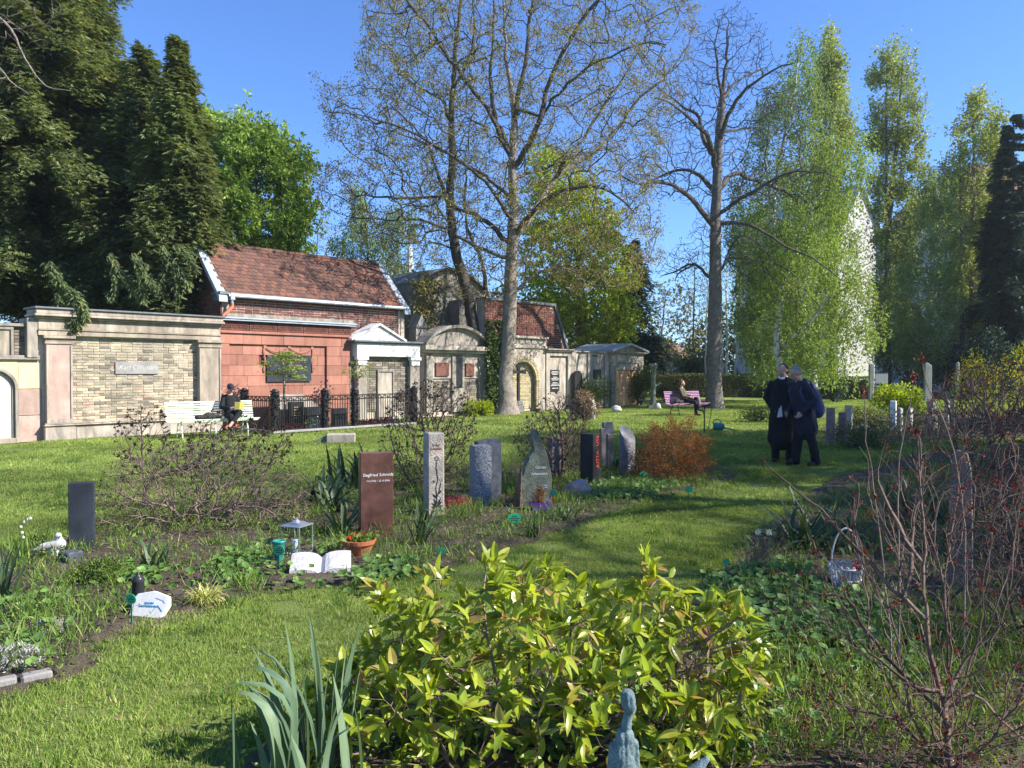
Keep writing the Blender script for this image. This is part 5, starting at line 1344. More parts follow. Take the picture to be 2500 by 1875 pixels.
# faint bare trees behind the roof and near the small house
BR = (M['bark_brown'], M['bud'])
twig_tree('bare_tree', 'thin bare tree between the chestnut and the weeping birch behind the roof', 'tree', gx(775, 44), [(735, 540), (780, 520), (830, 560), (850, 640), (760, 660), (740, 620)], 44, 1.8, 420, BR, [[(775, 900), (775, 650), (778, 560)]], .08, .35, .007, 500, .1, .06, bf=.15)
twig_tree('bare_tree', 'sparse grey brown tree between the temple mausoleum and the small house', 'tree', gx(1610, 60), [(1560, 740), (1590, 700), (1640, 680), (1700, 720), (1720, 820), (1700, 880), (1570, 900)], 60, 3, 900, BR, [[(1610, 930), (1615, 820), (1625, 720)]], .12, .45, .010, 5000, .16, .1, bf=.1)
twig_tree('bare_tree', 'thin leafless tree seen against the sky left of the walnut trunk', 'tree', gx(1690, 56), [(1650, 640), (1700, 600), (1735, 640), (1740, 800), (1660, 820)], 56, 2, 500, BR, [[(1690, 930), (1692, 800), (1695, 640)]], .08, .4, .009, 700, .14, .08, bf=.1)
for k, (x0_, x1_, tp_, wd_) in enumerate([(1723, 1727, 700, 5), (1762, 1756, 660, 9), (1775, 1772, 700, 9), (1788, 1815, 740, 8), (1808, 1840, 800, 5), (1822, 1822, 780, 5)]):
    lab = ['thin pale stem just left of the walnut trunk', 'thicker pale stem right beside the walnut trunk', 'second pale stem right of the walnut trunk', 'forked pale stem leaning right above the hedge', 'slender pale stem leaning far right over the hedge', 'slender upright pale stem at the hedge before the birch'][k]
    t = plant_thing('young_tree', lab, 'tree', gx(x0_, 49), 'pale young stems behind the hedge')
    pl = Plant(4000); r_ = wd_ / 2 / FPX * 49
    pl.limb([(gx(x0_, 49).x, 49, 0)] + [P(x0_ + (x1_ - x0_) * q + random.uniform(-2, 2), 930 - (930 - tp_) * q, 49) for q in (.3, .6, 1)], r_, r_ * .35, .4, .02)
    pl.grow(sample_poly([(x1_ - 35, tp_ - 40), (x1_ + 40, tp_ - 40), (x1_ + 40, tp_ + 90), (x1_ - 35, tp_ + 90)], 60, 49, 1.2), .4, .2, jit=.12); pl.finish(.011, 2.4)
    mb = MB(); pl.wood(mb, mb, 0); mb2 = MB(); bud_leaves(mb2, pl, 350, .03, .13, .08, .15)
    part_world(mb, 'trunk', M['birchbark'] if k in (1, 2) else M['palest'], t); part_world(mb2, 'crown', M['birch'], t, smooth=False)
# ------------------------------------------------------------------ thin spring haze
hm = bpy.data.materials.new('haze'); hm.use_nodes = True; hm.node_tree.nodes.clear()
vo = hm.node_tree.nodes.new('ShaderNodeVolumePrincipled'); vo.inputs['Density'].default_value = .0004; vo.inputs['Color'].default_value = (.86, .92, 1, 1); vo.inputs['Anisotropy'].default_value = .3
ho = hm.node_tree.nodes.new('ShaderNodeOutputMaterial'); hm.node_tree.links.new(vo.outputs[0], ho.inputs['Volume'])
hb = MB().box(-260, 260, -60, 320, -1.2, 32).build('haze', hm, kind='stuff'); tag(hb, 'thin pale haze in the air')
# ------------------------------------------------------------------ buildings beyond
def build_windows(t, x0, x1, zs, n, y, w_, h_, mat_f=None):
    for z_ in zs:
        for k in range(n):
            cx_ = x0 + (k + .5) * (x1 - x0) / n
            f = subpart('window', mat_f or M['dullgrey'], t, (cx_ - w_ / 2 - .08, cx_ - w_ / 2, y - .05, y + .1, z_, z_ + h_), (cx_ + w_ / 2, cx_ + w_ / 2 + .08, y - .05, y + .1, z_, z_ + h_),
                        (cx_ - w_ / 2 - .1, cx_ + w_ / 2 + .1, y - .1, y + .1, z_ - .1, z_ - .002), (cx_ - w_ / 2 - .08, cx_ + w_ / 2 + .08, y - .05, y + .1, z_ + h_ + .002, z_ + h_ + .08), (cx_ - .03, cx_ + .03, y - .03, y + .05, z_, z_ + h_), bev=0)
            subpart('pane', M['wglass'], f, (cx_ - w_ / 2, cx_ + w_ / 2, y - .01, y + .02, z_, z_ + h_), bev=0)
# white gable building behind the birches
d = 78; xr = (2160 - 1250) / FPX * d; xa = (2083 - 1250) / FPX * d; xl = xa - (xr - xa) * 1.0 - 2
zr_ = CAMH + (HY - 575) / FPX * d; zt = CAMH + (HY - 455) / FPX * d
t = thing('white_gable_building', 'tall building with blank white gable wall shining through the birches', 'building', (xa + .6, d, 0), RAD(28))
mb = MB(); hw_ = xr - xa; mb.prism([(-hw_, 0), (hw_, 0), (hw_, zr_), (0, zt), (-hw_, zr_)], 0, 14); mb.build('wall', M['facade_w'], t)
mb = MB(); mb.prism([(hw_ + .3, zr_ - .35), (hw_ + .3, zr_ - .1), (0, zt + .25), (0, zt + .0)], -.3, 14.3); mb.prism([(0, zt), (0, zt + .25), (-hw_ - .3, zr_ - .1), (-hw_ - .3, zr_ - .35)], -.3, 14.3); mb.build('roof', M['zinc'], t)
mb = MB(); mb.tube([(hw_ + .1, -.1, 0), (hw_ + .1, -.1, zr_ - .3)], .08, 6); mb.build('downpipe', M['zincd'], t)
# tall shaded building at the right edge
d = 56; xw = (2325 - 1250) / FPX * d
t = thing('shaded_apartment_house', 'large pale apartment house in deep shade behind the trees at the right edge', 'building', (xw, d, 0))
H_ = 13.0
subpart('wall', M['facade'], t, (0, 26, 0, 12, 0, H_), bev=0)
build_windows(t, .5, 25.5, (1.2, 4.4, 7.6, 10.4), 8, -.02, 1.1, 1.7)
mb = MB(); mb.prism([(-.5, H_), (26.5, H_), (25.5, H_ + .1), (25.5, H_ + .1)], -.5, 12.5)
mb = MB(); mb.add([(-.5, -.5, H_ + .002), (26.5, -.5, H_ + .002), (26.5, 12.5, H_ + .002), (-.5, 12.5, H_ + .002), (3, 3.5, H_ + 4.5), (26.5, 3.5, H_ + 4.5), (26.5, 9, H_ + 4.5), (3, 9, H_ + 4.5)],
                   [(0, 1, 5, 4), (1, 2, 6, 5), (2, 3, 7, 6), (3, 0, 4, 7), (4, 5, 6, 7), (3, 2, 1, 0)]); rf = mb.build('roof', M['tile2'], t)
mb = MB()
for k in range(22): mb.box(-.4 + k * .0, 26, -.45 + k * .18, -.45 + k * .18 + .05, H_ + k * .2 + .05, H_ + k * .2 + .12)
mb.build('tile_courses', M['tile2'], rf)
# neighbouring block further right (throws the shade on the lawn edge)
t = thing('rear_apartment_block', 'pale apartment block continuing the shaded house row beyond the right edge', 'building', (32, 44, 0))
subpart('wall', M['facade'], t, (9, 30, 0, 11.5, 0, 15), bev=0); mb = MB(); mb.prism([(8.5, 15.002), (30.5, 15.002), (19.5, 20)], -.5, 12); mb.build('roof', M['tile2'], t)
build_windows(t, 9.5, 29.5, (1.2, 4.4, 7.6, 10.8), 6, -.02, 1.1, 1.7)
# church spire
d = 150; t = thing('church_spire', 'pale pointed church spire rising between the roof and the grey mausoleum', 'church', gx(1001, d))
mb = MB(); z0, z1 = CAMH + (HY - 680) / FPX * d, CAMH + (HY - 556) / FPX * d; r_ = 12 / FPX * d
mb.lathe([(r_ * 1.1, 0), (r_ * 1.1, z0 - .5), (r_ * 1.25, z0 - .4), (r_ * 1.25, z0), (r_, z0 + .1), (.12, z1), (0, z1 + .4)], 8, caps=False); mb.build('spire', M['palest'], t)
mb = MB(); mb.tube([(0, 0, z1), (0, 0, z1 + 1.5)], .06, 5); mb.tube([(-.4, 0, z1 + 1.0), (.4, 0, z1 + 1.0)], .05, 5); mb.build('finial', M['zincd'], t)
# small gabled house
d = 66; xa = (1632 - 1250) / FPX * d; zz_ = lambda y_: CAMH + (HY - y_) / FPX * d
t = thing('small_gabled_house', 'small grey house with steep brown roof and one dark shutter beyond the hedge', 'house', (xa, d, 0), RAD(-22))
ga = zz_(838); gw = 1.35
mb = MB(); mb.prism([(-gw, 0), (gw, 0), (gw, zz_(884)), (0, ga - .1), (-gw, zz_(884))], 0, 4.5); mb.build('wall', M['greypl'], t)
mb = MB()
for sg in (-1, 1):
    q = [(0, ga - .1), (sg * (gw + .25), zz_(893)), (sg * (gw + .25), zz_(893) + .14), (0, ga + .06)]
    mb.prism(q if sg < 0 else q[::-1], -.2, 4.7)
rf = mb.build('roof', M['tile2'], t)
subpart('shutter', M['shutter'], t, (-.22, .22, -.05, -.003, zz_(885), zz_(860)), bev=.01)
# ------------------------------------------------------------------ hedges and bushes
def leafy_box(name, label, cat, x0, x1, y0, y1, z1, n, mat, L=.09, W=.06, group=None, loc=None, rz=0.0, bulge=.06):
    t = plant_thing(name, label, cat, ((x0 + x1) / 2, (y0 + y1) / 2, 0), group); t.rotation_euler = (0, 0, rz)
    w_, dp = (x1 - x0) / 2, (y1 - y0) / 2
    mb = MB(); mb.box(-w_ + .12, w_ - .12, -dp + .12, dp - .12, 0, z1 - .12); mb.build('branches', M['bark_dark'], t)
    A = np.random.uniform(-1, 1, (n, 3)) * np.array([w_, dp, z1 / 2]) + np.array([0, 0, z1 / 2])
    f = np.random.rand(n); sh = np.random.uniform(-.14, .05, n) + bulge * np.sin(A[:, 0] * 2.1) * np.sin(A[:, 2] * 3)
    k = f < .55; A[k, 1] = -dp - sh[k]
    k = (f >= .55) & (f < .85); A[k, 2] = z1 + sh[k] * .6
    k = f >= .85; A[k, 0] = np.sign(A[k, 0]) * (w_ + sh[k])
    A[:, 2] = np.maximum(A[:, 2], .03)
    mb = MB(); leaves(mb, A, sph(n) + np.array([0, -.5, .4]), L, W); mb.build('leaves', mat, t)
    return t
x_ = lambda px, d: (px - 1250) / FPX * d
leafy_box('hedge', 'long clipped hedge behind the purple bench, left of the walnut trunk', 'hedge', x_(1598, 48), x_(1726, 48), 47.5, 48.6, 1.42, 5200, M['hedge'], group='clipped hedges closing the lawn')
leafy_box('hedge', 'clipped hedge right of the walnut trunk with dry gaps at its foot', 'hedge', x_(1760, 48), x_(1905, 48), 47.6, 48.6, 1.40, 5600, M['hedge'], group='clipped hedges closing the lawn')
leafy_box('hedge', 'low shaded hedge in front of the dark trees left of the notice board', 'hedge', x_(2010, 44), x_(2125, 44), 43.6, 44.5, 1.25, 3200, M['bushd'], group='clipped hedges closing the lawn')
def bush(name, label, px, d, w_, h_, n, mat, L=.08, W=.05, cat='bush', group=None, zc=.45, dep=None, core=True, kind='any', hangz=0.0):
    t = plant_thing(name, label, cat, gx(px, d), group); dep = dep or w_ * .8
    C = sph(28) * np.array([w_ / 2 * .75, dep / 2 * .75, h_ * .38]) * (np.random.rand(28, 1) ** .4) + np.array([0, 0, h_ * .48])
    k = np.random.randint(0, 28, n); rr = np.random.uniform(.13, .24, 28)[k] * (w_ + h_) / 2
    o = sph(n); A = C[k] + o * (rr * np.random.uniform(.6, 1.05, n))[:, None]; A[:, 2] = np.abs(A[:, 2]) + .02
    mb = MB(); leaves(mb, A, o + sph(n) * .7 + np.array([0, 0, .2 - hangz]), np.random.uniform(.7, 1.3, n) * L, W); 
    st = MB()
    for c_ in C[:14]: st.tube([(0, 0, 0), tuple(c_ * .5), tuple(c_)], [.02, .012, .005], 4, cap=False)
    st.build('stems', M['bark_dark'], t); mb.build('leaves', mat, t)
    return t
bush('evergreen_bush', 'large dark yew bush before the boarded temple', 1452, 33.5, 1.9, 1.55, 4200, M['bushd'], .09, .03)
bush('evergreen_bush', 'dark glossy bush between the temple and the stone column', 1565, 36.5, 1.9, 2.0, 4200, M['bushd'], .08, .05)
bush('evergreen_bush', 'green bush under the round black headstone', 1412, 36.0, 1.3, 1.7, 2400, M['bushd'], .09, .04)
bush('evergreen_bush', 'low bush at the foot of the orange boarding', 1520, 37.0, 1.3, 1.1, 2200, M['rust'] if False else M['bushd'], .07, .04)
bush('evergreen_bush', 'bushy shrub with yellow tips right of the stone column', 1622, 41, 1.2, 1.2, 2000, M['hedge'], .08, .05)
bush('laurel_bush', 'conical mid green bush beyond the hedge beside the small house', 1690, 53, 3.0, 3.6, 4200, M['bushd'], .16, .09)
bush('flowering_bush', 'bright lime bush behind the white little headstones on the right', 2195, 24.5, 1.75, 1.3, 3600, M['lime'], .09, .055, hangz=.2)
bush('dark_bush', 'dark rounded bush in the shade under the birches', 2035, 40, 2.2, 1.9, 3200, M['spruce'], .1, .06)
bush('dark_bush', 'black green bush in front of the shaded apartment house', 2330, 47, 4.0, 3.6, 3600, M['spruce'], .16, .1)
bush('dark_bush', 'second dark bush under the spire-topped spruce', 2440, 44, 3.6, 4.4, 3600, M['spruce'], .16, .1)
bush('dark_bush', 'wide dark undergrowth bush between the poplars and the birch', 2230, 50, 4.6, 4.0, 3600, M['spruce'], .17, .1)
bush('low_bush', 'low mixed green bush on the lawn right of the watering can', 1845, 24.5, 1.35, .5, 1500, M['bushd'], .07, .035)
bush('lavender_bush', 'low grey green lavender mound behind the two men', 2110, 16.4, 2.6, .42, 3600, M['lav'] if False else M['bushd'], .05, .018, dep=1.0)
bush('lime_perennial', 'patch of bright green leaves at the foot of the big trunk', 1160, 28.5, 1.7, .42, 1500, M['lime'], .12, .06)
bush('climbing_rose_heap', 'heap of dry brown fern fronds beside the pale stone, right of the big trunk', 1425, 26.0, 1.15, .95, 2600, M['litter'], .16, .022, hangz=.9)
bush('low_bush', 'low yellowish ground shrub behind the pale sandstone posts', 2135, 22.5, 2.0, .55, 2000, M['hedge'], .06, .03)
# forsythia at the right
t = plant_thing('forsythia_shrub', 'yellow flowering forsythia glowing behind the twiggy shrubs at the right edge', 'shrub', gx(2440, 20))
A = sample_poly([(2340, 985), (2350, 930), (2375, 880), (2400, 900), (2440, 905), (2480, 860), (2560, 850), (2580, 1010), (2360, 1020)], 420, 20, .7); dr = unit(A - np.array([x_(2430, 20), 20, 0])) + np.array([0, 0, .5])
mb = MB(); strands(mb, A, unit(dr), np.random.uniform(.2, .5, len(A)), 12, .045, .035, mi=0, spread=.02); part_world(mb, 'flowers', M['forsy'], t, smooth=False)
mb = MB()
for a_ in A[::4]: mb.tube([(x_(2430, 20) + random.uniform(-.2, .2), 20, 0), tuple(a_ * np.array([1, 1, .55])), tuple(a_)], [.012, .008, .004], 3, cap=False)
part_world(mb, 'stems', M['bark_brown'], t)
# ------------------------------------------------------------------ column, posts, board, hose
t = thing('stone_column', 'lichen-grey stone column with a broken arm, between the bushes and the purple bench', 'column', gx(1595, 33.5))
mb = MB(); mb.lathe([(.20, 0), (.20, .18), (.16, .2), (.13, .3), (.11, .5), (.10, 1.2), (.115, 1.72), (.15, 1.76), (.15, 1.86), (.12, 1.9), (.13, 1.98), (0, 1.98)], 14, caps=False); mb.build('shaft', M['slate'], t, smooth=True)
mb = MB(); mb.box(-.24, .24, -.2, .2, 0, .14, bev=.02); mb.box(-.17, .17, -.17, .17, 1.861, 1.93, bev=.02); mb.build('plinth', M['plaster'], t)
mb = MB(); mb.tube([(.06, 0, .98), (.2, 0, 1.02), (.32, 0, 1.1), (.4, -.02, 1.06)], [.04, .035, .03, .015], 7); mb.build('broken_arm', M['slate'], t, smooth=True)
t = thing('field_stone', 'pale little boulder leaning against the foot of the stone column', 'stone', gx(1606, 32.8))
def rock(name, mat, parent, sx, sy, sz, seed=0, sub=3, rough=.25, fl=.0, loc=(0, 0, 0)):
    bm = bmesh.new(); bmesh.ops.create_icosphere(bm, subdivisions=sub, radius=1)
    for v in bm.verts:
        n_ = mnoise.noise(Vector(v.co) * 1.3 + Vector((seed, 0, 0))) * rough + mnoise.noise(Vector(v.co) * 3.1 + Vector((seed, 5, 0))) * rough * .4
        v.co *= 1 + n_; v.co.x *= sx; v.co.y *= sy; v.co.z = v.co.z * sz + sz * .7
    mb = MB(); mb.bm(bm); return mb.build(name, mat, parent, loc=loc, smooth=True)
rock('stone', M['palest'], t, .14, .12, .16, 3)
t = thing('notice_board', 'white notice board on two dark legs in the shade of the trees', 'sign', gx(2152, 40))
subpart('panel', M['dullgrey'], t, (-.33, .33, -.02, .02, .98, 1.52), bev=.01); subpart('frame', M['iron'], t, (-.36, .36, -.03, .03, .94, .978), (-.36, .36, -.03, .03, 1.522, 1.56), bev=.005)
for s_ in (-.36, .33): subpart('leg', M['iron'], t, (s_, s_ + .03, -.02, .02, 0, .938), bev=.004)
for k, (px_, ht, lab) in enumerate(((2127, 2.0, 'square grey post immediately left of the notice board'), (2262, 2.05, 'tall grey post with a split top in the dark, middle of the gap'), (2270, 1.95, 'slimmer grey post touching the tall split post'), (2338, 2.1, 'thin grey post furthest right in the dark'))):
    t = thing('grey_post', lab, 'post', gx(px_, 42 + k * .4), 0, 'grey posts under the dark trees')
    mb = MB(); w_ = .12 if k < 2 else .07; mb.box(-w_, w_, -.1, .1, 0, ht, bev=.02); mb.lathe([(w_ * .9, ht), (w_ * .7, ht + .03), (0, ht + .05)], 4, caps=False); mb.build('post', M['greypost'], t)
t = thing('stone_block', 'long grey stone block lying in the lawn behind the strap-leaved plant', 'block', gx(830, 17.6), RAD(10))
mb = MB(); mb.box(-.30, .34, -.2, .2, 0, .21, bev=.02, rnd=.4); mb.build('block', M['plaster2'], t); mb = MB(); mb.prism([(-.62, 0), (-.31, 0), (-.31, .18)], -.15, .2); mb.build('mossy_wedge', M['slate'], t)
# tap stand and watering can
t = thing('tap_stand', 'thin dark tap stand with bent hose behind the rusty shrub', 'tap', gx(1720, 20.5))
mb = MB(); mb.tube([(0, 0, 0), (0, 0, .72)], .018, 6); mb.tube([(-.06, 0, .72), (.16, 0, .74)], .022, 6); mb.tube([(.12, 0, .74), (.19, 0, .66), (.17, 0, .45), (.12, 0, .2), (.1, 0, .1)], .009, 5); mb.build('pipe', M['iron'], t)
t = thing('watering_can', 'teal plastic watering can tipped over on the shaded lawn', 'watering can', gx(1755, 21.2), RAD(-15))
mb = MB(); mb.lathe([(.0, 0), (.11, 0), (.13, .05), (.12, .22), (.08, .3), (.07, .31)], 14, caps=False); V = mb.v[-1]; q = V.copy(); V[:, 0] = q[:, 2] - .15; V[:, 2] = q[:, 0] * .85 + .11; mb.build('body', M['tealb'], t, smooth=True)
mb = MB(); mb.tube([(.0, 0, .1), (.22, 0, .06), (.42, 0, .02)], [.03, .02, .016], 7); mb.lathe([(0.0, 0), (.035, .01), (.03, .04)], 8, (.42, 0, .0), caps=False); mb.build('spout', M['tealb'], t, smooth=True)
mb = MB(); mb.tube([(-.16, 0, .2), (-.12, 0, .3), (.0, 0, .31), (.08, 0, .22)], .014, 6); mb.build('handle', M['tealb'], t, smooth=True)

# ------------------------------------------------------------------ benches
def bench(label, loc, rz, L_, mat, nb_back=8, nseat=7):
    """curved-profile slat bench, faces local -y"""
    t = thing('park_bench', label, 'bench', loc, rz)
    # profile: from back top down and round to the seat front
    bk = [(.20 + .12 * (1 - q), .44 + .42 * (1 - q)) for q in np.linspace(0, 1, nb_back)][::1]
    st = [(.16 - .44 * q, .42 + .03 * q - .05 * math.sin(q * math.pi)) for q in np.linspace(0.02, 1, nseat)]
    me_ = None
    sl_ = MB(); sl_.box(-L_ / 2, L_ / 2, -.019, .019, -.010, .010, bev=.005); slm = sl_.mesh('slat_mesh'); slm.materials.append(mat)
    for (y_, z_) in bk: link('slat', slm, t, None, (0, y_, z_), (RAD(74), 0, 0))
    for (y_, z_) in st: link('slat', slm, t, None, (0, y_, z_), (RAD(random.uniform(-2, 2)), 0, 0))
    for s_ in (-L_ / 2 + .28, L_ / 2 - .28) + ((0,) if L_ > 1.9 else ()):
        mb = MB(); mb.tube([(s_, .335, .87), (s_, .23, .46), (s_, .15, .39), (s_, -.0, .375), (s_, -.28, .43)], .014, 6)
        mb.tube([(s_, .12, .39), (s_, .22, .2), (s_, .26, .0)], .016, 6); mb.tube([(s_, -.12, .38), (s_, -.2, .2), (s_, -.25, .0)], .016, 6); mb.tube([(s_, .22, .2), (s_, -.2, .2)], .012, 6)
        mb.build('leg_frame', mat if mat is M['benchw'] else M['iron'], t)
    return t
B1 = gx(520, 19.2); bench('long pale green-white slatted bench with a reader, before the pilaster tomb', B1, RAD(38), 2.15, M['benchw'])
B2 = gx(1678, 28.6); bench('purple slatted bench in front of the hedge with a woman sitting on it', B2, RAD(30), 1.75, M['benchp'])
# ------------------------------------------------------------------ people: overlapping tapered volumes fused by a voxel remesh into one skin
def capsule(bm, a, b, ra, rb, seg=14, sx=1.0, sy=1.0):
    a, b = Vector(a), Vector(b); ax = (b - a); L = ax.length
    q = ax.to_track_quat('Z', 'Y') if L > 1e-6 else Vector((0, 0, 1)).to_track_quat('Z', 'Y')
    rings = []
    for k in range(-4, 1): th = k / 4 * math.pi / 2; rings.append((ra * math.cos(th), ra * math.sin(th)))
    for k in range(0, 5): th = k / 4 * math.pi / 2; rings.append((rb * math.cos(th), L + rb * math.sin(th)))
    prev = None
    for r, z in rings:
        ring = [bm.verts.new(a + q @ Vector((r * math.cos(i / seg * 2 * math.pi) * sx, r * math.sin(i / seg * 2 * math.pi) * sy, z))) for i in range(seg)]
        if prev:
            for i in range(seg): bm.faces.new((prev[i], prev[(i + 1) % seg], ring[(i + 1) % seg], ring[i]))
        else: bm.faces.new(ring[::-1])
        prev = ring
    bm.faces.new(prev)
def ellip(bm, c, r, rot=None, sub=3):
    m = Matrix.Translation(c) @ (rot.to_4x4() if rot is not None else Matrix.Identity(4)) @ Matrix.Diagonal((r[0], r[1], r[2], 1))
    bmesh.ops.create_icosphere(bm, subdivisions=sub, radius=1, matrix=m)
def fuse(bm, name, mat, parent, voxel=.012, smooth=4, wr=0.0, loc=None, wf=1.0):
    me = bpy.data.meshes.new(name + '_src'); bm.to_mesh(me); bm.free()
    o = bpy.data.objects.new(name + '_src', me); COL.objects.link(o)
    r = o.modifiers.new('r', 'REMESH'); r.mode = 'VOXEL'; r.voxel_size = voxel; r.use_smooth_shade = True
    s = o.modifiers.new('s', 'SMOOTH'); s.iterations = smooth; s.factor = .5
    dg = bpy.context.evaluated_depsgraph_get(); dg.update(); m2 = bpy.data.meshes.new_from_object(o.evaluated_get(dg))
    bpy.data.objects.remove(o); bpy.data.meshes.remove(me)
    if wr:
        n = len(m2.vertices); co = np.empty(n * 3, dtype=np.float32); m2.vertices.foreach_get('co', co); no = np.empty(n * 3, dtype=np.float32); m2.vertices.foreach_get('normal', no)
        co = co.reshape(-1, 3); no = no.reshape(-1, 3)
        h = np.array([mnoise.noise((c[0] * 9 * wf, c[1] * 9 * wf, c[2] * 3.2 * wf)) + .5 * mnoise.noise((c[0] * 22 * wf, c[1] * 22 * wf, c[2] * 9 * wf)) for c in co]) * wr
        m2.vertices.foreach_set('co', (co + no * h[:, None]).astype(np.float32).ravel())
    m2.name = name; m2.materials.clear(); m2.materials.append(mat)
    for p_ in m2.polygons: p_.use_smooth = True
    return link(name, m2, parent, None, loc)
def head(bm, c, R, neck):
    """c = head centre, R = rotation; face towards local -y"""
    Q = lambda v: c + R @ Vector(v)
    ellip(bm, Q((0, .012, .02)), (.075, .094, .098), R); ellip(bm, Q((0, -.035, -.045)), (.056, .058, .066), R); ellip(bm, Q((0, -.058, -.085)), (.026, .024, .02), R, 2)
    capsule(bm, Q((0, -.088, .012)), Q((0, -.104, -.022)), .009, .014, 8); ellip(bm, Q((0, -.086, .03)), (.045, .014, .009), R, 2)
    capsule(bm, Q((-.018, -.086, -.055)), Q((.018, -.086, -.055)), .009, .009, 8)
    for s_ in (-1, 1): ellip(bm, Q((s_ * .076, .012, -.0)), (.010, .02, .032), R, 2); ellip(bm, Q((s_ * .04, -.075, -.02)), (.02, .018, .02), R, 2)
    capsule(bm, Q((0, .02, -.05)), neck, .052, .056)
def hand(bm, w, d, n, curl=.5, side=1):
    """w wrist, d direction of the fingers, n palm normal (towards what it holds)"""
    w, d, n = Vector(w), Vector(d).normalized(), Vector(n).normalized(); s = d.cross(n).normalized()
    capsule(bm, w, w + d * .03, .026, .03, 10)
    for k in range(4): capsule(bm, w + d * .02 + s * (k - 1.5) * .018, w + d * .085 + s * (k - 1.5) * .02, .014, .012, 8)
    for k, L in enumerate((.075, .085, .08, .062)):
        b0 = w + d * .085 + s * (k - 1.5) * .020; a1 = curl; 
        p1 = b0 + (d * math.cos(a1) + n * math.sin(a1)) * L * .45; p2 = p1 + (d * math.cos(a1 * 2) + n * math.sin(a1 * 2)) * L * .3; p3 = p2 + (d * math.cos(a1 * 2.7) + n * math.sin(a1 * 2.7)) * L * .25
        capsule(bm, b0, p1, .0095, .0085, 8); capsule(bm, p1, p2, .0085, .0078, 8); capsule(bm, p2, p3, .0078, .0068, 8)
    t0 = w + d * .03 - s * side * .025; t1 = t0 + (d * .6 - s * side * .7 + n * .4).normalized() * .035; t2 = t1 + (d * .8 - s * side * .1 + n * .5).normalized() * .03
    capsule(bm, t0, t1, .013, .011, 8); capsule(bm, t1, t2, .011, .009, 8)
def hairmesh(c, R, mat, parent, kind):
    Q = lambda v: c + R @ Vector(v)
    bm = bmesh.new()
    if kind == 'bald':     # high forehead, hair at back and sides
        ellip(bm, Q((0, .042, .04)), (.086, .080, .092), R); ellip(bm, Q((0, .05, -.02)), (.080, .060, .062), R)
    elif kind == 'short':
        ellip(bm, Q((0, .03, .045)), (.080, .092, .086), R); ellip(bm, Q((0, .055, -.015)), (.077, .060, .065), R)
    elif kind == 'bun':
        ellip(bm, Q((0, .028, .035)), (.083, .094, .092), R); ellip(bm, Q((0, .045, -.02)), (.075, .06, .07), R); ellip(bm, Q((0, .035, .145)), (.038, .036, .036), R)
        capsule(bm, Q((0.03, .04, .16)), Q((.05, .05, .2)), .01, .004, 6); capsule(bm, Q((-.03, .03, .16)), Q((-.045, .02, .195)), .01, .004, 6)
    elif kind == 'cap':
        ellip(bm, Q((0, .012, .055)), (.086, .104, .075), R); ellip(bm, Q((0, -.105, .045)), (.06, .05, .010), R)
    return fuse(bm, 'hair' if kind != 'cap' else 'cap', mat, parent, .007, 2, wr=.009 if kind != 'cap' else 0)
def shoe(parent, heel, toe, mat):
    bm = bmesh.new(); h, t_ = Vector(heel), Vector(toe); capsule(bm, h + Vector((0, 0, .045)), t_ + Vector((0, 0, .035)), .042, .036); capsule(bm, h + Vector((0, 0, .06)), h + Vector((0, 0, .1)), .042, .045); return fuse(bm, 'shoe', mat, parent, .010, 2)

def rz(a): return Matrix.Rotation(a, 3, 'Z')
def rx(a): return Matrix.Rotation(a, 3, 'X')
HZ = 1.0
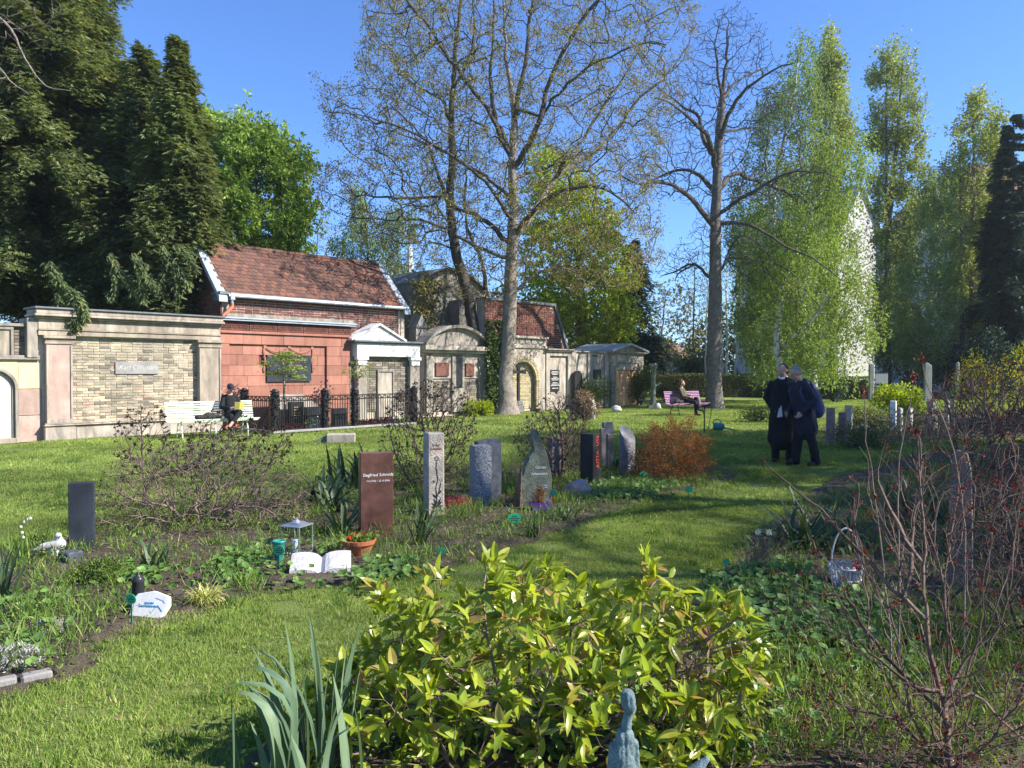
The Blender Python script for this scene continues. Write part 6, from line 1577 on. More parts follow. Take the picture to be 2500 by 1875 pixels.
# ---- standing men (local: facing -y; rotate afterwards)
def standing_man(label, loc, face, height, hairk, hairm, coatm, trm, lean=0.0, nod=0.0, turn=0.0, coatlen=.50, long_=False, stance=.12, stride=0.0, elbow='pocket', group=None, scarf=False, girth=1.0, paper=False):
    t = thing('person', label, 'person', loc, face, group); t.scale = (height / 1.78,) * 3
    sh = Vector((0, -lean, 1.45)); hip = Vector((0, 0, .93)); nk = Vector((0, -lean * 1.08, 1.50)); R = rz(turn) @ rx(nod); hc = Vector((0, -lean * 1.2 - .03 - .07 * math.sin(nod), 1.655 - .03 * abs(nod)))
    fl, fr = Vector((-stance, -stride, .08)), Vector((stance, stride, .08))
    el = [Vector((-.27 * girth, -lean * .6 + .05, 1.16)), Vector((.27 * girth, -lean * .6 + .05, 1.16))]
    wr_ = [Vector((-.20, -.16 - lean * .5, .96)), Vector((.20, -.16 - lean * .5, .96))]
    if elbow == 'hang': wr_ = [Vector((-.15, -.10, .93)), Vector((.15, -.10, .93))]
    bm = bmesh.new(); head(bm, hc, R, nk); capsule(bm, nk, (0, -lean * .5, 1.2), .07, .13, sx=1.3, sy=.9); capsule(bm, (0, -lean * .5, 1.2), hip, .13, .14, sx=1.15)
    for i, s_ in enumerate((-1, 1)):
        shp = sh + Vector((s_ * .17, 0, -.03)); capsule(bm, sh + Vector((s_ * .05, 0, 0)), shp, .055, .05); capsule(bm, shp, el[i], .048, .038); capsule(bm, el[i], wr_[i], .036, .026)
        d_ = (wr_[i] - el[i]).normalized(); hand(bm, wr_[i], d_, (-s_, 0.2, 0), .45, s_)
        ft = (fl, fr)[i]; kn = Vector((s_ * stance * .95, (ft.y) * .45 - .02, .49)); capsule(bm, hip + Vector((s_ * .09, 0, -.03)), kn, .085, .055); capsule(bm, kn, ft, .053, .036)
    fuse(bm, 'body', M['skin'], t, .0105, 3)
    hairmesh(hc, R, hairm, t, hairk)
    # trousers
    bm = bmesh.new()
    for i, s_ in enumerate((-1, 1)):
        ft = (fl, fr)[i]; kn = Vector((s_ * stance * .95, ft.y * .45 - .02, .49)); capsule(bm, hip + Vector((s_ * .08, 0, 0)), kn, .115 * girth, .085); capsule(bm, kn, ft + Vector((0, 0, -.01)), .083, .070)
    capsule(bm, hip, hip + Vector((0, 0, .1)), .15 * girth, .15 * girth); fuse(bm, 'trousers', trm, t, .014, 3, wr=.02)
    # coat: torso, skirt, sleeves
    bm = bmesh.new(); g1 = girth
    capsule(bm, sh + Vector((-.10, 0, -.02)), sh + Vector((.10, 0, -.02)), .085, .085); capsule(bm, (0, -lean * .9, 1.34), (0, -lean * .3, 1.0), .155 * g1, .175 * g1, sx=1.22, sy=.92)
    capsule(bm, (0, -lean * .3, 1.05), (0, .01, coatlen + .12), .17 * g1, .195 * g1, sx=1.15, sy=.95)
    if long_: capsule(bm, (0, 0, .9), (0, .01, coatlen + .1), .17 * g1, .215 * g1, sx=1.15)
    for i, s_ in enumerate((-1, 1)):
        shp = sh + Vector((s_ * .175, 0, -.04)); capsule(bm, shp, el[i], .077, .062); capsule(bm, el[i], wr_[i] + (el[i] - wr_[i]) * .04, .062, .05)
        capsule(bm, sh + Vector((s_ * .05, -.05, .045)), sh + Vector((s_ * .06, .06, .06)), .035, .035)
    fuse(bm, 'coat', coatm, t, .014, 3, wr=.024)
    if scarf:
        bm = bmesh.new()
        for k in range(12):
            a0, a1 = k / 12 * 6.283, (k + 1) / 12 * 6.283
            capsule(bm, nk + Vector((.066 * math.cos(a0), .066 * math.sin(a0) - .01, .03 + .02 * math.sin(a0))), nk + Vector((.066 * math.cos(a1), .066 * math.sin(a1) - .01, .03 + .02 * math.sin(a1))), .022, .022, 8)
        fuse(bm, 'white_collar', M['paper'], t, .009, 2)
    for ft in (fl, fr): shoe(t, (ft.x, ft.y + .05, 0), (ft.x * 1.15, ft.y - .16, 0), M['black_l'])
    return t, sh, hc, R, wr_, nk
m1 = gx(1912, 13.9); t1, *_ = standing_man('man in long black coat with white collar and receding dark hair', (m1.x, m1.y, 0), RAD(-28), 1.78, 'bald', M['hair_d'], M['cloth_k'], M['cloth_k'], turn=RAD(-22), nod=RAD(14), coatlen=.34, long_=True, scarf=True, girth=1.12, elbow='hang')
m2 = gx(1968, 13.4); t2, sh2, hc2, R2, wr2, nk2 = standing_man('grey-haired man with glasses and navy backpack, head bent toward the other man', (m2.x, m2.y, 0), RAD(-72), 1.74, 'short', M['hair_g'], M['cloth_n'], M['cloth_k'], lean=.14, nod=RAD(28), coatlen=.52, stride=.12)
mb = MB(); Q = lambda v: hc2 + R2 @ Vector(v)
for s_ in (-1, 1):
    mb.tube([Q((s_ * .036 + .022 * math.cos(a), -.098, .002 + .018 * math.sin(a))) for a in np.linspace(0, 6.283, 11)], .0022, 4); mb.tube([Q((s_ * .058, -.098, .004)), Q((s_ * .078, -.04, .006)), Q((s_ * .08, .02, .004))], .0022, 4)
mb.tube([Q((-.014, -.1, .004)), Q((.014, -.1, .004))], .0022, 4); mb.build('glasses', M['iron'], t2)
# backpack worn by him
bk = thing('backpack', 'navy blue backpack on the back of the grey-haired man', 'backpack', t2.location, RAD(-72)); bk.scale = t2.scale
bm = bmesh.new(); capsule(bm, (0, .12, 1.33), (0, .22, .98), .12, .15, sx=1.05, sy=.85); capsule(bm, (0, .25, 1.15), (0, .3, .98), .08, .10, sx=1.1); fuse(bm, 'bag', M['navy_bag'], bk, .012, 2, wr=.008)
bm = bmesh.new(); capsule(bm, (-.03, .12, 1.45), (.03, .12, 1.45), .012, .012, 8); capsule(bm, (-.03, .12, 1.45), (-.04, .13, 1.4), .012, .012, 8); capsule(bm, (.03, .12, 1.45), (.04, .13, 1.4), .012, .012, 8); fuse(bm, 'grab_handle', M['navy_bag'], bk, .007, 1)
for s_ in (-1, 1):
    mb = MB(); mb.tube([(s_ * .09, .1, 1.36), (s_ * .12, -.02, 1.515), (s_ * .14, -.16, 1.49), (s_ * .15, -.245, 1.33), (s_ * .17, -.15, 1.12), (s_ * .14, .1, 1.0)], .018, 6); mb.build('shoulder_strap', M['navy_bag'], bk, smooth=True)
pp = thing('paper_sheet', 'folded white paper held low by the grey-haired man', 'paper', t2.location, RAD(-72)); pp.scale = t2.scale
mb = MB(); w_ = wr2[0] + Vector((0, -.09, -.04)); mb.add([w_ + Vector((-.03, -.02, .14)), w_ + Vector((-.05, .02, -.06)), w_ + Vector((-.02, -.12, -.07)), w_ + Vector((-.0, -.1, .08))], [(0, 1, 2, 3)]); mb.add([w_ + Vector((-.034, -.02, .142)), w_ + Vector((-.054, .02, -.058)), w_ + Vector((-.024, -.12, -.068)), w_ + Vector((-.004, -.1, .082))], [(3, 2, 1, 0)]); mb.build('sheet', M['paper'], pp)

# ---- seated people (local: bench faces -y)
def seated(label, loc, face, scale, hairk, hairm, topm, trm, nod, turn, armk, bare_shin=False, cross=1, seat=.45, group=None):
    t = thing('person', label, 'person', loc, face, group); t.scale = (scale,) * 3
    hip = Vector((0, .02, seat + .09)); sh = Vector((0, .14, seat + .56)); nk = sh + Vector((0, -.01, .05)); R = rz(turn) @ rx(nod); hc = nk + Vector((0, -.02 - .07 * math.sin(nod), .145 - .02 * abs(nod)))
    kl, kr = Vector((-.12, -.44, seat + .06)), Vector((.10, -.44, seat + .16)); al = Vector((-.12, -.50, .08)); ar = Vector((-.20 * cross, -.62, .28))
    if cross < 0: ar = Vector((.22, -.62, .26)); kl, kr = Vector((.06, -.44, seat + .06)), Vector((-.04, -.44, seat + .17)); al = Vector((.05, -.52, .08))
    els = [Vector((-.24, .0, seat + .28)), Vector((.24, .0, seat + .28))]; wrs = [Vector((-.08, -.22, seat + .24)), Vector((.08, -.22, seat + .27))]
    if armk == 'book': wrs = [Vector((-.09, -.30, seat + .26)), Vector((.13, -.32, seat + .30))]
    bm = bmesh.new(); head(bm, hc, R, nk); capsule(bm, nk, sh + Vector((0, -.04, -.22)), .06, .115, sx=1.2, sy=.9); capsule(bm, sh + Vector((0, -.04, -.22)), hip, .115, .13, sx=1.1)
    for i, s_ in enumerate((-1, 1)):
        shp = sh + Vector((s_ * .15, 0, -.03)); capsule(bm, sh, shp, .05, .045); capsule(bm, shp, els[i], .044, .035); capsule(bm, els[i], wrs[i], .034, .025)
        hand(bm, wrs[i], (wrs[i] - els[i]).normalized() * .7 + Vector((-s_ * .2, -.4, 0)), (-s_ * .6, 0, -.3), .6, s_)
        kn = (kl, kr)[i]; an = (al, ar)[i]; capsule(bm, hip + Vector((s_ * .08, 0, 0)), kn, .078, .052); capsule(bm, kn, an, .052, .036)
    fuse(bm, 'body', M['skin'], t, .0105, 3); hairmesh(hc, R, hairm, t, hairk)
    bm = bmesh.new(); q = .62 if bare_shin else .95
    for i, s_ in enumerate((-1, 1)):
        kn = (kl, kr)[i]; an = (al, ar)[i]; capsule(bm, hip + Vector((s_ * .08, 0, 0)), kn, .098, .074); capsule(bm, kn, kn + (an - kn) * q, .072, .056)
    capsule(bm, hip, hip + Vector((0, 0, .08)), .14, .13, sx=1.15); fuse(bm, 'trousers', trm, t, .012, 3, wr=.008)
    bm = bmesh.new(); capsule(bm, sh + Vector((-.09, 0, -.02)), sh + Vector((.09, 0, -.02)), .07, .07); capsule(bm, sh + Vector((0, -.03, -.1)), hip + Vector((0, 0, .08)), .135, .15, sx=1.18, sy=.9)
    for i, s_ in enumerate((-1, 1)):
        shp = sh + Vector((s_ * .15, 0, -.03)); capsule(bm, shp, els[i], .062, .052); capsule(bm, els[i], wrs[i] + (els[i] - wrs[i]) * .1, .052, .04)
    fuse(bm, 'jacket', topm, t, .012, 3, wr=.008)
    for an, kn in ((al, kl), (ar, kr)):
        dd = (Vector((0, -1, -.1)) if an.z < .2 else Vector((0.2 * cross, -.9, -.35))).normalized(); bm = bmesh.new(); capsule(bm, an + Vector((0, .03, -.03)), an + dd * .17 + Vector((0, 0, -.04)), .043, .034); fuse(bm, 'shoe', M['black_l'], t, .010, 2)
    return t, wrs, sh, hc, R
def onbench(B, a, off, back=.0):
    c_, s_ = math.cos(a), math.sin(a); return (B.x + off * c_ - back * s_, B.y + off * s_ + back * c_, 0)
p3 = onbench(B1, RAD(38), .45, .02)
t3, wrs, *_ = seated('reader in dark clothes and grey cap bent over a book on the pale green-white bench', p3, RAD(34), 1.0, 'cap', M['cloth_n'], M['cloth_k'], M['cloth_k'], RAD(32), RAD(8), 'book', True, 1)
bo = thing('open_book', 'yellow covered book held open by the reader on the pale bench', 'book', p3, RAD(34))
mb = MB(); c_ = (wrs[0] + wrs[1]) / 2 + Vector((.06, -.14, .04))
for s_ in (-1, 1):
    mb.add([c_ + Vector((0, 0, -.08)), c_ + Vector((s_ * .11, .03, -.08)), c_ + Vector((s_ * .11, -.03, .10)), c_ + Vector((0, -.06, .10)), c_ + Vector((0, -.012, -.085)), c_ + Vector((s_ * .11, .018, -.085)), c_ + Vector((s_ * .11, -.042, .095)), c_ + Vector((0, -.072, .095))], [(0, 1, 2, 3), (7, 6, 5, 4), (0, 4, 5, 1), (1, 5, 6, 2), (2, 6, 7, 3)])
mb.build('cover', M['bookc'], bo)
mb = MB()
for s_ in (-1, 1): mb.add([c_ + Vector((0, .004, -.076)), c_ + Vector((s_ * .104, .034, -.076)), c_ + Vector((s_ * .104, -.024, .094)), c_ + Vector((0, -.054, .094))], [(0, 1, 2, 3)])
mb.build('pages', M['paper'], bo)
q3 = onbench(B1, RAD(38), -.12, .02); bg_ = thing('black_bag', 'slumped black bag lying on the pale bench beside the reader', 'bag', q3, RAD(38))
bm = bmesh.new(); capsule(bm, (-.28, -.06, .50), (.22, -.06, .50), .07, .06, sy=1); capsule(bm, (-.1, -.05, .52), (.1, -.05, .55), .07, .06); fuse(bm, 'bag', M['black_l'], bg_, .012, 2, wr=.03)
p4 = onbench(B2, RAD(30), -.10, .02)
t4, *_ = seated('woman with brown hair bun and olive jacket sitting on the purple bench', p4, RAD(58), .98, 'bun', M['hair_b'], M['cloth_o'], M['cloth_k'], RAD(2), RAD(18), 'lap', False, 1)
q4 = onbench(B2, RAD(30), -.45, .0); bg_ = thing('black_bag', 'black handbag on the purple bench at the woman\'s side', 'bag', q4, RAD(24))
bm = bmesh.new(); capsule(bm, (-.12, -.05, .50), (.14, -.05, .5), .085, .075); fuse(bm, 'bag', M['black_l'], bg_, .012, 2, wr=.03)
mb = MB(); mb.tube([(-.1, -.05, .56), (-.04, -.05, .66), (.06, -.05, .66), (.11, -.05, .56)], .008, 5); mb.build('handle', M['black_l'], bg_)
# ------------------------------------------------------------------ gravestones: width/height measured in the photo, set on the ground
def H(py, d): return CAMH + (HY - py) / FPX * d
def stele(name, label, pxl, pxr, pytop, d, rot, mat, depth=.12, group=None, bev=.006, taper=0.0, cat='gravestone', top=None, part='stone', lean=0.0, side_mat=None):
    w_ = (pxr - pxl) / FPX * d; h_ = H(pytop, d)
    # the visible width covers front*cos + depth*sin
    fw = max(.04, (w_ - depth * abs(math.sin(rot))) / math.cos(rot))
    t = thing(name, label, cat, gx((pxl + pxr) / 2, d + depth / 2), rot, group); t.rotation_euler = (lean, 0, rot)
    mb = MB()
    poly = [(-fw / 2, -.05), (fw / 2, -.05), (fw / 2 - taper, h_), (-fw / 2 + taper, h_)] if top is None else top(fw, h_)
    bm = bmesh.new(); n = len(poly)
    va = [bm.verts.new((x, -depth / 2, z)) for x, z in poly]; vb = [bm.verts.new((x, depth / 2, z)) for x, z in poly]
    bm.faces.new(va); bm.faces.new(vb[::-1])
    for i in range(n): bm.faces.new((va[i], vb[i], vb[(i + 1) % n], va[(i + 1) % n]))
    bmesh.ops.recalc_face_normals(bm, faces=bm.faces[:])
    if bev: bmesh.ops.bevel(bm, geom=bm.edges[:], offset=bev, segments=1, affect='EDGES')
    mb.bm(bm); s_ = mb.build(part, mat, t)
    return t, s_, fw, h_, depth
t, s_, fw, h_, dp = stele('gravestone', 'slim dark blue-black polished stele with pale streaks, leftmost of the gravestones', 165, 229, 1180, GD(1350), RAD(24), M['granite_db'], .12)
t, s_, fw, h_, dp = stele('gravestone', 'tall red-brown polished granite stone lettered Siegfried Schmidt', 872, 961, 1106, GD(1308), RAD(19), M['granite_r'], .16)
text_obj('inscription', 'Siegfried Schmidt', .044, M['wletter'], s_, (.01, -dp / 2 - .003, h_ - .235), shear=.12)
text_obj('inscription', '13.3.1932 – 25.10.2006', .025, M['wletter'], s_, (.01, -dp / 2 - .003, h_ - .29))
# flowered limestone stele
t, s_, fw, h_, dp = stele('gravestone', 'tall cream limestone stele carved with a dark flower stem', 1031, 1086, 1057, GD(1262), RAD(25), M['limest'], .17, bev=.014)
text_obj('inscription', 'Erika\nSchmidt', .042, M['brletter'], s_, (.0, -dp / 2 - .003, h_ - .15))
mb = MB(); Y_ = -dp / 2 - .004
st = [(-.0, .12), (.01, .22), (-.005, .33), (.02, .42), (.0, .55), (.005, .62)]
mb.tube([(x_, Y_, z_) for x_, z_ in st], .004, 4); mb.tube([(.01, Y_, .22), (.04, Y_, .30), (.055, Y_, .38)], .004, 4)
for (cx_, cz_, r_, n_) in ((.005, .655, .034, 10), (.055, .41, .024, 9)):
    for k in range(n_):
        a = k / n_ * 6.283; mb.add([(cx_ + .007 * math.cos(a), Y_, cz_ + .007 * math.sin(a)), (cx_ + r_ * .7 * math.cos(a - .2), Y_, cz_ + r_ * .7 * math.sin(a - .2)), (cx_ + r_ * math.cos(a), Y_, cz_ + r_ * math.sin(a)), (cx_ + r_ * .7 * math.cos(a + .2), Y_, cz_ + r_ * .7 * math.sin(a + .2))], [(0, 1, 2, 3)])
for (cx_, cz_, a, L_) in ((.01, .1, 2.4, .09), (.01, .1, .9, .10), (.01, .1, 1.9, .12), (.01, .1, 1.2, .13), (0, .1, 2.9, .06), (.02, .1, .4, .06), (-.02, .38, 2.0, .04), (.01, .2, 2.3, .08), (.03, .25, 1.0, .06)):
    dx_, dz_ = math.cos(a), math.sin(a); mb.add([(cx_, Y_, cz_), (cx_ + dx_ * L_ * .5 - dz_ * .012, Y_, cz_ + dz_ * L_ * .5 + dx_ * .012), (cx_ + dx_ * L_, Y_, cz_ + dz_ * L_), (cx_ + dx_ * L_ * .5 + dz_ * .012, Y_, cz_ + dz_ * L_ * .5 - dx_ * .012)], [(3, 2, 1, 0), ])
    mb.add([(cx_, Y_, cz_), (cx_ + dx_ * L_ * .5 - dz_ * .012, Y_, cz_ + dz_ * L_ * .5 + dx_ * .012), (cx_ + dx_ * L_, Y_, cz_ + dz_ * L_), (cx_ + dx_ * L_ * .5 + dz_ * .012, Y_, cz_ + dz_ * L_ * .5 - dx_ * .012)], [(0, 1, 2, 3)])
mb.build('flower_inlay', M['bletter'], s_)
# two-part grey granite
d = GD(1216) - .3
t = thing('gravestone', 'grey granite gravestone of two blocks, a speckled post before a curved slab', 'gravestone', gx(1186, d), RAD(24))
hA, hB = H(1086, d), H(1074, d)
mb = MB(); mb.box(-.20, .02, -.14, .06, -.05, hA, bev=.006); mb.build('speckled_post', M['granite_s'], t)
mb = MB(); mb.prism([(-.08, -.05), (.24, -.05), (.24, hB - .03), (.2, hB), (.08, hB - .005), (-.08, hB - .03)], .065, .20); mb.build('curved_slab', M['granite_b'], t)
# green slate, pointed
def slate_top(fw, h_):
    return [(fw * a, h_ * b_ if b_ else -.05) for a, b_ in ((-.48, 0), (.5, 0), (.49, .2), (.5, .40), (.43, .53), (.37, .64), (.24, .80), (.15, .87), (.07, .985), (-.03, 1), (-.12, .95), (-.16, .88), (-.08, .77), (-.1, .71), (-.24, .66), (-.27, .6), (-.38, .52), (-.41, .44), (-.49, .38), (-.45, .2))]
t, s_, fw, h_, dp = stele('gravestone', 'jagged green slate gravestone with a peaked top and white lettering', 1264, 1348, 1050, GD(1240), RAD(18), M['slate'], .12, top=slate_top, bev=.010)
text_obj('inscription', 'Günter', .05, M['wletter'], s_, (.05, -dp / 2 - .004, h_ * .50), shear=.2); text_obj('inscription', 'Scheumann', .046, M['wletter'], s_, (.03, -dp / 2 - .004, h_ * .50 - .075), shear=.2)
text_obj('inscription', '* 1.7.1932\n+ 6.4.2016', .026, M['wletter'], s_, (.08, -dp / 2 - .004, h_ * .27))
mb = MB(); bm = bmesh.new()
for k in range(5):
    z0_ = -.04; ht_ = h_ * (.58 - .1 * k + random.uniform(-.05, .05)); xk = -fw / 2 - .012 * k
    V = [(xk - .02, -dp / 2 - .01 + .02 * k, z0_), (xk + .025, -dp / 2 + .0 + .02 * k, z0_), (xk + .012, -dp / 2 + .02 * k, ht_), (xk - .008, -dp / 2 + .01 + .02 * k, ht_ - .04)]
    mb.add(V + [(a, b_ + .02, c) for a, b_, c in V], [(0, 1, 2, 3), (7, 6, 5, 4), (0, 3, 7, 4), (3, 2, 6, 7), (1, 5, 6, 2)])
mb.build('broken_edge', M['slate_br'], s_)
bm.free()
# grey rough stele behind the shrub
t, s_, fw, h_, dp = stele('gravestone', 'rough grey stele half hidden by twigs right of the green slate', 1336, 1371, 1068, GD(1172), RAD(20), M['greypil'], .14, bev=.02)
# black stele JUTTA UTE
t, s_, fw, h_, dp = stele('gravestone', 'black square stele with red letters JUTTA UTE running up it', 1416, 1468, 1060, GD(1187), RAD(52), M['granite_d'], .22)
text_obj('inscription', 'JUTTA · UTE', .085, M['rletter'], s_, (.035, -dp / 2 - .003, h_ * .66), rot=(RAD(90), RAD(-90), 0))
# weathered posts behind it
for k, (a, b_, tp_, dd, lab, mt) in enumerate(((1462, 1480, 1046, 12.9, 'narrow weathered stone post just behind the black stele', M['oldwood']), (1478, 1500, 1060, 12.6, 'wider weathered post right of the narrow one behind the black stele', M['oldwood']), (1468, 1500, 1031, 14.0, 'grey block-topped stele behind the two weathered posts', M['greypil']))):
    stele('gravestone', lab, a, b_, tp_, dd, RAD(35), mt, .06, bev=.01)
# slanted cylinder
d = GD(1160); t = thing('gravestone', 'grey cylindrical gravestone with slanted oval top and white lettering', 'gravestone', gx(1532, d), RAD(-8))
r_ = 19 / FPX * d; h1 = H(1050, d); n_ = 28
bm = bmesh.new(); rings = []
for z_, f_ in ((-.05, 0), (h1 * .5, 0), (h1 - .06, 1)):
    rings.append([bm.verts.new((r_ * math.cos(k / n_ * 6.2832), r_ * math.sin(k / n_ * 6.2832), z_ + f_ * (-.13 * math.cos(k / n_ * 6.2832) * .7 + .10 * math.sin(k / n_ * 6.2832)))) for k in range(n_)])
for a, b_ in zip(rings, rings[1:]):
    for k in range(n_): bm.faces.new((a[k], a[(k + 1) % n_], b_[(k + 1) % n_], b_[k]))
bm.faces.new(rings[-1]); mb = MB(); mb.bm(bm); s_ = mb.build('cylinder', M['greypil'], t, smooth=False)
for p_ in s_.data.polygons: p_.use_smooth = len(p_.vertices) == 4
mb = MB()
for r__ in range(9):
    z_ = h1 - .24 - r__ * .052; a0 = -1.45
    if r__ == 8: z_ -= .06
    for q in range(random.randint(4, 7)):
        a = a0 + q * .14; mb.tube([((r_ + .002) * math.cos(a), (r_ + .002) * math.sin(a), z_), ((r_ + .002) * math.cos(a + .05), (r_ + .002) * math.sin(a + .05), z_ + random.uniform(.0, .022)), ((r_ + .002) * math.cos(a + .1), (r_ + .002) * math.sin(a + .1), z_ + .004)], .0035, 3)
mb.build('inscription', M['wletter'], s_)
# boulder with carved name
d = GD(1212); t = thing('grave_boulder', 'rounded pinkish boulder lying left of the foot of the black stele', 'boulder', gx(1413, d)); rock('stone', M['boulder'], t, .18, .15, .125, 7, 3, .25)
# stone open book, lantern, vase, pot
M['palebook'] = stone('worn_white_marble', (.42, .41, .39), (.64, .62, .60), None, 7, rough=.8, fine=60, bst=.8, bd=.01, grain=.12, darkamt=.4, dark=(.25, .24, .22), geo=False)
d = GD(1392); t = thing('stone_book', 'white marble open book lying on the grave in front of the red-brown stone', 'grave book', gx(782, d), RAD(12)); t.scale = (.9, .9, .9)
mb = MB(); xs = np.linspace(-.27, .27, 15); 
def bookz(x_): return .05 + .03 * math.sin(min(1, abs(x_) / .27) * math.pi * .75) - .03 * math.exp(-(x_ / .03) ** 2)
V = []
for x_ in xs:
    z_ = bookz(x_); V += [(x_, -.17, z_ - .03), (x_, .17, z_ + .05), (x_, .17, -.02), (x_, -.17, -.02)]
for i in range(14):
    a, b_ = i * 4, (i + 1) * 4; n0 = 0
F = [];
for i in range(14):
    a, b_ = i * 4, (i + 1) * 4
    F += [(a, b_, b_ + 1, a + 1), (a + 1, b_ + 1, b_ + 2, a + 2), (a + 3, b_ + 3, b_, a), (a + 2, b_ + 2, b_ + 3, a + 3)]
F += [(0, 1, 2, 3), (56 + 3, 56 + 2, 56 + 1, 56)]
mb.add(V, F); s_ = mb.build('book', M['palebook'], t)
for p_ in s_.data.polygons: p_.use_smooth = False
d = GD(1352); t = thing('grave_lantern', 'square glass and steel grave lantern with a white candle, left of the marble book', 'lantern', gx(722, d), RAD(-20))
w_ = .098; hl_ = .25
mb = MB()
for sx_ in (-1, 1):
    for sy_ in (-1, 1): mb.box(sx_ * w_ - .006, sx_ * w_ + .006, sy_ * w_ - .006, sy_ * w_ + .006, .012, hl_)
mb.box(-w_ - .01, w_ + .01, -w_ - .01, w_ + .01, 0, .012, bev=.003); mb.build('frame', M['steel'], t)
mb = MB(); mb.box(-w_ - .012, w_ + .012, -w_ - .012, w_ + .012, hl_, hl_ + .012, bev=.003); mb.prism([(-w_, hl_ + .0121), (w_, hl_ + .0121), (w_ * .4, hl_ + .035), (-w_ * .4, hl_ + .035)], -w_ * .6, w_ * .6); mb.lathe([(.035, hl_ + .03), (.03, hl_ + .05), (.015, hl_ + .055), (.02, hl_ + .07), (0, hl_ + .075)], 12, caps=False); mb.build('lid', M['steel'], t)
mb = MB(); mb.tube([(.03 * math.cos(a), 0, hl_ + .085 + .03 * math.sin(a)) for a in np.linspace(0, 6.283, 14)], .004, 5); mb.build('ring_handle', M['gold'], t)
for (a, b_, c_, e_) in ((-w_ + .006, w_ - .006, -w_, -w_ + .003), (-w_ + .006, w_ - .006, w_ - .003, w_), (-w_, -w_ + .003, -w_ + .006, w_ - .006), (w_ - .003, w_, -w_ + .006, w_ - .006)):
    subpart('pane', M['glass'], t, (a, b_, c_, e_, .013, hl_ - .001), bev=0)
t2 = thing('grave_candle', 'white candle standing inside the steel lantern', 'candle', (t.location.x - .01, t.location.y - .01, .013)); mb = MB(); mb.lathe([(.034, 0), (.034, .11), (.03, .115), (0, .11)], 14); mb.build('wax', M['wax'], t2, smooth=True)
d = GD(1378); t = thing('grave_vase', 'teal plastic cone vase stuck in the ground left of the lantern', 'vase', gx(679, d))
mb = MB(); mb.lathe([(.03, -.02), (.034, .02), (.05, .18), (.056, .185), (.056, .2), (.046, .2), (.03, .05), (0, .05)], 18, caps=False); mb.build('vase', M['teal'], t, smooth=True)
d = GD(1360); t = thing('flower_pot', 'terracotta bowl planted with red primroses before the red-brown stone', 'flower pot', gx(875, d))
mb = MB(); mb.lathe([(.085, 0), (.135, .12), (.15, .12), (.155, .155), (.14, .155), (.12, .11), (0, .11)], 26, caps=False); mb.build('pot', M['terracotta'], t, smooth=False)
mb = MB(); n = 150; A = np.random.normal(0, 1, (n, 3)) * np.array([.055, .055, .01]) + np.array([.0, 0, .13]); leaves(mb, A, sph(n) * np.array([1, 1, .4]) + np.array([0, 0, .6]), .08, .035, rnd=np.random.rand(n)); mb.build('leaves', M['weed'], t)
mb = MB()
for c_ in ((-.06, -.05, .19), (-.045, -.055, .165), (-.075, -.03, .175), (.04, .0, .19), (-.03, .03, .20)):
    n = 6
    for k in range(n):
        a = k / n * 6.283; c = np.array(c_); mb.add([c, c + np.array([.02 * math.cos(a - .4), -.004, .02 * math.sin(a - .4)]), c + np.array([.024 * math.cos(a), -.006, .024 * math.sin(a)]), c + np.array([.02 * math.cos(a + .4), -.004, .02 * math.sin(a + .4)])], [(0, 1, 2, 3)])
mb.build('flowers', M['redfl'], t)
# white rounded book-like marker with blue writing
d = GD(1510); t = thing('grave_plate', 'white curved grave tablet with blue handwriting, black grave light behind it', 'grave tablet', gx(358, d), RAD(-8)); t.rotation_euler = (RAD(-24), 0, RAD(-6)); t.scale = (.78,) * 3
hh = .21
def wp(fw): return [(-.16, -.04), (.10, -.06), (.17, .10), (.15, hh * .85), (.02, hh * 1.04), (-.13, hh * .9), (-.17, hh * .6)]
bm = bmesh.new(); poly = wp(0); n = len(poly); va = [bm.verts.new((x, -.03, z)) for x, z in poly]; vb = [bm.verts.new((x, .03, z)) for x, z in poly]; bm.faces.new(va); bm.faces.new(vb[::-1])
for i in range(n): bm.faces.new((va[i], vb[i], vb[(i + 1) % n], va[(i + 1) % n]))
bmesh.ops.recalc_face_normals(bm, faces=bm.faces[:]); bmesh.ops.bevel(bm, geom=bm.edges[:], offset=.006, segments=1, affect='EDGES'); mb = MB(); mb.bm(bm); s_ = mb.build('tablet', M['whitest'], t)
text_obj('inscription', 'in Liebe\nund Dankbarkeit', .026, M['blueink'], s_, (.0, -.033, .11), shear=.25); mb = MB(); mb.tube([(.03, -.033, .03), (.08, -.033, .10), (.13, -.033, .05)], .002, 4); mb.tube([(.05, -.033, .16), (.12, -.033, .14), (.14, -.033, .12)], .0015, 4); mb.build('drawn_lines', M['blueink'], s_)
t = thing('grave_light', 'small black grave light with domed cap behind the white tablet', 'grave light', gx(333, d + .18)); mb = MB(); mb.lathe([(.038, 0), (.042, .10), (.04, .19), (.045, .2), (.03, .225), (.012, .24), (.014, .25), (0, .26)], 16, caps=False); mb.build('lamp', M['granite_d'], t, smooth=True)
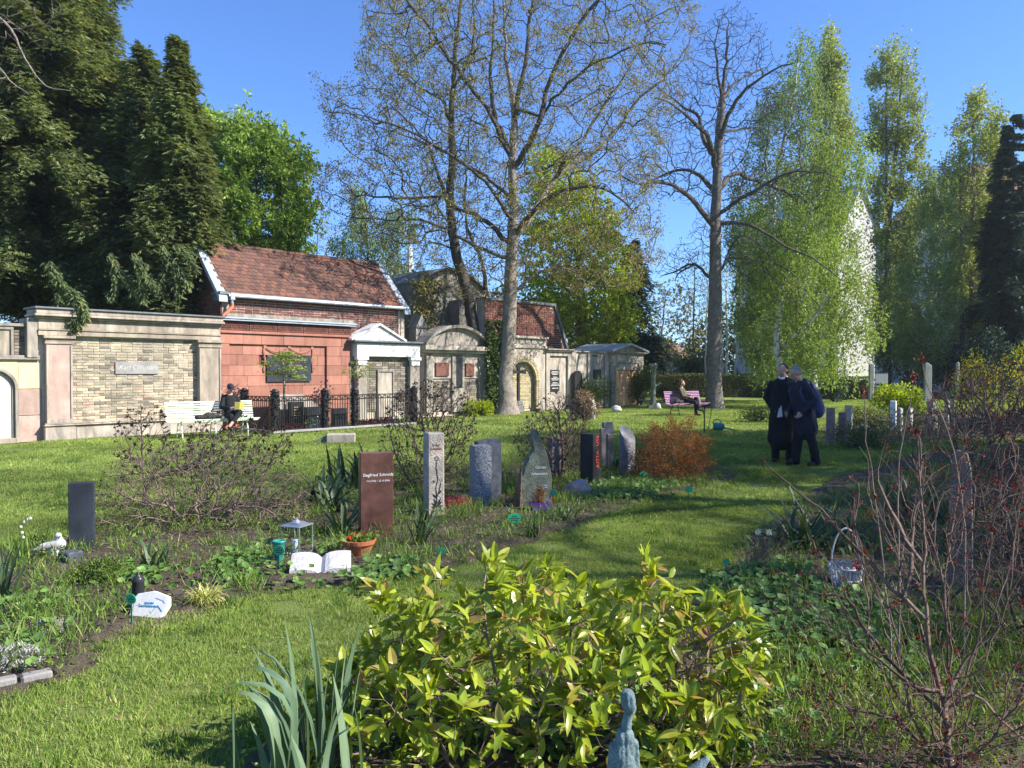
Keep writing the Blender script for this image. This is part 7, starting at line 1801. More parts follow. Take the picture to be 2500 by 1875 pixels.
# dove, dark cube, clay saucer
d = GD(1362); t = thing('stone_dove', 'pale stone dove resting beside the leftmost dark stele', 'figurine', gx(128, d), RAD(20))
bm = bmesh.new(); capsule(bm, (-.09, 0, .10), (.04, 0, .11), .03, .055); capsule(bm, (.05, 0, .13), (.03, -.01, .18), .035, .026); ellip(bm, Vector((.035, -.02, .195)), (.03, .026, .026), None, 2); capsule(bm, (.055, -.04, .19), (.075, -.055, .183), .008, .003, 6); capsule(bm, (-.08, 0, .09), (-.16, .0, .075), .035, .012); capsule(bm, (0, 0, .02), (0, 0, .1), .05, .05); fuse(bm, 'dove', M['palest'], t, .006, 3)
d = GD(1372); t = thing('grave_cube', 'small dark stone block scratched with white lines below the dove', 'block', gx(168, d), RAD(-30)); mb = MB(); mb.box(-.08, .08, -.07, .07, -.02, .09, bev=.012); s_ = mb.build('block', M['granite_b'], t)
mb = MB()
for k in range(7): x_1 = random.uniform(-.07, .05); mb.tube([(x_1, -.072, random.uniform(.01, .08)), (x_1 + .02, -.072, random.uniform(.01, .08))], .0015, 3)
mb.build('scratched_lines', M['wletter'], s_)
d = GD(1348); t = thing('clay_saucer', 'reddish clay saucer on the soil left of the dove', 'saucer', gx(90, d)); mb = MB(); mb.lathe([(.07, 0), (.095, .03), (.088, .03), (.065, .01), (0, .01)], 18, caps=False); mb.build('saucer', M['terracotta'], t)
# purple trough and lantern before the slate
d = GD(1247); t = thing('purple_planter', 'purple trough planter with a brown dried plant before the green slate', 'planter', gx(1318, d), RAD(14))
mb = MB(); mb.add([(-.10, -.045, 0), (.10, -.045, 0), (.10, .045, 0), (-.10, .045, 0), (-.125, -.06, .10), (.125, -.06, .10), (.125, .06, .10), (-.125, .06, .10), (-.115, -.05, .10), (.115, -.05, .10), (.115, .05, .10), (-.115, .05, .10), (-.11, -.045, .08), (.11, -.045, .08), (.11, .045, .08), (-.11, .045, .08)],
   [(3, 2, 1, 0), (0, 1, 5, 4), (1, 2, 6, 5), (2, 3, 7, 6), (3, 0, 4, 7), (4, 5, 9, 8), (5, 6, 10, 9), (6, 7, 11, 10), (7, 4, 8, 11), (8, 9, 13, 12), (9, 10, 14, 13), (10, 11, 15, 14), (11, 8, 12, 15), (12, 13, 14, 15)]); mb.build('trough', M['purple'], t)
mb = MB(); n = 260; A = np.random.normal(0, 1, (n, 3)) * np.array([.025, .025, 0]) + np.stack([np.zeros(n), np.zeros(n), .08 + .2 * np.random.rand(n)], 1); leaves(mb, A, sph(n), .035, .015); mb.build('dried_plant', M['rust'], t)
d = GD(1236); t = thing('grave_lantern', 'small dark grave lantern with pointed roof right of the purple trough', 'lantern', gx(1343, d), RAD(10)); mb = MB(); mb.box(-.04, .04, -.04, .04, .0, .02); mb.box(-.042, .042, -.042, .042, .13, .145); mb.lathe([(.055, .145), (.02, .175), (.0, .18)], 4, caps=False)
for sx_ in (-1, 1):
    for sy_ in (-1, 1): mb.box(sx_ * .036 - .004, sx_ * .036 + .004, sy_ * .036 - .004, sy_ * .036 + .004, .02, .13)
mb.build('frame', M['iron'], t); subpart('red_glass', M['redfl'], t, (-.03, .03, -.03, .03, .021, .1), bev=.004)
# green plant tags
for k, (px_, py_, gy_, lab) in enumerate(((678, 1345, 1400, 'left of the teal vase'), (315, 1465, 1530, 'at the white tablet'), (1256, 1266, 1300, 'alone in the grass between the slate and the yellow bush'), (1351, 1203, 1238, 'on the small dark lantern'), (1572, 1157, 1180, 'at the foot of the slanted cylinder'), (1683, 1195, 1214, 'under the rusty orange shrub'), (1775, 1373, 1410, 'upper one right of the yellow bush'), (1741, 1444, 1478, 'lower one above the right end of the yellow bush'), (1077, 1347, 1368, 'flat in the grass above the iris'), (2238, 1201, 1240, 'among the right-hand twigs'), (1508, 1125, 1150, 'behind the slanted cylinder'))):
    d = GD(gy_); t = thing('grave_tag', 'round green plastic grave tag ' + lab, 'plant tag', gx(px_, d), RAD(random.uniform(-25, 25)), 'green grave tags'); z_ = H(py_, d); r_ = 15 / FPX * d if k < 3 else 9 / FPX * d
    if k == 8: r_ = .035
    mb = MB(); mb.prism([(r_ * 1.1 * math.cos(a), z_ + r_ * .85 * math.sin(a)) for a in np.linspace(0, 6.283, 17)[:-1]], -.002, .002); dk = mb.build('disc', M['tag_green'], t)
    mb = MB(); mb.box(-.006, .006, .0022, .005, -.02, z_ - r_ * .3); mb.build('stake', M['teal'], t)
    if k < 3: mb = MB(); [mb.box(-r_ * w__, r_ * w__, -.0035, -.0021, z_ + r_ * o__, z_ + r_ * (o__ + .12)) for w__, o__ in ((.4, .25), (.75, -.1), (.5, -.42))]; mb.build('lettering', M['bletter'], dk)
# bronze figure and second small bronze, foreground
d = 2.45; t = thing('bronze_figure', 'small verdigris bronze figure seen from behind at the bottom edge', 'statue', gx(1533, d), RAD(185))
f = d / FPX; zt = H(1690, d)
bm = bmesh.new()
c_ = Vector((-.004, 0, zt - .048)); ellip(bm, c_ + Vector((0, 0, .006)), (.024, .03, .036), rx(.1)); capsule(bm, c_ + Vector((-.006, -.004, -.02)), c_ + Vector((.004, .006, .03)), .021, .022); capsule(bm, (0, .0, zt - .08), (.006, 0, zt - .15), .014, .018); capsule(bm, (.006, 0, zt - .15), (.012, .0, zt - .30), .03, .05, sx=1.0); capsule(bm, (-.018, 0, zt - .175), (.034, 0, zt - .185), .02, .022)
capsule(bm, (.012, 0, zt - .28), (.01, 0, zt - .42), .052, .044); capsule(bm, (.01, 0, zt - .42), (.005, 0, .1), .042, .05)
for s_ in (-1, 1): capsule(bm, (.01 + s_ * .028, 0, zt - .185), (.012 + s_ * .036, .01, zt - .27), .018, .016); capsule(bm, (.012 + s_ * .036, .01, zt - .27), (.012 + s_ * .015, .03, zt - .345), .016, .012)
fuse(bm, 'figure', M['bronze'], t, .0038, 0, wr=.0065, wf=5)
mb = MB(); mb.box(-.10, .10, -.09, .09, 0, .12, bev=.01); mb.build('stone_base', M['greypil'], t)
d = 2.3; t = thing('bronze_wing', 'pointed verdigris bronze tip right of the bronze figure at the bottom edge', 'statue', gx(1705, d)); zt = H(1852, d); bm = bmesh.new(); capsule(bm, (-.09, 0, zt - .14), (.03, 0, zt - .012), .05, .010); capsule(bm, (-.1, 0, 0), (-.09, 0, zt - .14), .06, .05); fuse(bm, 'wing', M['bronze'], t, .0045, 1, wr=.005)
# tall weathered wooden stele right and its dark partner
d = GD(1452); t, s_, fw, h_, dp = stele('gravestone', 'tall weathered wooden stele with a rounded top behind the right-hand twigs', 2322, 2378, 1100, d, RAD(-15), M['oldwood'], .10, bev=.01, top=lambda fw, h_: [(-fw / 2, -.05), (fw / 2, -.05), (fw * .46, h_ * .5), (fw * .38, h_ * .86), (fw * .2, h_ * .98), (-.02, h_), (-fw * .3, h_ * .97), (-fw * .42, h_ * .85), (-fw * .46, h_ * .6)])
# right middle-distance stones
RS = [(2016, 2041, 996, 17.5, 'dark rose granite stele directly beside the backpack', M['pinkgr'], .25), (2046, 2070, 1007, 17.8, 'lower sandstone post right of the dark rose one', M['pinkgr'], .2), (2061, 2084, 990, 20.5, 'tall pale sandstone post, rightmost of the three posts by the men', M['limest'], .2),
      (2172, 2191, 979, 21.5, 'small upright white marble stone under the lime bush', M['whitest'], .15), (2190, 2206, 996, 21.0, 'low grey-green stone tucked beside the white marble stone', M['palest'], .1), (2215, 2232, 996, 21.2, 'low pale grey plate right of the white marble stone', M['palest'], .08),
      (2306, 2320, 977, 21.5, 'narrow cream post right of the rugged sandstone slab', M['limest'], .1), (2325, 2332, 976, 22.5, 'very thin cream post furthest right in the row', M['limest'], .08)]
for a, b_, tp_, dd, lab, mt, dp_ in RS: stele('gravestone', lab, a, b_, tp_, dd, RAD(58 if dp_ > .12 else 40), mt, min(dp_, .17), bev=.01)
t, s_, fw, h_, dp = stele('gravestone', 'rugged tapering sandstone slab with a hooked top, right middle distance', 2262, 2290, 974, 20.5, RAD(25), M['limest'], .12, bev=.012, top=lambda fw, h_: [(-fw / 2, -.05), (fw / 2 + .05, -.05), (fw * .5, h_ * .5), (fw * .3, h_ * .95), (-fw * .2, h_), (-fw * .6, h_ * .93), (-fw * .3, h_ * .6)])
t = thing('field_stone', 'pale boulder in the ground cover right of the sandstone posts', 'stone', gx(2112, 20.5)); rock('stone', M['boulder'], t, .16, .13, .14, 11)
t = thing('field_stone', 'large whitish stone beside the dry fern heap', 'stone', gx(1442, 26.2)); rock('stone', M['palest'], t, .2, .2, .42, 12)
t = thing('field_stone', 'small grey stone at the foot of the dark yew bush', 'stone', gx(1505, 31.0)); rock('stone', M['palest'], t, .2, .16, .15, 13)
# white wicker basket with arched handle
d = GD(1440); t = thing('wicker_basket', 'white wicker basket with a tall arched handle in the shade on the right', 'basket', gx(2068, d)); r_ = .115
mb = MB()
for k in range(26):
    a = k / 26 * 6.283; mb.tube([(r_ * .72 * math.cos(a), r_ * .72 * math.sin(a), 0), (r_ * math.cos(a), r_ * math.sin(a), .16)], .010, 5)
for z_ in (.0, .08, .17): mb.tube([((r_ * (.74 + .26 * z_ / .16) + .006) * math.cos(a), (r_ * (.74 + .26 * z_ / .16) + .006) * math.sin(a), z_) for a in np.linspace(0, 6.283, 25)], .008, 5)
for k in range(16): a = k / 16 * 6.283; mb.tube([(r_ * math.cos(a + o) , r_ * math.sin(a + o), .17 + .02 * math.sin(o * 16)) for o in np.linspace(0, .2, 4)], .006, 4)
mb.build('weave', M['wicker'], t)
mb = MB(); mb.tube([(.11 * math.cos(a) , .0, .16 + .30 * math.sin(a)) for a in np.linspace(0, math.pi, 16)], .0065, 6); mb.build('handle', M['wicker'], t)
t = thing('red_flower', 'two small red blossoms beside the white basket', 'flower', gx(2115, d)); mb = MB(); n = 40
for c_ in ((0, 0, .27), (-.07, -.02, .17)): leaves(mb, np.tile(c_, (n // 2, 1)) + np.random.normal(0, .008, (n // 2, 3)), sph(n // 2), .03, .018)
mb.build('petals', M['redfl'], t); mb = MB(); mb.tube([(0, 0, 0), (0, 0, .27)], .003, 4); mb.tube([(-.04, 0, 0), (-.07, -.02, .17)], .003, 4); mb.build('stem', M['weed'], t)
# stone edging bottom left
for k, (a, b_) in enumerate(((-30, 38), (42, 124))):
    pa, pb = G(a, 1682 - (a + 30) * .17), G(b_, 1682 - (b_ + 30) * .20); dv = pb - pa
    t = thing('edging_stone', ['grey kerb stone cut by the left edge at the soil bed', 'second grey kerb stone bordering the soil bed'][k], 'kerb stone', (pa + pb) / 2, math.atan2(dv.y, dv.x), 'kerb stones of the soil bed'); L_ = dv.length
    mb = MB(); mb.box(-L_ / 2, L_ / 2 - .01, -.035, .035, -.03, .035, bev=.01); mb.build('stone', M['greypost'], t)
# bonsai-like little tree inside the railing + flowers and pots
def tiny_tree(px_, ptop, pcr, d, lab, spread_px, n=900):
    t = plant_thing('ornamental_tree', lab, 'tree', gx(px_, d)); pl = Plant(6000)
    pl.limb([(t.location.x, d, 0), P(px_ + 1, ptop + 120, d), P(px_, ptop, d)], .05, .03, .15, .006)
    poly = [(px_ - spread_px, pcr[0] + 12), (px_ - spread_px * .4, pcr[0] - 4), (px_ + spread_px * .4, pcr[0] - 8), (px_ + spread_px, pcr[0] + 5), (px_ + spread_px * .9, pcr[1]), (px_ - spread_px * .3, pcr[1] - 6), (px_ - spread_px, pcr[1] - 20)]
    pl.grow(sample_poly(poly, 90, d, .45), .12, .2, up=-.05); pl.finish(.006, 2.3); mb = MB(); pl.wood(mb, mb, 0); part_world(mb, 'trunk', M['pinkst'] if False else M['bark_pale'], t)
    mb = MB(); A = sample_poly(poly, n, d, .45); C = sample_poly(poly, 26, d, .4); k = np.random.randint(0, len(C), n); A = C[k] + np.random.normal(0, 1, (n, 3)) * np.array([.13, .13, .035])
    leaves(mb, A, sph(n) * np.array([1, 1, .3]), .09, .05, up=np.array([0, 0, 1.0])); part_world(mb, 'crown', M['birch'], t, smooth=False)
tiny_tree(694, 922, (868, 925), W(S(694, -1), -1).y, 'small flat-topped ornamental tree before the dark plaque inside the railing', 42)
tiny_tree(873, 920, (890, 925), W(S(873, -.8), -.8).y, 'slight young tree before the white pediment tomb', 30, 240)
for k, (px_, lab) in enumerate(((755, 'green pot with white flowers leaning at the railing, left one'), (773, 'white pot with pale bouquet at the railing, right one'))):
    d = W(S(px_, -1.7), -1.7).y; t = thing('flower_pot', lab, 'flower pot', gx(px_, d)); mb = MB(); mb.lathe([(.05, 0), (.07, .13), (.06, .13), (0, .11)], 12, caps=False); mb.build('pot', (M['teal'], M['whitest'])[k], t)
    mb = MB(); n = 90; leaves(mb, np.random.normal(0, .06, (n, 3)) + np.array([0, 0, .22]), sph(n), .06, .04); mb.build('bouquet', (M['bushd'], M['whitefl'])[k], t)
for px0_, px1_, mt, lab in ((672, 735, 'redfl', 'row of dark red plants along the railing foot'), (880, 960, 'budr', 'reddish bedding plants along the right end of the railing')):
    mb = MB(); n = 700; pxs = np.random.uniform(px0_, px1_, n); A = np.array([W(S(p_, -1.6), -1.6, .04 + .13 * random.random())[:] for p_ in pxs]) + np.random.normal(0, .07, (n, 3)) * np.array([1, 1, .2]); leaves(mb, A, sph(n) + np.array([0, 0, .5]), .07, .045); o = mb.build('bedding_flowers', M['budr'], kind=None); tag(o, lab, 'flower bed')
# fence planting strip
# ------------------------------------------------------------------ near plants
def strap_mesh(name, L, Wd, bend, segs=7, fold=.25, twist=.0, tipbend=0.0):
    """blade rising along +z, bending towards +x"""
    V = []; a = 0.0; x = z = 0.0; ds = L / segs
    for k in range(segs + 1):
        u = k / segs; w_ = Wd * (0.55 + .45 * min(1, u * 4)) * (1 - u ** 3.2) * .5 + .0006
        tx, tz = math.sin(a), math.cos(a); nx_, nz_ = math.cos(a), -math.sin(a)
        V += [(x - nx_ * w_ * fold, -w_, z - nz_ * w_ * fold), (x, 0, z), (x - nx_ * w_ * fold, w_, z - nz_ * w_ * fold)]
        a += bend / segs * (.4 + 1.4 * u) + (tipbend / segs * 3 if u > .62 else 0); x += math.sin(a) * ds; z += math.cos(a) * ds
    F = []
    for k in range(segs):
        i = k * 3; F += [(i, i + 1, i + 4, i + 3), (i + 1, i + 2, i + 5, i + 4)]
    mb = MB(); mb.add(V, F); return mb.mesh(name, True)
def strap_plant(name, label, cat, loc, mat, specs, group=None, part='leaf', scale=1.0):
    """specs: (dx, dy, azimuth, lean, mesh, scale)"""
    t = thing(name, label, cat, loc, 0, group)
    for me in {s_[4] for s_ in specs}:
        if len(me.materials) == 0: me.materials.append(mat)
    for dx, dy, az, ln, me, sc in specs:
        o = link(part, me, t, None, (dx, dy, -.01)); o.rotation_euler = Matrix.Rotation(az, 3, 'Z').to_4x4().to_euler() if False else (Matrix.Rotation(az, 3, 'Z') @ Matrix.Rotation(ln, 3, 'Y')).to_euler(); o.scale = (sc,) * 3
    return t
# foreground iris
IR = [strap_mesh('iris_leaf_mesh', .62, .055, .25), strap_mesh('iris_leaf_mesh', .62, .06, .6), strap_mesh('iris_leaf_mesh', .60, .058, 1.0, tipbend=.3), strap_mesh('iris_leaf_mesh', .60, .05, .55, tipbend=1.6, segs=12), strap_mesh('iris_leaf_mesh', .5, .05, .1)]
d = 2.85; bx = (705 - 1250) / FPX * d
sp = []
def aim(px0, px1, py1, d0, mi, face=0.0, dd=0.0):
    """a leaf rooted at pixel column px0 whose tip stands at pixel (px1, py1)"""
    x0_ = (px0 - 1250) / FPX * d0; x1_ = (px1 - 1250) / FPX * (d0 + dd); z1_ = CAMH + (HY - py1) / FPX * (d0 + dd)
    dx = x1_ - x0_; ln = math.atan2(abs(dx) * .8, z1_) - (.10, .25, .45, .5, .05)[mi]; L_ = math.hypot(dx, z1_) * (1.0, 1.04, 1.15, 1.3, 1)[mi]
    az = (0 if dx >= 0 else math.pi) + face
    sp.append((x0_ - bx, d0 - d, az, ln, IR[mi], L_ / (.62, .62, .60, .60, .5)[mi]))
for a_ in ((760, 757, 1478, 3.0, 0), (770, 750, 1500, 3.05, 0), (700, 698, 1510, 2.95, 0), (735, 728, 1570, 2.9, 0), (840, 846, 1540, 3.1, 0), (865, 882, 1520, 3.15, 1), (858, 884, 1600, 3.1, 0), (700, 590, 1612, 2.95, 1), (715, 618, 1590, 3.05, 2), (740, 640, 1585, 3.1, 1), (660, 545, 1660, 2.8, 3), (650, 490, 1740, 2.7, 3), (670, 640, 1620, 3.1, 0), (790, 800, 1620, 3.0, 0), (815, 830, 1580, 3.1, 4), (690, 560, 1700, 2.75, 1), (720, 770, 1600, 3.1, 1), (740, 800, 1690, 2.9, 2), (700, 640, 1760, 2.7, 1), (760, 860, 1800, 2.75, 2), (640, 700, 1690, 2.9, 4), (790, 870, 1650, 3.0, 1), (830, 930, 1620, 3.15, 1), (600, 560, 1800, 2.7, 4), (690, 720, 1830, 2.65, 4), (650, 590, 1780, 2.65, 1), (560, 556, 1700, 2.75, 4), (780, 745, 1560, 3.2, 0), (760, 700, 1640, 2.75, 1), (800, 850, 1700, 2.7, 1), (680, 600, 1690, 2.75, 2), (720, 660, 1720, 2.65, 1), (840, 800, 1650, 2.8, 0), (620, 520, 1690, 2.6, 3), (870, 860, 1690, 2.75, 0), (740, 700, 1800, 2.6, 1)):
    aim(*a_[:3], a_[3] - .15, a_[4], face=random.uniform(-.5, .5))
strap_plant('iris_clump', 'clump of broad grey-green iris leaves in the left foreground', 'plant', (bx, d, 0), M['iris'], sp)
# strap-leaved dark plants
YC = [strap_mesh('strap_leaf_mesh', .6, .045, .35), strap_mesh('strap_leaf_mesh', .6, .04, .9), strap_mesh('strap_leaf_mesh', .55, .045, .5, tipbend=1.8, segs=11)]
def rosette(name, label, px_, d, n, h_, lean=(.1, .9), mat='yucca', meshes=None, rad=.08, group=None, cat='plant', width=1.0):
    ms = meshes or YC
    sp = [(random.gauss(0, rad), random.gauss(0, rad), random.uniform(0, 6.283), random.uniform(*lean), random.choice(ms), h_ / .6 * random.uniform(.65, 1.15)) for _ in range(n)]
    return strap_plant(name, label, cat, gx(px_, d), M[mat], sp, group)
rosette('yucca_plant', 'tall dark strap-leaved plant left behind the red-brown granite stone', 800, GD(1245), 44, .62, (.05, 1.0), rad=.09)
rosette('yucca_plant', 'second dark strap-leaved clump with kinked leaves behind the red-brown stone', 880, GD(1190), 46, .66, (.1, 1.0), rad=.16)
rosette('yucca_plant', 'low spiky rosette directly left of the foot of the red-brown stone', 838, GD(1310), 24, .48, (.1, 1.2), rad=.04)
rosette('spiky_plant', 'slim blue-green upright blades between the red-brown and the cream stele', 1020, GD(1330), 20, .46, (.0, .5), rad=.04)
rosette('spiky_plant', 'tuft of slender leaves in the grass in front of the green slate', 1300, GD(1312), 22, .3, (.0, .8), rad=.04)
rosette('spiky_plant', 'dark tuft of blades right of the grave tag in the lawn edge', 1375, GD(1270), 30, .26, (.1, 1.1), rad=.07)
rosette('spiky_plant', 'upright green blades before the bare shrub, left', 375, GD(1400), 22, .34, (.0, .5), rad=.05)
rosette('daylily_plant', 'broad dark clump of arching blades in the right bed behind the white blossom', 1990, 7.2, 70, .62, (.1, 1.1), rad=.20)
rosette('daylily_plant', 'second clump of arching blades right behind the first in the right bed', 2240, 8.4, 60, .62, (.05, .8), rad=.25)
rosette('daylily_plant', 'third clump of blades further right among the twigs', 2420, 6.8, 50, .5, (.05, .9), rad=.25)
rosette('narcissus_plant', 'narrow upright leaves behind the black stele', 1445, 13.4, 16, .42, (0, .3), rad=.06)
rosette('narcissus_plant', 'narrow upright leaves right beside the weathered posts', 1500, 12.6, 26, .32, (0, .5), rad=.10)
# variegated grass
VG = [strap_mesh('blade_mesh', .36, .012, 1.5, segs=8), strap_mesh('blade_mesh', .36, .010, 2.1, segs=9), strap_mesh('blade_mesh', .3, .012, .9, segs=6)]
rosette('variegated_grass', 'tussock of yellow striped arching grass right of the white tablet', 500, GD(1475), 190, .36, (.15, .75), 'varieg', VG, .035)
# snowflakes at left
t = rosette('snowflake_plant', 'clump of white snowflake flowers at the left edge behind the clay saucer', 50, GD(1385), 40, .36, (.0, .6), 'weed', [strap_mesh('blade_mesh', .5, .02, .5), strap_mesh('blade_mesh', .5, .018, .2)], .06)
mb = MB(); mbw = MB()
for (dx, z_) in ((.0, .40), (.03, .42), (.05, .43), (-.03, .36), (-.02, .31), (-.01, .27)):
    mb.tube([(dx * .3, 0, 0), (dx, 0, z_), (dx + .015, 0, z_ + .005), (dx + .02, 0, z_ - .01)], .002, 4)
    mbw.lathe([(.002, .0), (.010, -.008), (.013, -.02), (.009, -.024)], 8, (dx + .02, 0, z_ - .008), caps=False)
mb.build('flower_stem', M['weed'], t); mbw.build('flower', M['whitefl'], t)
rosette('snowflake_plant', 'grassy blades cut by the left edge beside the snowflakes', -15, GD(1480), 34, .42, (.0, .5), 'weed', YC[:1], .05)
# bare twiggy azalea shrubs
AZ = (M['twig_tan'], M['budk'])
d = 8.2
twig_tree('azalea_shrub', 'wide tangled bare azalea with dark bud clusters, left of the red-brown stone', 'shrub', gx(470, d), [(240, 1190), (280, 1110), (330, 1090), (420, 1075), (540, 1060), (640, 1090), (700, 1130), (760, 1190), (760, 1290), (690, 1340), (520, 1360), (330, 1350), (230, 1330), (215, 1260)], d, .85, 3200, AZ,
          [[(470, 1320), (455, 1270, -.1), (430, 1230, -.2), (360, 1210, -.3), (300, 1180, -.3)], [(490, 1310), (520, 1230, .1), (500, 1180, .2), (470, 1130, .2)], [(510, 1310), (560, 1250, -.1), (640, 1230, -.2), (720, 1260, -.3)], [(460, 1320), (400, 1290, .2), (320, 1280, .3), (240, 1290, .3)], [(500, 1310), (580, 1200, .3), (600, 1140, .4)]], .022, .10, .0027, 3600, .022, .010, budtips=True, clusters=5, spread=.02, jit=.22)
d = 9.2
twig_tree('azalea_shrub', 'tall twigs of azalea rising in front of the reader and the pale bench', 'shrub', gx(350, d), [(285, 1050), (320, 1000), (345, 980), (390, 1000), (400, 1060), (440, 1080), (470, 1030), (520, 1000), (560, 1060), (590, 1010), (640, 1050), (700, 1040), (720, 1110), (600, 1160), (300, 1160)], d, .6, 800, AZ,
          [[(350, 1290), (350, 1180), (345, 1100), (345, 1000)], [(500, 1290), (490, 1180, .2), (500, 1080, .2)], [(600, 1290), (640, 1160, .1), (680, 1080, .1)]], .014, .12, .0032, 2400, .034, .018, budtips=True, clusters=5, spread=.02, jit=.18)
d = 10.8
twig_tree('azalea_shrub', 'bushy reddish twigged azalea behind the cream limestone stele', 'shrub', gx(1060, d), [(940, 1000), (980, 945), (1040, 925), (1100, 930), (1150, 960), (1170, 1040), (1150, 1110), (1100, 1180), (1000, 1180), (920, 1120)], d, .7, 2100, (M['twig_red'], M['budk']),
          [[(1040, 1215), (1045, 1120), (1030, 1020)], [(1060, 1215), (1100, 1120, .2), (1130, 1020, .2)], [(1030, 1215), (980, 1130, -.2), (955, 1040, -.2)]], .018, .12, .0032, 2400, .034, .018, budtips=True, clusters=4, spread=.02, jit=.2)
d = 11.6
twig_tree('azalea_shrub', 'tangled grey-brown azalea around the green slate and the rough stele', 'shrub', gx(1370, d), [(1250, 1080), (1290, 1000), (1340, 960), (1400, 960), (1440, 1000), (1440, 1080), (1410, 1150), (1300, 1160)], d, .7, 2100, (M['twig_red'], M['budk']),
          [[(1370, 1195), (1375, 1100), (1360, 1000)], [(1380, 1195), (1410, 1110, .2), (1430, 1020, .2)], [(1350, 1195), (1310, 1110, -.2), (1290, 1030, -.2)]], .018, .12, .0032, 1700, .032, .016, budtips=True, clusters=4, spread=.02, jit=.2)
d = 11.5
twig_tree('spirea_shrub', 'round shrub full of tiny rusty orange leaves right of the slanted cylinder', 'shrub', gx(1640, d), [(1540, 1110), (1570, 1085), (1548, 1050), (1580, 1062), (1590, 1022), (1612, 1050), (1640, 1008), (1655, 1045), (1690, 1012), (1700, 1060), (1745, 1070), (1722, 1100), (1745, 1130), (1705, 1160), (1680, 1210), (1600, 1215), (1550, 1170)], d, .6, 1100, (M['twig_red'], M['rust']),
          [[(1640, 1215), (1640, 1120), (1640, 1030)], [(1650, 1215), (1690, 1130, .2), (1710, 1070, .2)], [(1630, 1215), (1590, 1130, -.2), (1570, 1070, -.2)], [(1640, 1215), (1620, 1120, .3), (1610, 1050, .3)]], .010, .10, .0017, 15000, .022, .016, rmaxbud=.0045, spread=.03, jit=.15)
d = 6.0
twig_tree('berry_shrub', 'small shrub with fresh yellow-green and red shoots at the soil bed, left', 'shrub', gx(230, d), [(150, 1470), (165, 1400), (220, 1370), (290, 1360), (310, 1420), (300, 1500), (200, 1520)], d, .3, 420, (M['twig_red'], M['weed']),
          [[(230, 1540), (235, 1460), (225, 1390)], [(235, 1540), (270, 1450, .1), (290, 1390, .1)], [(225, 1540), (185, 1460, -.1)]], .006, .06, .0012, 2600, .022, .014, rmaxbud=.003, spread=.02)
# right: bare reddish shrub close by
d = 3.05
twig_tree('budding_shrub', 'open reddish-barked shrub with wine red buds filling the right foreground', 'shrub', gx(2320, d), [(1900, 1450), (1990, 1330), (2070, 1200), (2110, 1100), (2180, 1040), (2260, 1050), (2330, 1130), (2400, 1060), (2500, 1050), (2560, 1200), (2560, 1700), (2450, 1840), (2100, 1820), (1960, 1700), (1930, 1560)], d, .6, 620, (M['twig_dk'], M['budr']),
          [[(2330, 2000), (2325, 1850), (2312, 1750), (2300, 1690), (2262, 1600, -.05), (2235, 1500, -.1), (2225, 1400, -.1), (2218, 1290, -.12), (2210, 1180, -.12), (2205, 1100, -.12)],
           [(2312, 1750), (2250, 1680, .1), (2180, 1590, .2), (2140, 1510, .25), (2050, 1500, .3), (1965, 1440, .3)], [(2300, 1700), (2200, 1650, -.1), (2110, 1580, -.15), (2040, 1520, -.2)],
           [(2222, 1350), (2190, 1250, .05), (2160, 1180, .05), (2160, 1150, .05)], [(2232, 1480), (2180, 1420, .1), (2070, 1290, .15), (1960, 1190, .2), (1905, 1140, .2)], [(2318, 1760), (2380, 1700, 0), (2440, 1760, -.1), (2500, 1805, -.1)],
           [(2310, 1740), (2400, 1640, .1), (2480, 1560, .1)], [(2320, 1900), (2260, 1820, .1), (2230, 1790, .1), (2100, 1760, .1), (2030, 1720, .1)], [(2325, 1900), (2290, 1860, -.1), (2200, 1700, -.2)], [(2228, 1440), (2260, 1340, .1), (2270, 1250, .1), (2310, 1180, .1)]], .018, .07, .0015, 1800, .015, .007, budtips=True, clusters=9, spread=.010, jit=.07, bf=.7, up=.25)
# long single shoots with red bud heads
for k, (pts, lab) in enumerate((([(2180, 1560), (2150, 1300), (2115, 1050), (2108, 960)], 'long bare shoot with a red bud head crossing before the sandstone posts'), ([(2200, 1400), (2195, 1150), (2225, 960), (2232, 925)], 'long shoot with a big red bud head above the white marble stone'), ([(2360, 1300), (2330, 1100), (2260, 930), (2250, 880)], 'paired shoots with two red buds high at the right'))):
    w_ = smooth_poly([P(a, b_, 3.9 + .2 * k) for a, b_ in pts], .08, .003); t = plant_thing('bud_shoot', lab, 'shoot', gx(pts[0][0], 3.9 + .2 * k)); w_ = [Vector((w_[0].x, w_[0].y, 0))] + w_
    mb = MB(); mb.tube(w_, np.linspace(.006, .002, len(w_)), 5); part_world(mb, 'stem', M['twig_tan'], t); mb = MB(); n = 22; leaves(mb, np.array(w_[-1]) + np.random.normal(0, .011, (n, 3)), sph(n) * .7 + np.array([0, 0, .9]), .022, .010); part_world(mb, 'bud', M['budr'], t)
d = 7.2
twig_tree('twiggy_shrub', 'dense dark reddish twiggy shrub under the forsythia at the right edge', 'shrub', gx(2440, d), [(2280, 1050), (2300, 960), (2340, 900), (2400, 870), (2500, 880), (2640, 900), (2640, 1200), (2500, 1230), (2330, 1180)], d, .9, 2600, (M['twig_dk'], M['budr']),
          [[(2440, 1330), (2430, 1150), (2400, 980)], [(2460, 1330), (2490, 1150, .2), (2540, 980, .2)], [(2420, 1330), (2360, 1160, -.2), (2310, 1020, -.2)], [(2450, 1330), (2400, 1150, .3), (2350, 960, .3)]], .02, .10, .0030, 2600, .022, .012, budtips=True, clusters=4, jit=.2)
d = 4.6
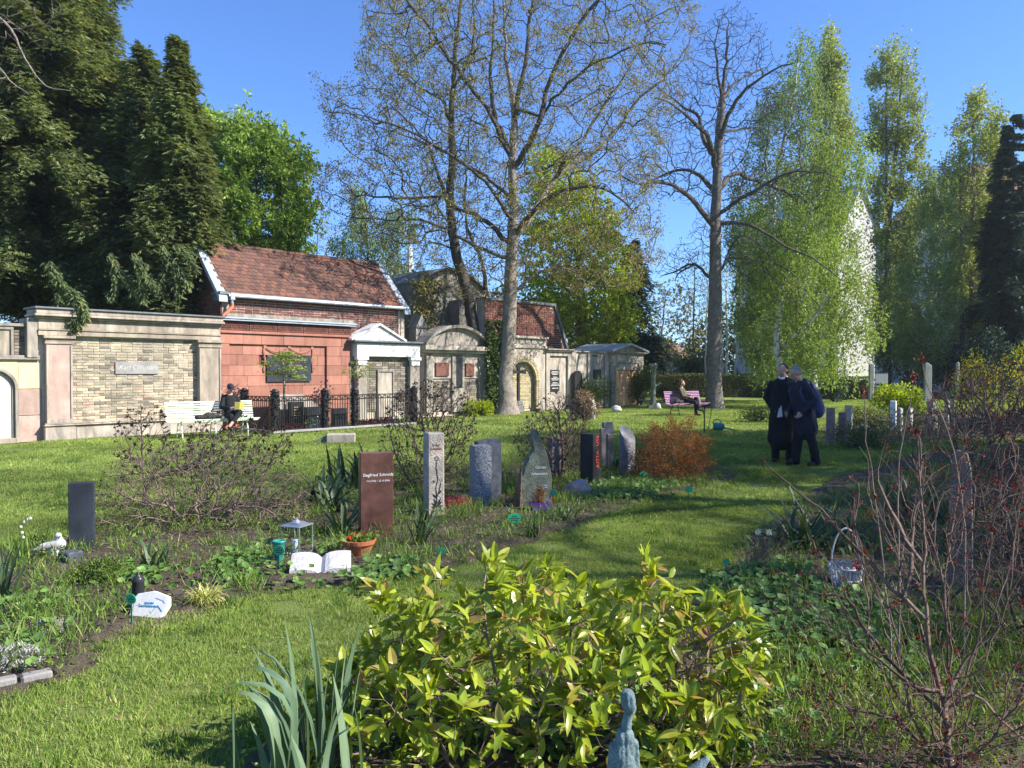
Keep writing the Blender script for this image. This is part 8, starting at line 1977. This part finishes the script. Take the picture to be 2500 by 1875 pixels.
twig_tree('twiggy_shrub', 'lower tangle of brown twigs at the right edge behind the budding shrub', 'shrub', gx(2520, d), [(2330, 1300), (2360, 1200), (2440, 1150), (2600, 1130), (2650, 1500), (2480, 1560), (2360, 1440)], d, .6, 1500, (M['twig_dk'], M['budr']),
          [[(2520, 1600), (2500, 1400), (2460, 1250)], [(2540, 1600), (2560, 1400, .1), (2580, 1250, .1)], [(2510, 1600), (2430, 1420, -.1), (2380, 1330, -.1)]], .012, .08, .0022, 1400, .02, .01, budtips=True, clusters=4, jit=.2)
d = 5.3
twig_tree('twiggy_shrub', 'tangle of dark reddish twigs between the basket and the weathered wooden stele', 'shrub', gx(2270, d), [(2110, 1330), (2130, 1200), (2180, 1100), (2230, 1010), (2300, 960), (2380, 900), (2460, 940), (2560, 900), (2560, 1400), (2400, 1420), (2250, 1400)], d, .6, 750, (M['twig_dk'], M['budr']),
          [[(2290, 1480), (2270, 1300), (2230, 1120)], [(2300, 1480), (2350, 1280, .1), (2380, 1050, .1)], [(2310, 1480), (2440, 1300, -.1), (2500, 1050, -.1)]], .014, .09, .0021, 1500, .018, .009, budtips=True, clusters=5)
d = 2.9
twig_tree('twiggy_shrub', 'thin reddish stems with dark buds low in the bottom right corner', 'shrub', gx(2150, d), [(1960, 1850), (1980, 1740), (2060, 1680), (2160, 1650), (2300, 1640), (2450, 1660), (2560, 1700), (2560, 1880), (1960, 1890)], d, .4, 260, (M['twig_dk'], M['budr']),
          [[(2150, 1990), (2120, 1850), (2080, 1720)], [(2200, 1990), (2230, 1840, .1), (2260, 1700, .1)], [(2350, 1990), (2400, 1840, .1), (2440, 1700, .1)]], .007, .07, .0012, 900, .014, .007, budtips=True, clusters=6)
d = 12.5
twig_tree('twiggy_shrub', 'low round brown twiggy bush on the bed edge below the white marble stone', 'shrub', gx(2230, d), [(2165, 1060), (2180, 1000), (2230, 985), (2290, 1000), (2290, 1070), (2230, 1090)], d, .6, 500, (M['twig_red'], M['bud']), [[(2230, 1150), (2230, 1080), (2230, 1020)], [(2235, 1150), (2260, 1070, .1), (2270, 1020, .1)]], .012, .12, .0028, 1400, .03, .02, rmaxbud=.006, jit=.18)
# dry narcissus bunch
d = GD(1400); t = plant_thing('dried_bunch', 'grey dried flower bunch topped by white narcissus at the edge of the right bed', 'plant', gx(1835, d)); mb = MB()
for k in range(70): a = random.gauss(0, .06); mb.tube([(t.location.x + random.gauss(0, .02), d, 0), (t.location.x + a + .05, d + random.gauss(0, .03), .12), (t.location.x + a * 1.7 + .13, d + random.gauss(0, .05), .22 + random.uniform(0, .10))], .0016, 3, cap=False)
part_world(mb, 'stalks', M['twig_red'], t)
mb = MB()
for c_ in ((.07, .34, 0), (.17, .33, .03)):
    c = np.array([t.location.x + c_[0] - .02, d - .02 + c_[2], c_[1]]); leaves(mb, np.tile(c, (8, 1)), np.array([[math.cos(a), -.4, math.sin(a)] for a in np.linspace(0, 5.5, 8)]), .034, .02, up=np.array([0, -1.0, 0]))
part_world(mb, 'blossom', M['whitefl'], t)
# silver plants and pink flowers
for px_, py_, w_, lab, mt, cat, nm in ((115, 1552, .10, 'small silver rosette on the dark soil', 'lav', 'plant', 'silver_plant'), (30, 1632, .17, 'grey lavender mound at the left edge above the kerb stones', 'lav', 'plant', 'silver_plant'), (1118, 1237, .20, 'cushion of pink flowers right of the cream stele', 'pinkfl', 'flowers', 'pink_flowers')):
    d = GD(py_); t = plant_thing(nm, lab, cat, gx(px_, d)); n = 700; A = sph(n) * w_ * np.array([1, .7, .45]) * (np.random.rand(n, 1) ** .3) + np.array([0, 0, .03]); A[:, 2] = np.abs(A[:, 2]) + .01
    mb = MB(); leaves(mb, A, sph(n) + np.array([0, 0, .6]), .035 if mt == 'lav' else .025, .008 if mt == 'lav' else .014); mb.build('foliage', M[mt], t)
# ------------------------------------------------------------------ the big yellow-green bush: every large leaf is its own piece
def blade_leaf(name, curl, fold, wavy):
    """elliptic leaf along +x, 1 long, .38 wide"""
    n = 6; V = []; 
    for k in range(n + 1):
        u = k / n; w_ = .19 * math.sin(math.pi * min(1, u ** .85)) ** .8 if 0 < u < 1 else 0.004
        z = -curl * u * u + .02 * math.sin(u * 9) * wavy
        V += [(u, -w_, z + w_ * fold + .01 * math.sin(u * 14) * wavy), (u, 0, z), (u, w_, z + w_ * fold - .01 * math.sin(u * 12) * wavy)]
    F = []
    for k in range(n): i = k * 3; F += [(i, i + 3, i + 4, i + 1), (i + 1, i + 4, i + 5, i + 2)]
    mb = MB(); mb.add(V, F); return mb.mesh(name, True)
LM = [blade_leaf('leaf_mesh', .15, .35, 1), blade_leaf('leaf_mesh', .35, .5, 1), blade_leaf('leaf_mesh', -.05, .25, .5), blade_leaf('leaf_mesh', .55, .4, 1)]
d = 3.25
t = plant_thing('laurel_shrub', 'glossy yellow-green leafed bush with reddish tips filling the centre foreground', 'shrub', gx(1330, d))
pl = Plant(9000)
stems = [[(1300, 2040), (1250, 1800), (1190, 1560), (1180, 1400)], [(1330, 2040), (1380, 1800), (1400, 1600), (1410, 1420)], [(1290, 2040), (1120, 1820), (1000, 1650), (940, 1500)], [(1310, 2040), (1300, 1760), (1290, 1560), (1275, 1400)],
         [(1350, 2040), (1500, 1800), (1570, 1600), (1600, 1400)], [(1360, 2040), (1600, 1860), (1750, 1680), (1840, 1570)], [(1350, 2040), (1560, 1760), (1680, 1560), (1780, 1470)], [(1270, 2040), (1000, 1880), (850, 1780), (800, 1700)], [(1380, 2040), (1640, 1900), (1800, 1820), (1850, 1760)]]
for k, st in enumerate(stems):
    w_ = [P(a, b_, d) for a, b_ in st]; w_[0].z = -.03
    for i, v in enumerate(w_): v.y += random.uniform(-.25, .25) * (i > 0)
    pl.limb(w_, .010, .004, .08, .004)
poly = [(760, 1700), (830, 1640), (900, 1560), (925, 1420), (1000, 1520), (1060, 1400), (1100, 1480), (1180, 1400), (1215, 1335), (1260, 1440), (1330, 1370), (1370, 1350), (1400, 1470), (1440, 1450), (1530, 1440), (1570, 1350), (1600, 1430), (1660, 1400), (1690, 1480), (1790, 1470), (1830, 1530), (1870, 1600), (1860, 1690), (1790, 1730), (1840, 1800), (1800, 1900), (1500, 1980), (900, 1980), (760, 1850)]
att = sample_poly(poly, 860, d, .48); pl.grow(att, .07, .3, up=.1, jit=.12); pl.finish(.0022, 2.4)
mb = MB(); pl.wood(mb, mb, 0); part_world(mb, 'stems', M['twig_tan'], t)
items = []; LOC = Vector(t.location)
tp, td = pl.tips()
cand = []
for q, dv in zip(tp, td):
    for _ in range(7): cand.append((q + np.random.normal(0, .008, 3), dv, random.uniform(.85, 1.25), 1))
p2, d2 = pl.thin(.0036)
for i in np.random.permutation(len(p2))[:3600]: cand.append((p2[i], d2[i], random.uniform(.55, 1.1), 0))
from mathutils import Euler, Quaternion
rec = []
for q, dv, sc, tp_ in cand:
    dv = Vector(dv); side = Vector(np.random.normal(size=3)); side -= side.dot(dv) * dv; side.normalize()
    ld = (dv * random.uniform(.2, 1.0) + side * random.uniform(.5, 1.0) + Vector((0, 0, random.uniform(-.15, .35)))).normalized()
    upv = Vector((random.gauss(0, .45), random.gauss(0, .45) - .15, 1.0)); up = (upv - upv.dot(ld) * ld).normalized(); sy_ = up.cross(ld).normalized()
    Rm = Matrix((ld, sy_, up)).transposed()
    L_ = .082 * sc
    rec.append((q[1] - .25 * q[2], (tuple(Vector(q) - LOC), tuple(Rm.to_euler()), (L_, L_, L_), random.randrange(4))))
rec.sort(key=lambda r: r[0])
pieces(t, 'leaf', LM, [r[1] for r in rec], M['photinia'])
# soft sucker shoots low right (dry brown leaves in the bush)
t2 = plant_thing('withered_spray', 'withered brown leaves hanging inside the right half of the yellow-green bush', 'dry leaves', P(1690, 1640, 3.1)); mb = MB(); n = 160; A = np.random.normal(0, 1, (n, 3)) * np.array([.05, .05, .08]) + np.array(P(1690, 1660, 3.1)); leaves(mb, A, sph(n) + np.array([0, 0, -.8]), .05, .014); part_world(mb, 'leaves', M['litter'], t2)

# ------------------------------------------------------------------ ground cover in the beds (nobody could count it)
def scatter_bed(poly, n, xy=None):
    x0_, x1_ = min(p[0] for p in poly), max(p[0] for p in poly); y0_, y1_ = min(p[1] for p in poly), max(p[1] for p in poly)
    x = np.random.uniform(x0_, x1_, n); y = np.random.uniform(y0_, y1_, n); k = inpoly(x, y, poly) & (np.abs(x) < y * .70 + .3)
    for px_, py_, r_ in ((720, 1350, .22), (778, 1392, .42), (735, 1400, .25), (820, 1405, .25), (679, 1378, .1), (875, 1360, .22), (358, 1512, .22), (370, 1530, .16), (1318, 1247, .16), (140, 1345, .18), (165, 1375, .12), (2068, 1440, .16)):
        g = G(px_, py_); k &= (x - g.x) ** 2 + (y - g.y) ** 2 > r_ * r_
    return x[k], y[k]
def cover(name, label, regions, mat, L, W, hmin, hmax, clump=None, round_=False, kind='stuff', up=.6):
    mb = MB(); 
    for poly, n in regions:
        pts = [G(*p) for p in poly]; x, y = scatter_bed([(p.x, p.y) for p in pts], n)
        if clump:
            cx, cy = scatter_bed([(p.x, p.y) for p in pts], max(60, clump[0] * 6)); cx, cy = cx[:clump[0]], cy[:clump[0]]
            if len(cx): k = np.random.randint(0, len(cx), len(x)); x = cx[k] + np.random.normal(0, clump[1], len(x)); y = cy[k] + np.random.normal(0, clump[1], len(x))
        z = np.random.uniform(hmin, hmax, len(x)); N = len(x)
        if N == 0: continue
        A = np.stack([x, y, z], 1)
        if round_:
            # lobed round leaf: 7 points fan as three quads round a dipped centre
            a0 = np.random.uniform(0, 6.283, N); r_ = np.random.uniform(.6, 1.2, N) * L; nrm = unit(np.random.normal(0, .35, (N, 3)) + np.array([0, -.25, 1.0])); s_ = unit(np.cross(nrm, np.array([1.0, 0, 0]))); u_ = np.cross(s_, nrm)
            V = [A]
            for q in range(8):
                a = a0 + q * 6.283 / 8; rr = r_ * (1.0 if q % 2 else .82); V.append(A + s_ * (np.cos(a) * rr)[:, None] + u_ * (np.sin(a) * rr)[:, None] + nrm * (r_ * .22)[:, None])
            V = np.stack(V, 1).reshape(-1, 3); b_ = np.arange(N)[:, None] * 9
            F = np.concatenate([b_ + np.array([[0, 1, 2, 3]]), b_ + np.array([[0, 3, 4, 5]]), b_ + np.array([[0, 5, 6, 7]]), b_ + np.array([[0, 7, 8, 1]])]); mb.add(V, F, np.tile(np.random.rand(N), 4))
        else: leaves(mb, A, sph(N) + np.array([0, 0, up]), np.random.uniform(.6, 1.3, N) * L, W, rnd=np.random.rand(N))
    o = mb.build(name, mat, kind=kind); tag(o, label); return o
MIDB = [(0, 1330), (150, 1322), (400, 1262), (640, 1200), (900, 1170), (1100, 1140), (1330, 1100), (1560, 1092), (1790, 1150), (1740, 1180), (1650, 1205), (1450, 1262), (1250, 1335), (1080, 1400), (880, 1430), (640, 1440), (430, 1530), (260, 1530), (0, 1470)]
cover('mantle_cover', 'round-leaved ground cover in the beds', [([(570, 1360), (700, 1330), (830, 1340), (900, 1400), (760, 1440), (470, 1430)], 900), ([(850, 1395), (1010, 1380), (980, 1430), (860, 1450)], 300), ([(0, 1480), (130, 1465), (120, 1500), (10, 1515)], 90), ([(0, 1580), (110, 1560), (100, 1620), (0, 1630)], 80), ([(280, 1420), (420, 1390), (420, 1430), (290, 1450)], 160),
      ([(1700, 1440), (1900, 1380), (2100, 1440), (2300, 1560), (2250, 1700), (2000, 1640), (1800, 1560)], 1500), ([(1420, 1180), (1600, 1180), (1700, 1175), (1560, 1225), (1420, 1225)], 900), ([(1750, 1700), (1900, 1640), (2000, 1900), (1500, 1900)], 200), ([(1560, 1700), (1640, 1750), (1600, 1860), (1250, 1860), (1250, 1750)], 260)], M['mantle'], .034, 0, .015, .10, clump=(150, .10), round_=True)
cover('weed_cover', 'mixed low weeds and leaves covering the beds', [(MIDB, 34000), ([(0, 1470), (260, 1500), (170, 1630), (0, 1680)], 1500), ([(1750, 1420), (1950, 1240), (2300, 1130), (2600, 1120), (2700, 1800), (1900, 1800)], 17000), ([(1800, 1360), (1940, 1225), (2060, 1158), (2250, 1105), (2600, 1085), (2600, 1180), (2100, 1260), (1850, 1400)], 9000), ([(600, 1760), (1500, 1640), (1600, 1900), (600, 1900)], 2200), ([(1500, 1700), (1900, 1560), (2500, 1500), (2500, 1890), (1500, 1890)], 7000)], M['weed'], .045, .016, .0, .10, clump=(900, .13))
cover('bed_grass', 'longer tufts of grass standing in the beds', [(MIDB, 34000), ([(0, 1470), (260, 1500), (170, 1630), (0, 1680)], 1500), ([(1750, 1420), (1950, 1240), (2300, 1130), (2600, 1120), (2700, 1900), (1700, 1900)], 22000), ([(1600, 1800), (1900, 1600), (2500, 1500), (2500, 1890), (1600, 1890)], 3500)], M['grasst'], .16, .007, .0, .02, clump=(520, .07), up=1.6)
cover('leaf_litter', 'dry brown litter and twigs lying in the beds', [(MIDB, 9000), ([(1750, 1420), (1950, 1240), (2300, 1130), (2600, 1120), (2700, 1900), (1600, 1900)], 16000), ([(1500, 1650), (1900, 1560), (2500, 1500), (2500, 1890), (1500, 1890)], 9000)], M['litter'], .05, .008, .01, .03, up=.05)
LAWN = [(-200, 1180), (600, 1100), (1500, 1000), (2000, 1000), (1900, 1240), (1700, 1440), (1500, 1640), (700, 1900), (-100, 1900), (-100, 1720), (450, 1560), (1000, 1430), (1400, 1290)]
cover('lawn_weeds', 'clover and daisy leaves in the lawn', [(LAWN, 26000)], M['weed'], .03, .018, .01, .035, clump=(420, .16), up=.9)
cover('fallen_bits', 'dry bits fallen on the lawn', [(LAWN, 3600)], M['litter'], .035, .012, .02, .04, up=.3)
cover('pale_grit', 'pale grit scattered on the soil bed', [([(0, 1500), (180, 1480), (170, 1620), (0, 1660)], 2200)], M['gravelst'], .008, .006, .025, .045, up=.0)
cover('far_cover', 'green and brown ground cover round the distant right-hand graves', [([(2000, 1060), (2060, 1020), (2300, 1000), (2560, 1010), (2560, 1060), (2300, 1080), (2050, 1090)], 9000)], M['hedge'], .09, .03, .0, .22, clump=(300, .35))

# ------------------------------------------------------------------ lawn grass: instanced patches
def patch(name, size, n, L, W, mat, loc, jit=.5):
    mb = MB(); x = np.random.uniform(-size / 2, size / 2, n); y = np.random.uniform(-size / 2, size / 2, n); A = np.stack([x, y, np.full(n, -.005)], 1)
    dd = np.random.normal(0, jit, (n, 3)); dd[:, 2] = 1
    leaves(mb, A, dd, np.random.uniform(.5, 1.25, n) * L, np.random.uniform(.7, 1.2, n) * W, rnd=np.random.rand(n), fold=.05)
    # a few clover-like flats and dry blades
    o = mb.build(name, mat, kind='stuff'); o.location = loc; tag(o, 'short lawn grass'); return o
def scatter_gn(name, label, src, pts, rot, scl):
    me = bpy.data.meshes.new(name); me.vertices.add(len(pts)); me.vertices.foreach_set('co', pts.astype(np.float32).ravel())
    a = me.attributes.new('rotz', 'FLOAT_VECTOR', 'POINT'); a.data.foreach_set('vector', np.stack([rot * 0, rot * 0, rot], 1).astype(np.float32).ravel())
    b_ = me.attributes.new('scl', 'FLOAT', 'POINT'); b_.data.foreach_set('value', scl.astype(np.float32)); me.update()
    o = link(name, me, kind='stuff'); tag(o, label)
    ng = bpy.data.node_groups.new(name + '_nodes', 'GeometryNodeTree'); ng.interface.new_socket('Geometry', in_out='INPUT', socket_type='NodeSocketGeometry'); ng.interface.new_socket('Geometry', in_out='OUTPUT', socket_type='NodeSocketGeometry')
    gi, go = ng.nodes.new('NodeGroupInput'), ng.nodes.new('NodeGroupOutput'); ip = ng.nodes.new('GeometryNodeInstanceOnPoints'); oi = ng.nodes.new('GeometryNodeObjectInfo'); oi.inputs['Object'].default_value = src; oi.transform_space = 'ORIGINAL'
    r_ = ng.nodes.new('GeometryNodeInputNamedAttribute'); r_.data_type = 'FLOAT_VECTOR'; r_.inputs['Name'].default_value = 'rotz'
    s_ = ng.nodes.new('GeometryNodeInputNamedAttribute'); s_.data_type = 'FLOAT'; s_.inputs['Name'].default_value = 'scl'
    ng.links.new(gi.outputs[0], ip.inputs['Points']); ng.links.new(oi.outputs['Geometry'], ip.inputs['Instance']); ng.links.new(r_.outputs[0], ip.inputs['Rotation']); ng.links.new(s_.outputs[0], ip.inputs['Scale']); ng.links.new(ip.outputs[0], go.inputs[0])
    md = o.modifiers.new('scatter', 'NODES'); md.node_group = ng; return o
def lawn_points(y0_, y1_, step, edge=.05, xl=.72):
    ys = np.arange(y0_, y1_, step); out_ = []
    for y in ys:
        xs = np.arange(-y * xl - .5, y * xl + .5, step); out_.append(np.stack([xs + np.random.uniform(-step, step, len(xs)) * .4, np.full(len(xs), y) + np.random.uniform(-step, step, len(xs)) * .4], 1))
    q = np.concatenate(out_); k = ~inbeds(q[:, 0], q[:, 1] + .1) | ~inbeds(q[:, 0], q[:, 1] - .15)
    # stay in front of the tomb wall
    n_ = -(q[:, 0] - X0) * UY + (q[:, 1] - Y0) * UX; k &= n_ < -.25
    return q[k]
S1 = [patch('grass', .42, 850, .040, .0042, M['grass'], p_) for p_ in ((-1.6, 4.2, 0), (-2.3, 5.0, 0), (-3.0, 6.0, 0))]
S2 = [patch('grass', 1.1, 1500, .055, .0085, M['grass'], p_, .6) for p_ in ((-4.0, 12.5, 0), (1.8, 14, 0))]
S3 = [patch('grass', 2.2, 1300, .07, .018, M['grass'], p_, .6) for p_ in ((2.0, 24, 0),)]
T1 = [patch('tall_grass', .14, 60, .11, .006, M['grasst'], p_, .45) for p_ in ((-1.2, 5.4, 0), (-2.8, 7.2, 0))]
for src, (a, b_, st) in ((S1, (2.8, 9.5, .33)), (S2, (9.0, 19.0, .85)), (S3, (18.5, 46, 1.8))):
    q = lawn_points(a, b_, st); idx = np.random.randint(0, len(src), len(q))
    for k, s_ in enumerate(src):
        p_ = q[idx == k]; z = np.array([.035 * (mnoise.noise((x * .35, y * .35, 0)) - .6) for x, y in p_]); scatter_gn('grass', 'short lawn grass', s_, np.column_stack([p_, z]), np.random.uniform(0, 6.28, len(p_)), np.random.uniform(.85, 1.2, len(p_)))
q = lawn_points(3.2, 16, .28); nn = np.array([mnoise.noise((x * .9, y * .9, 4)) for x, y in q]); q = q[(nn > .12)]
idx = np.random.randint(0, 2, len(q))
for k, s_ in enumerate(T1):
    p_ = q[idx == k]; scatter_gn('tall_grass', 'longer grass tufts in the lawn', s_, np.column_stack([p_, np.full(len(p_), -.02)]), np.random.uniform(0, 6.28, len(p_)), np.random.uniform(.5, 1.1, len(p_)))

# ------------------------------------------------------------------ trees standing right of the frame (they throw the dappled shade)
def shade_tree(loc, label, H_, R_, nl, seed, src=None):
    if src is not None:
        t = src.copy(); COL.objects.link(t); t.location = loc; t.rotation_euler = (0, 0, seed); t['label'] = label
        for c_ in src.children: o = c_.copy(); COL.objects.link(o); o.parent = t
        return t
    t = plant_thing('broadleaf_tree', label, 'tree', (0, 0, 0), 'trees right of the frame'); pl = Plant(30000)
    pl.limb([(0, 0, -.1), (.1, 0, H_ * .35), (-.1, .1, H_ * .7), (0, 0, H_ * .95)], .28, .05, .5, .03)
    for k in range(7):
        a = k * 2.4; z_ = H_ * random.uniform(.3, .6); pl.limb([(0, 0, z_), (math.cos(a) * R_ * .4, math.sin(a) * R_ * .4, z_ + H_ * .1), (math.cos(a) * R_ * .8, math.sin(a) * R_ * .8, z_ + H_ * .16)], .09, .02, .5, .03)
    A = sph(900) * (np.random.rand(900, 1) ** .35) * np.array([R_, R_, H_ * .34]) + np.array([0, 0, H_ * .66]); pl.grow(A, .6, .12, jit=.1); pl.finish(.011, 2.3)
    th, tn = MB(), MB(); pl.wood(th, tn, .05, flare=.4); th.build('trunk', M['bark_grey'], t); bud_leaves(tn, pl, nl, .03, .15, .10, .18, .2); tn.build('crown', [M['bark_brown'], M['chestnut']], t)
    t.location = loc; return t
b_src = shade_tree((17.0, 12.2, 0), 'broad leafing tree outside the right edge, nearest the two men', 12, 4.0, 26000, 0)
for loc, lab, r_, sc, src in (((16.5, 16.0, 0), 'broad leafing tree outside the right edge, beyond the nearest one', 1.9, 1, b_src), ((19.5, 5.6, 0), 'broad leafing tree outside the right edge beside the right-hand bed', 3.3, 1, b_src),
        ((28.0, 21.0, 0), 'broad leafing tree outside the right edge near the apartment house', 4.4, 1, b_src), ((15.5, 2.2, 0), 'smaller leafing tree outside the right edge beside the foreground bed', 5.2, .75, b_src),
        ((15.5, 7.5, 0), 'leafless tree outside the right edge throwing branch shadows over the lawn', 2.0, 1, WALNUT), ((12.5, 4.4, 0), 'smaller leafless tree outside the right edge near the path', 4.0, .6, WALNUT)):
    shade_tree(loc, lab, 0, 0, 0, r_, src).scale = (sc,) * 3
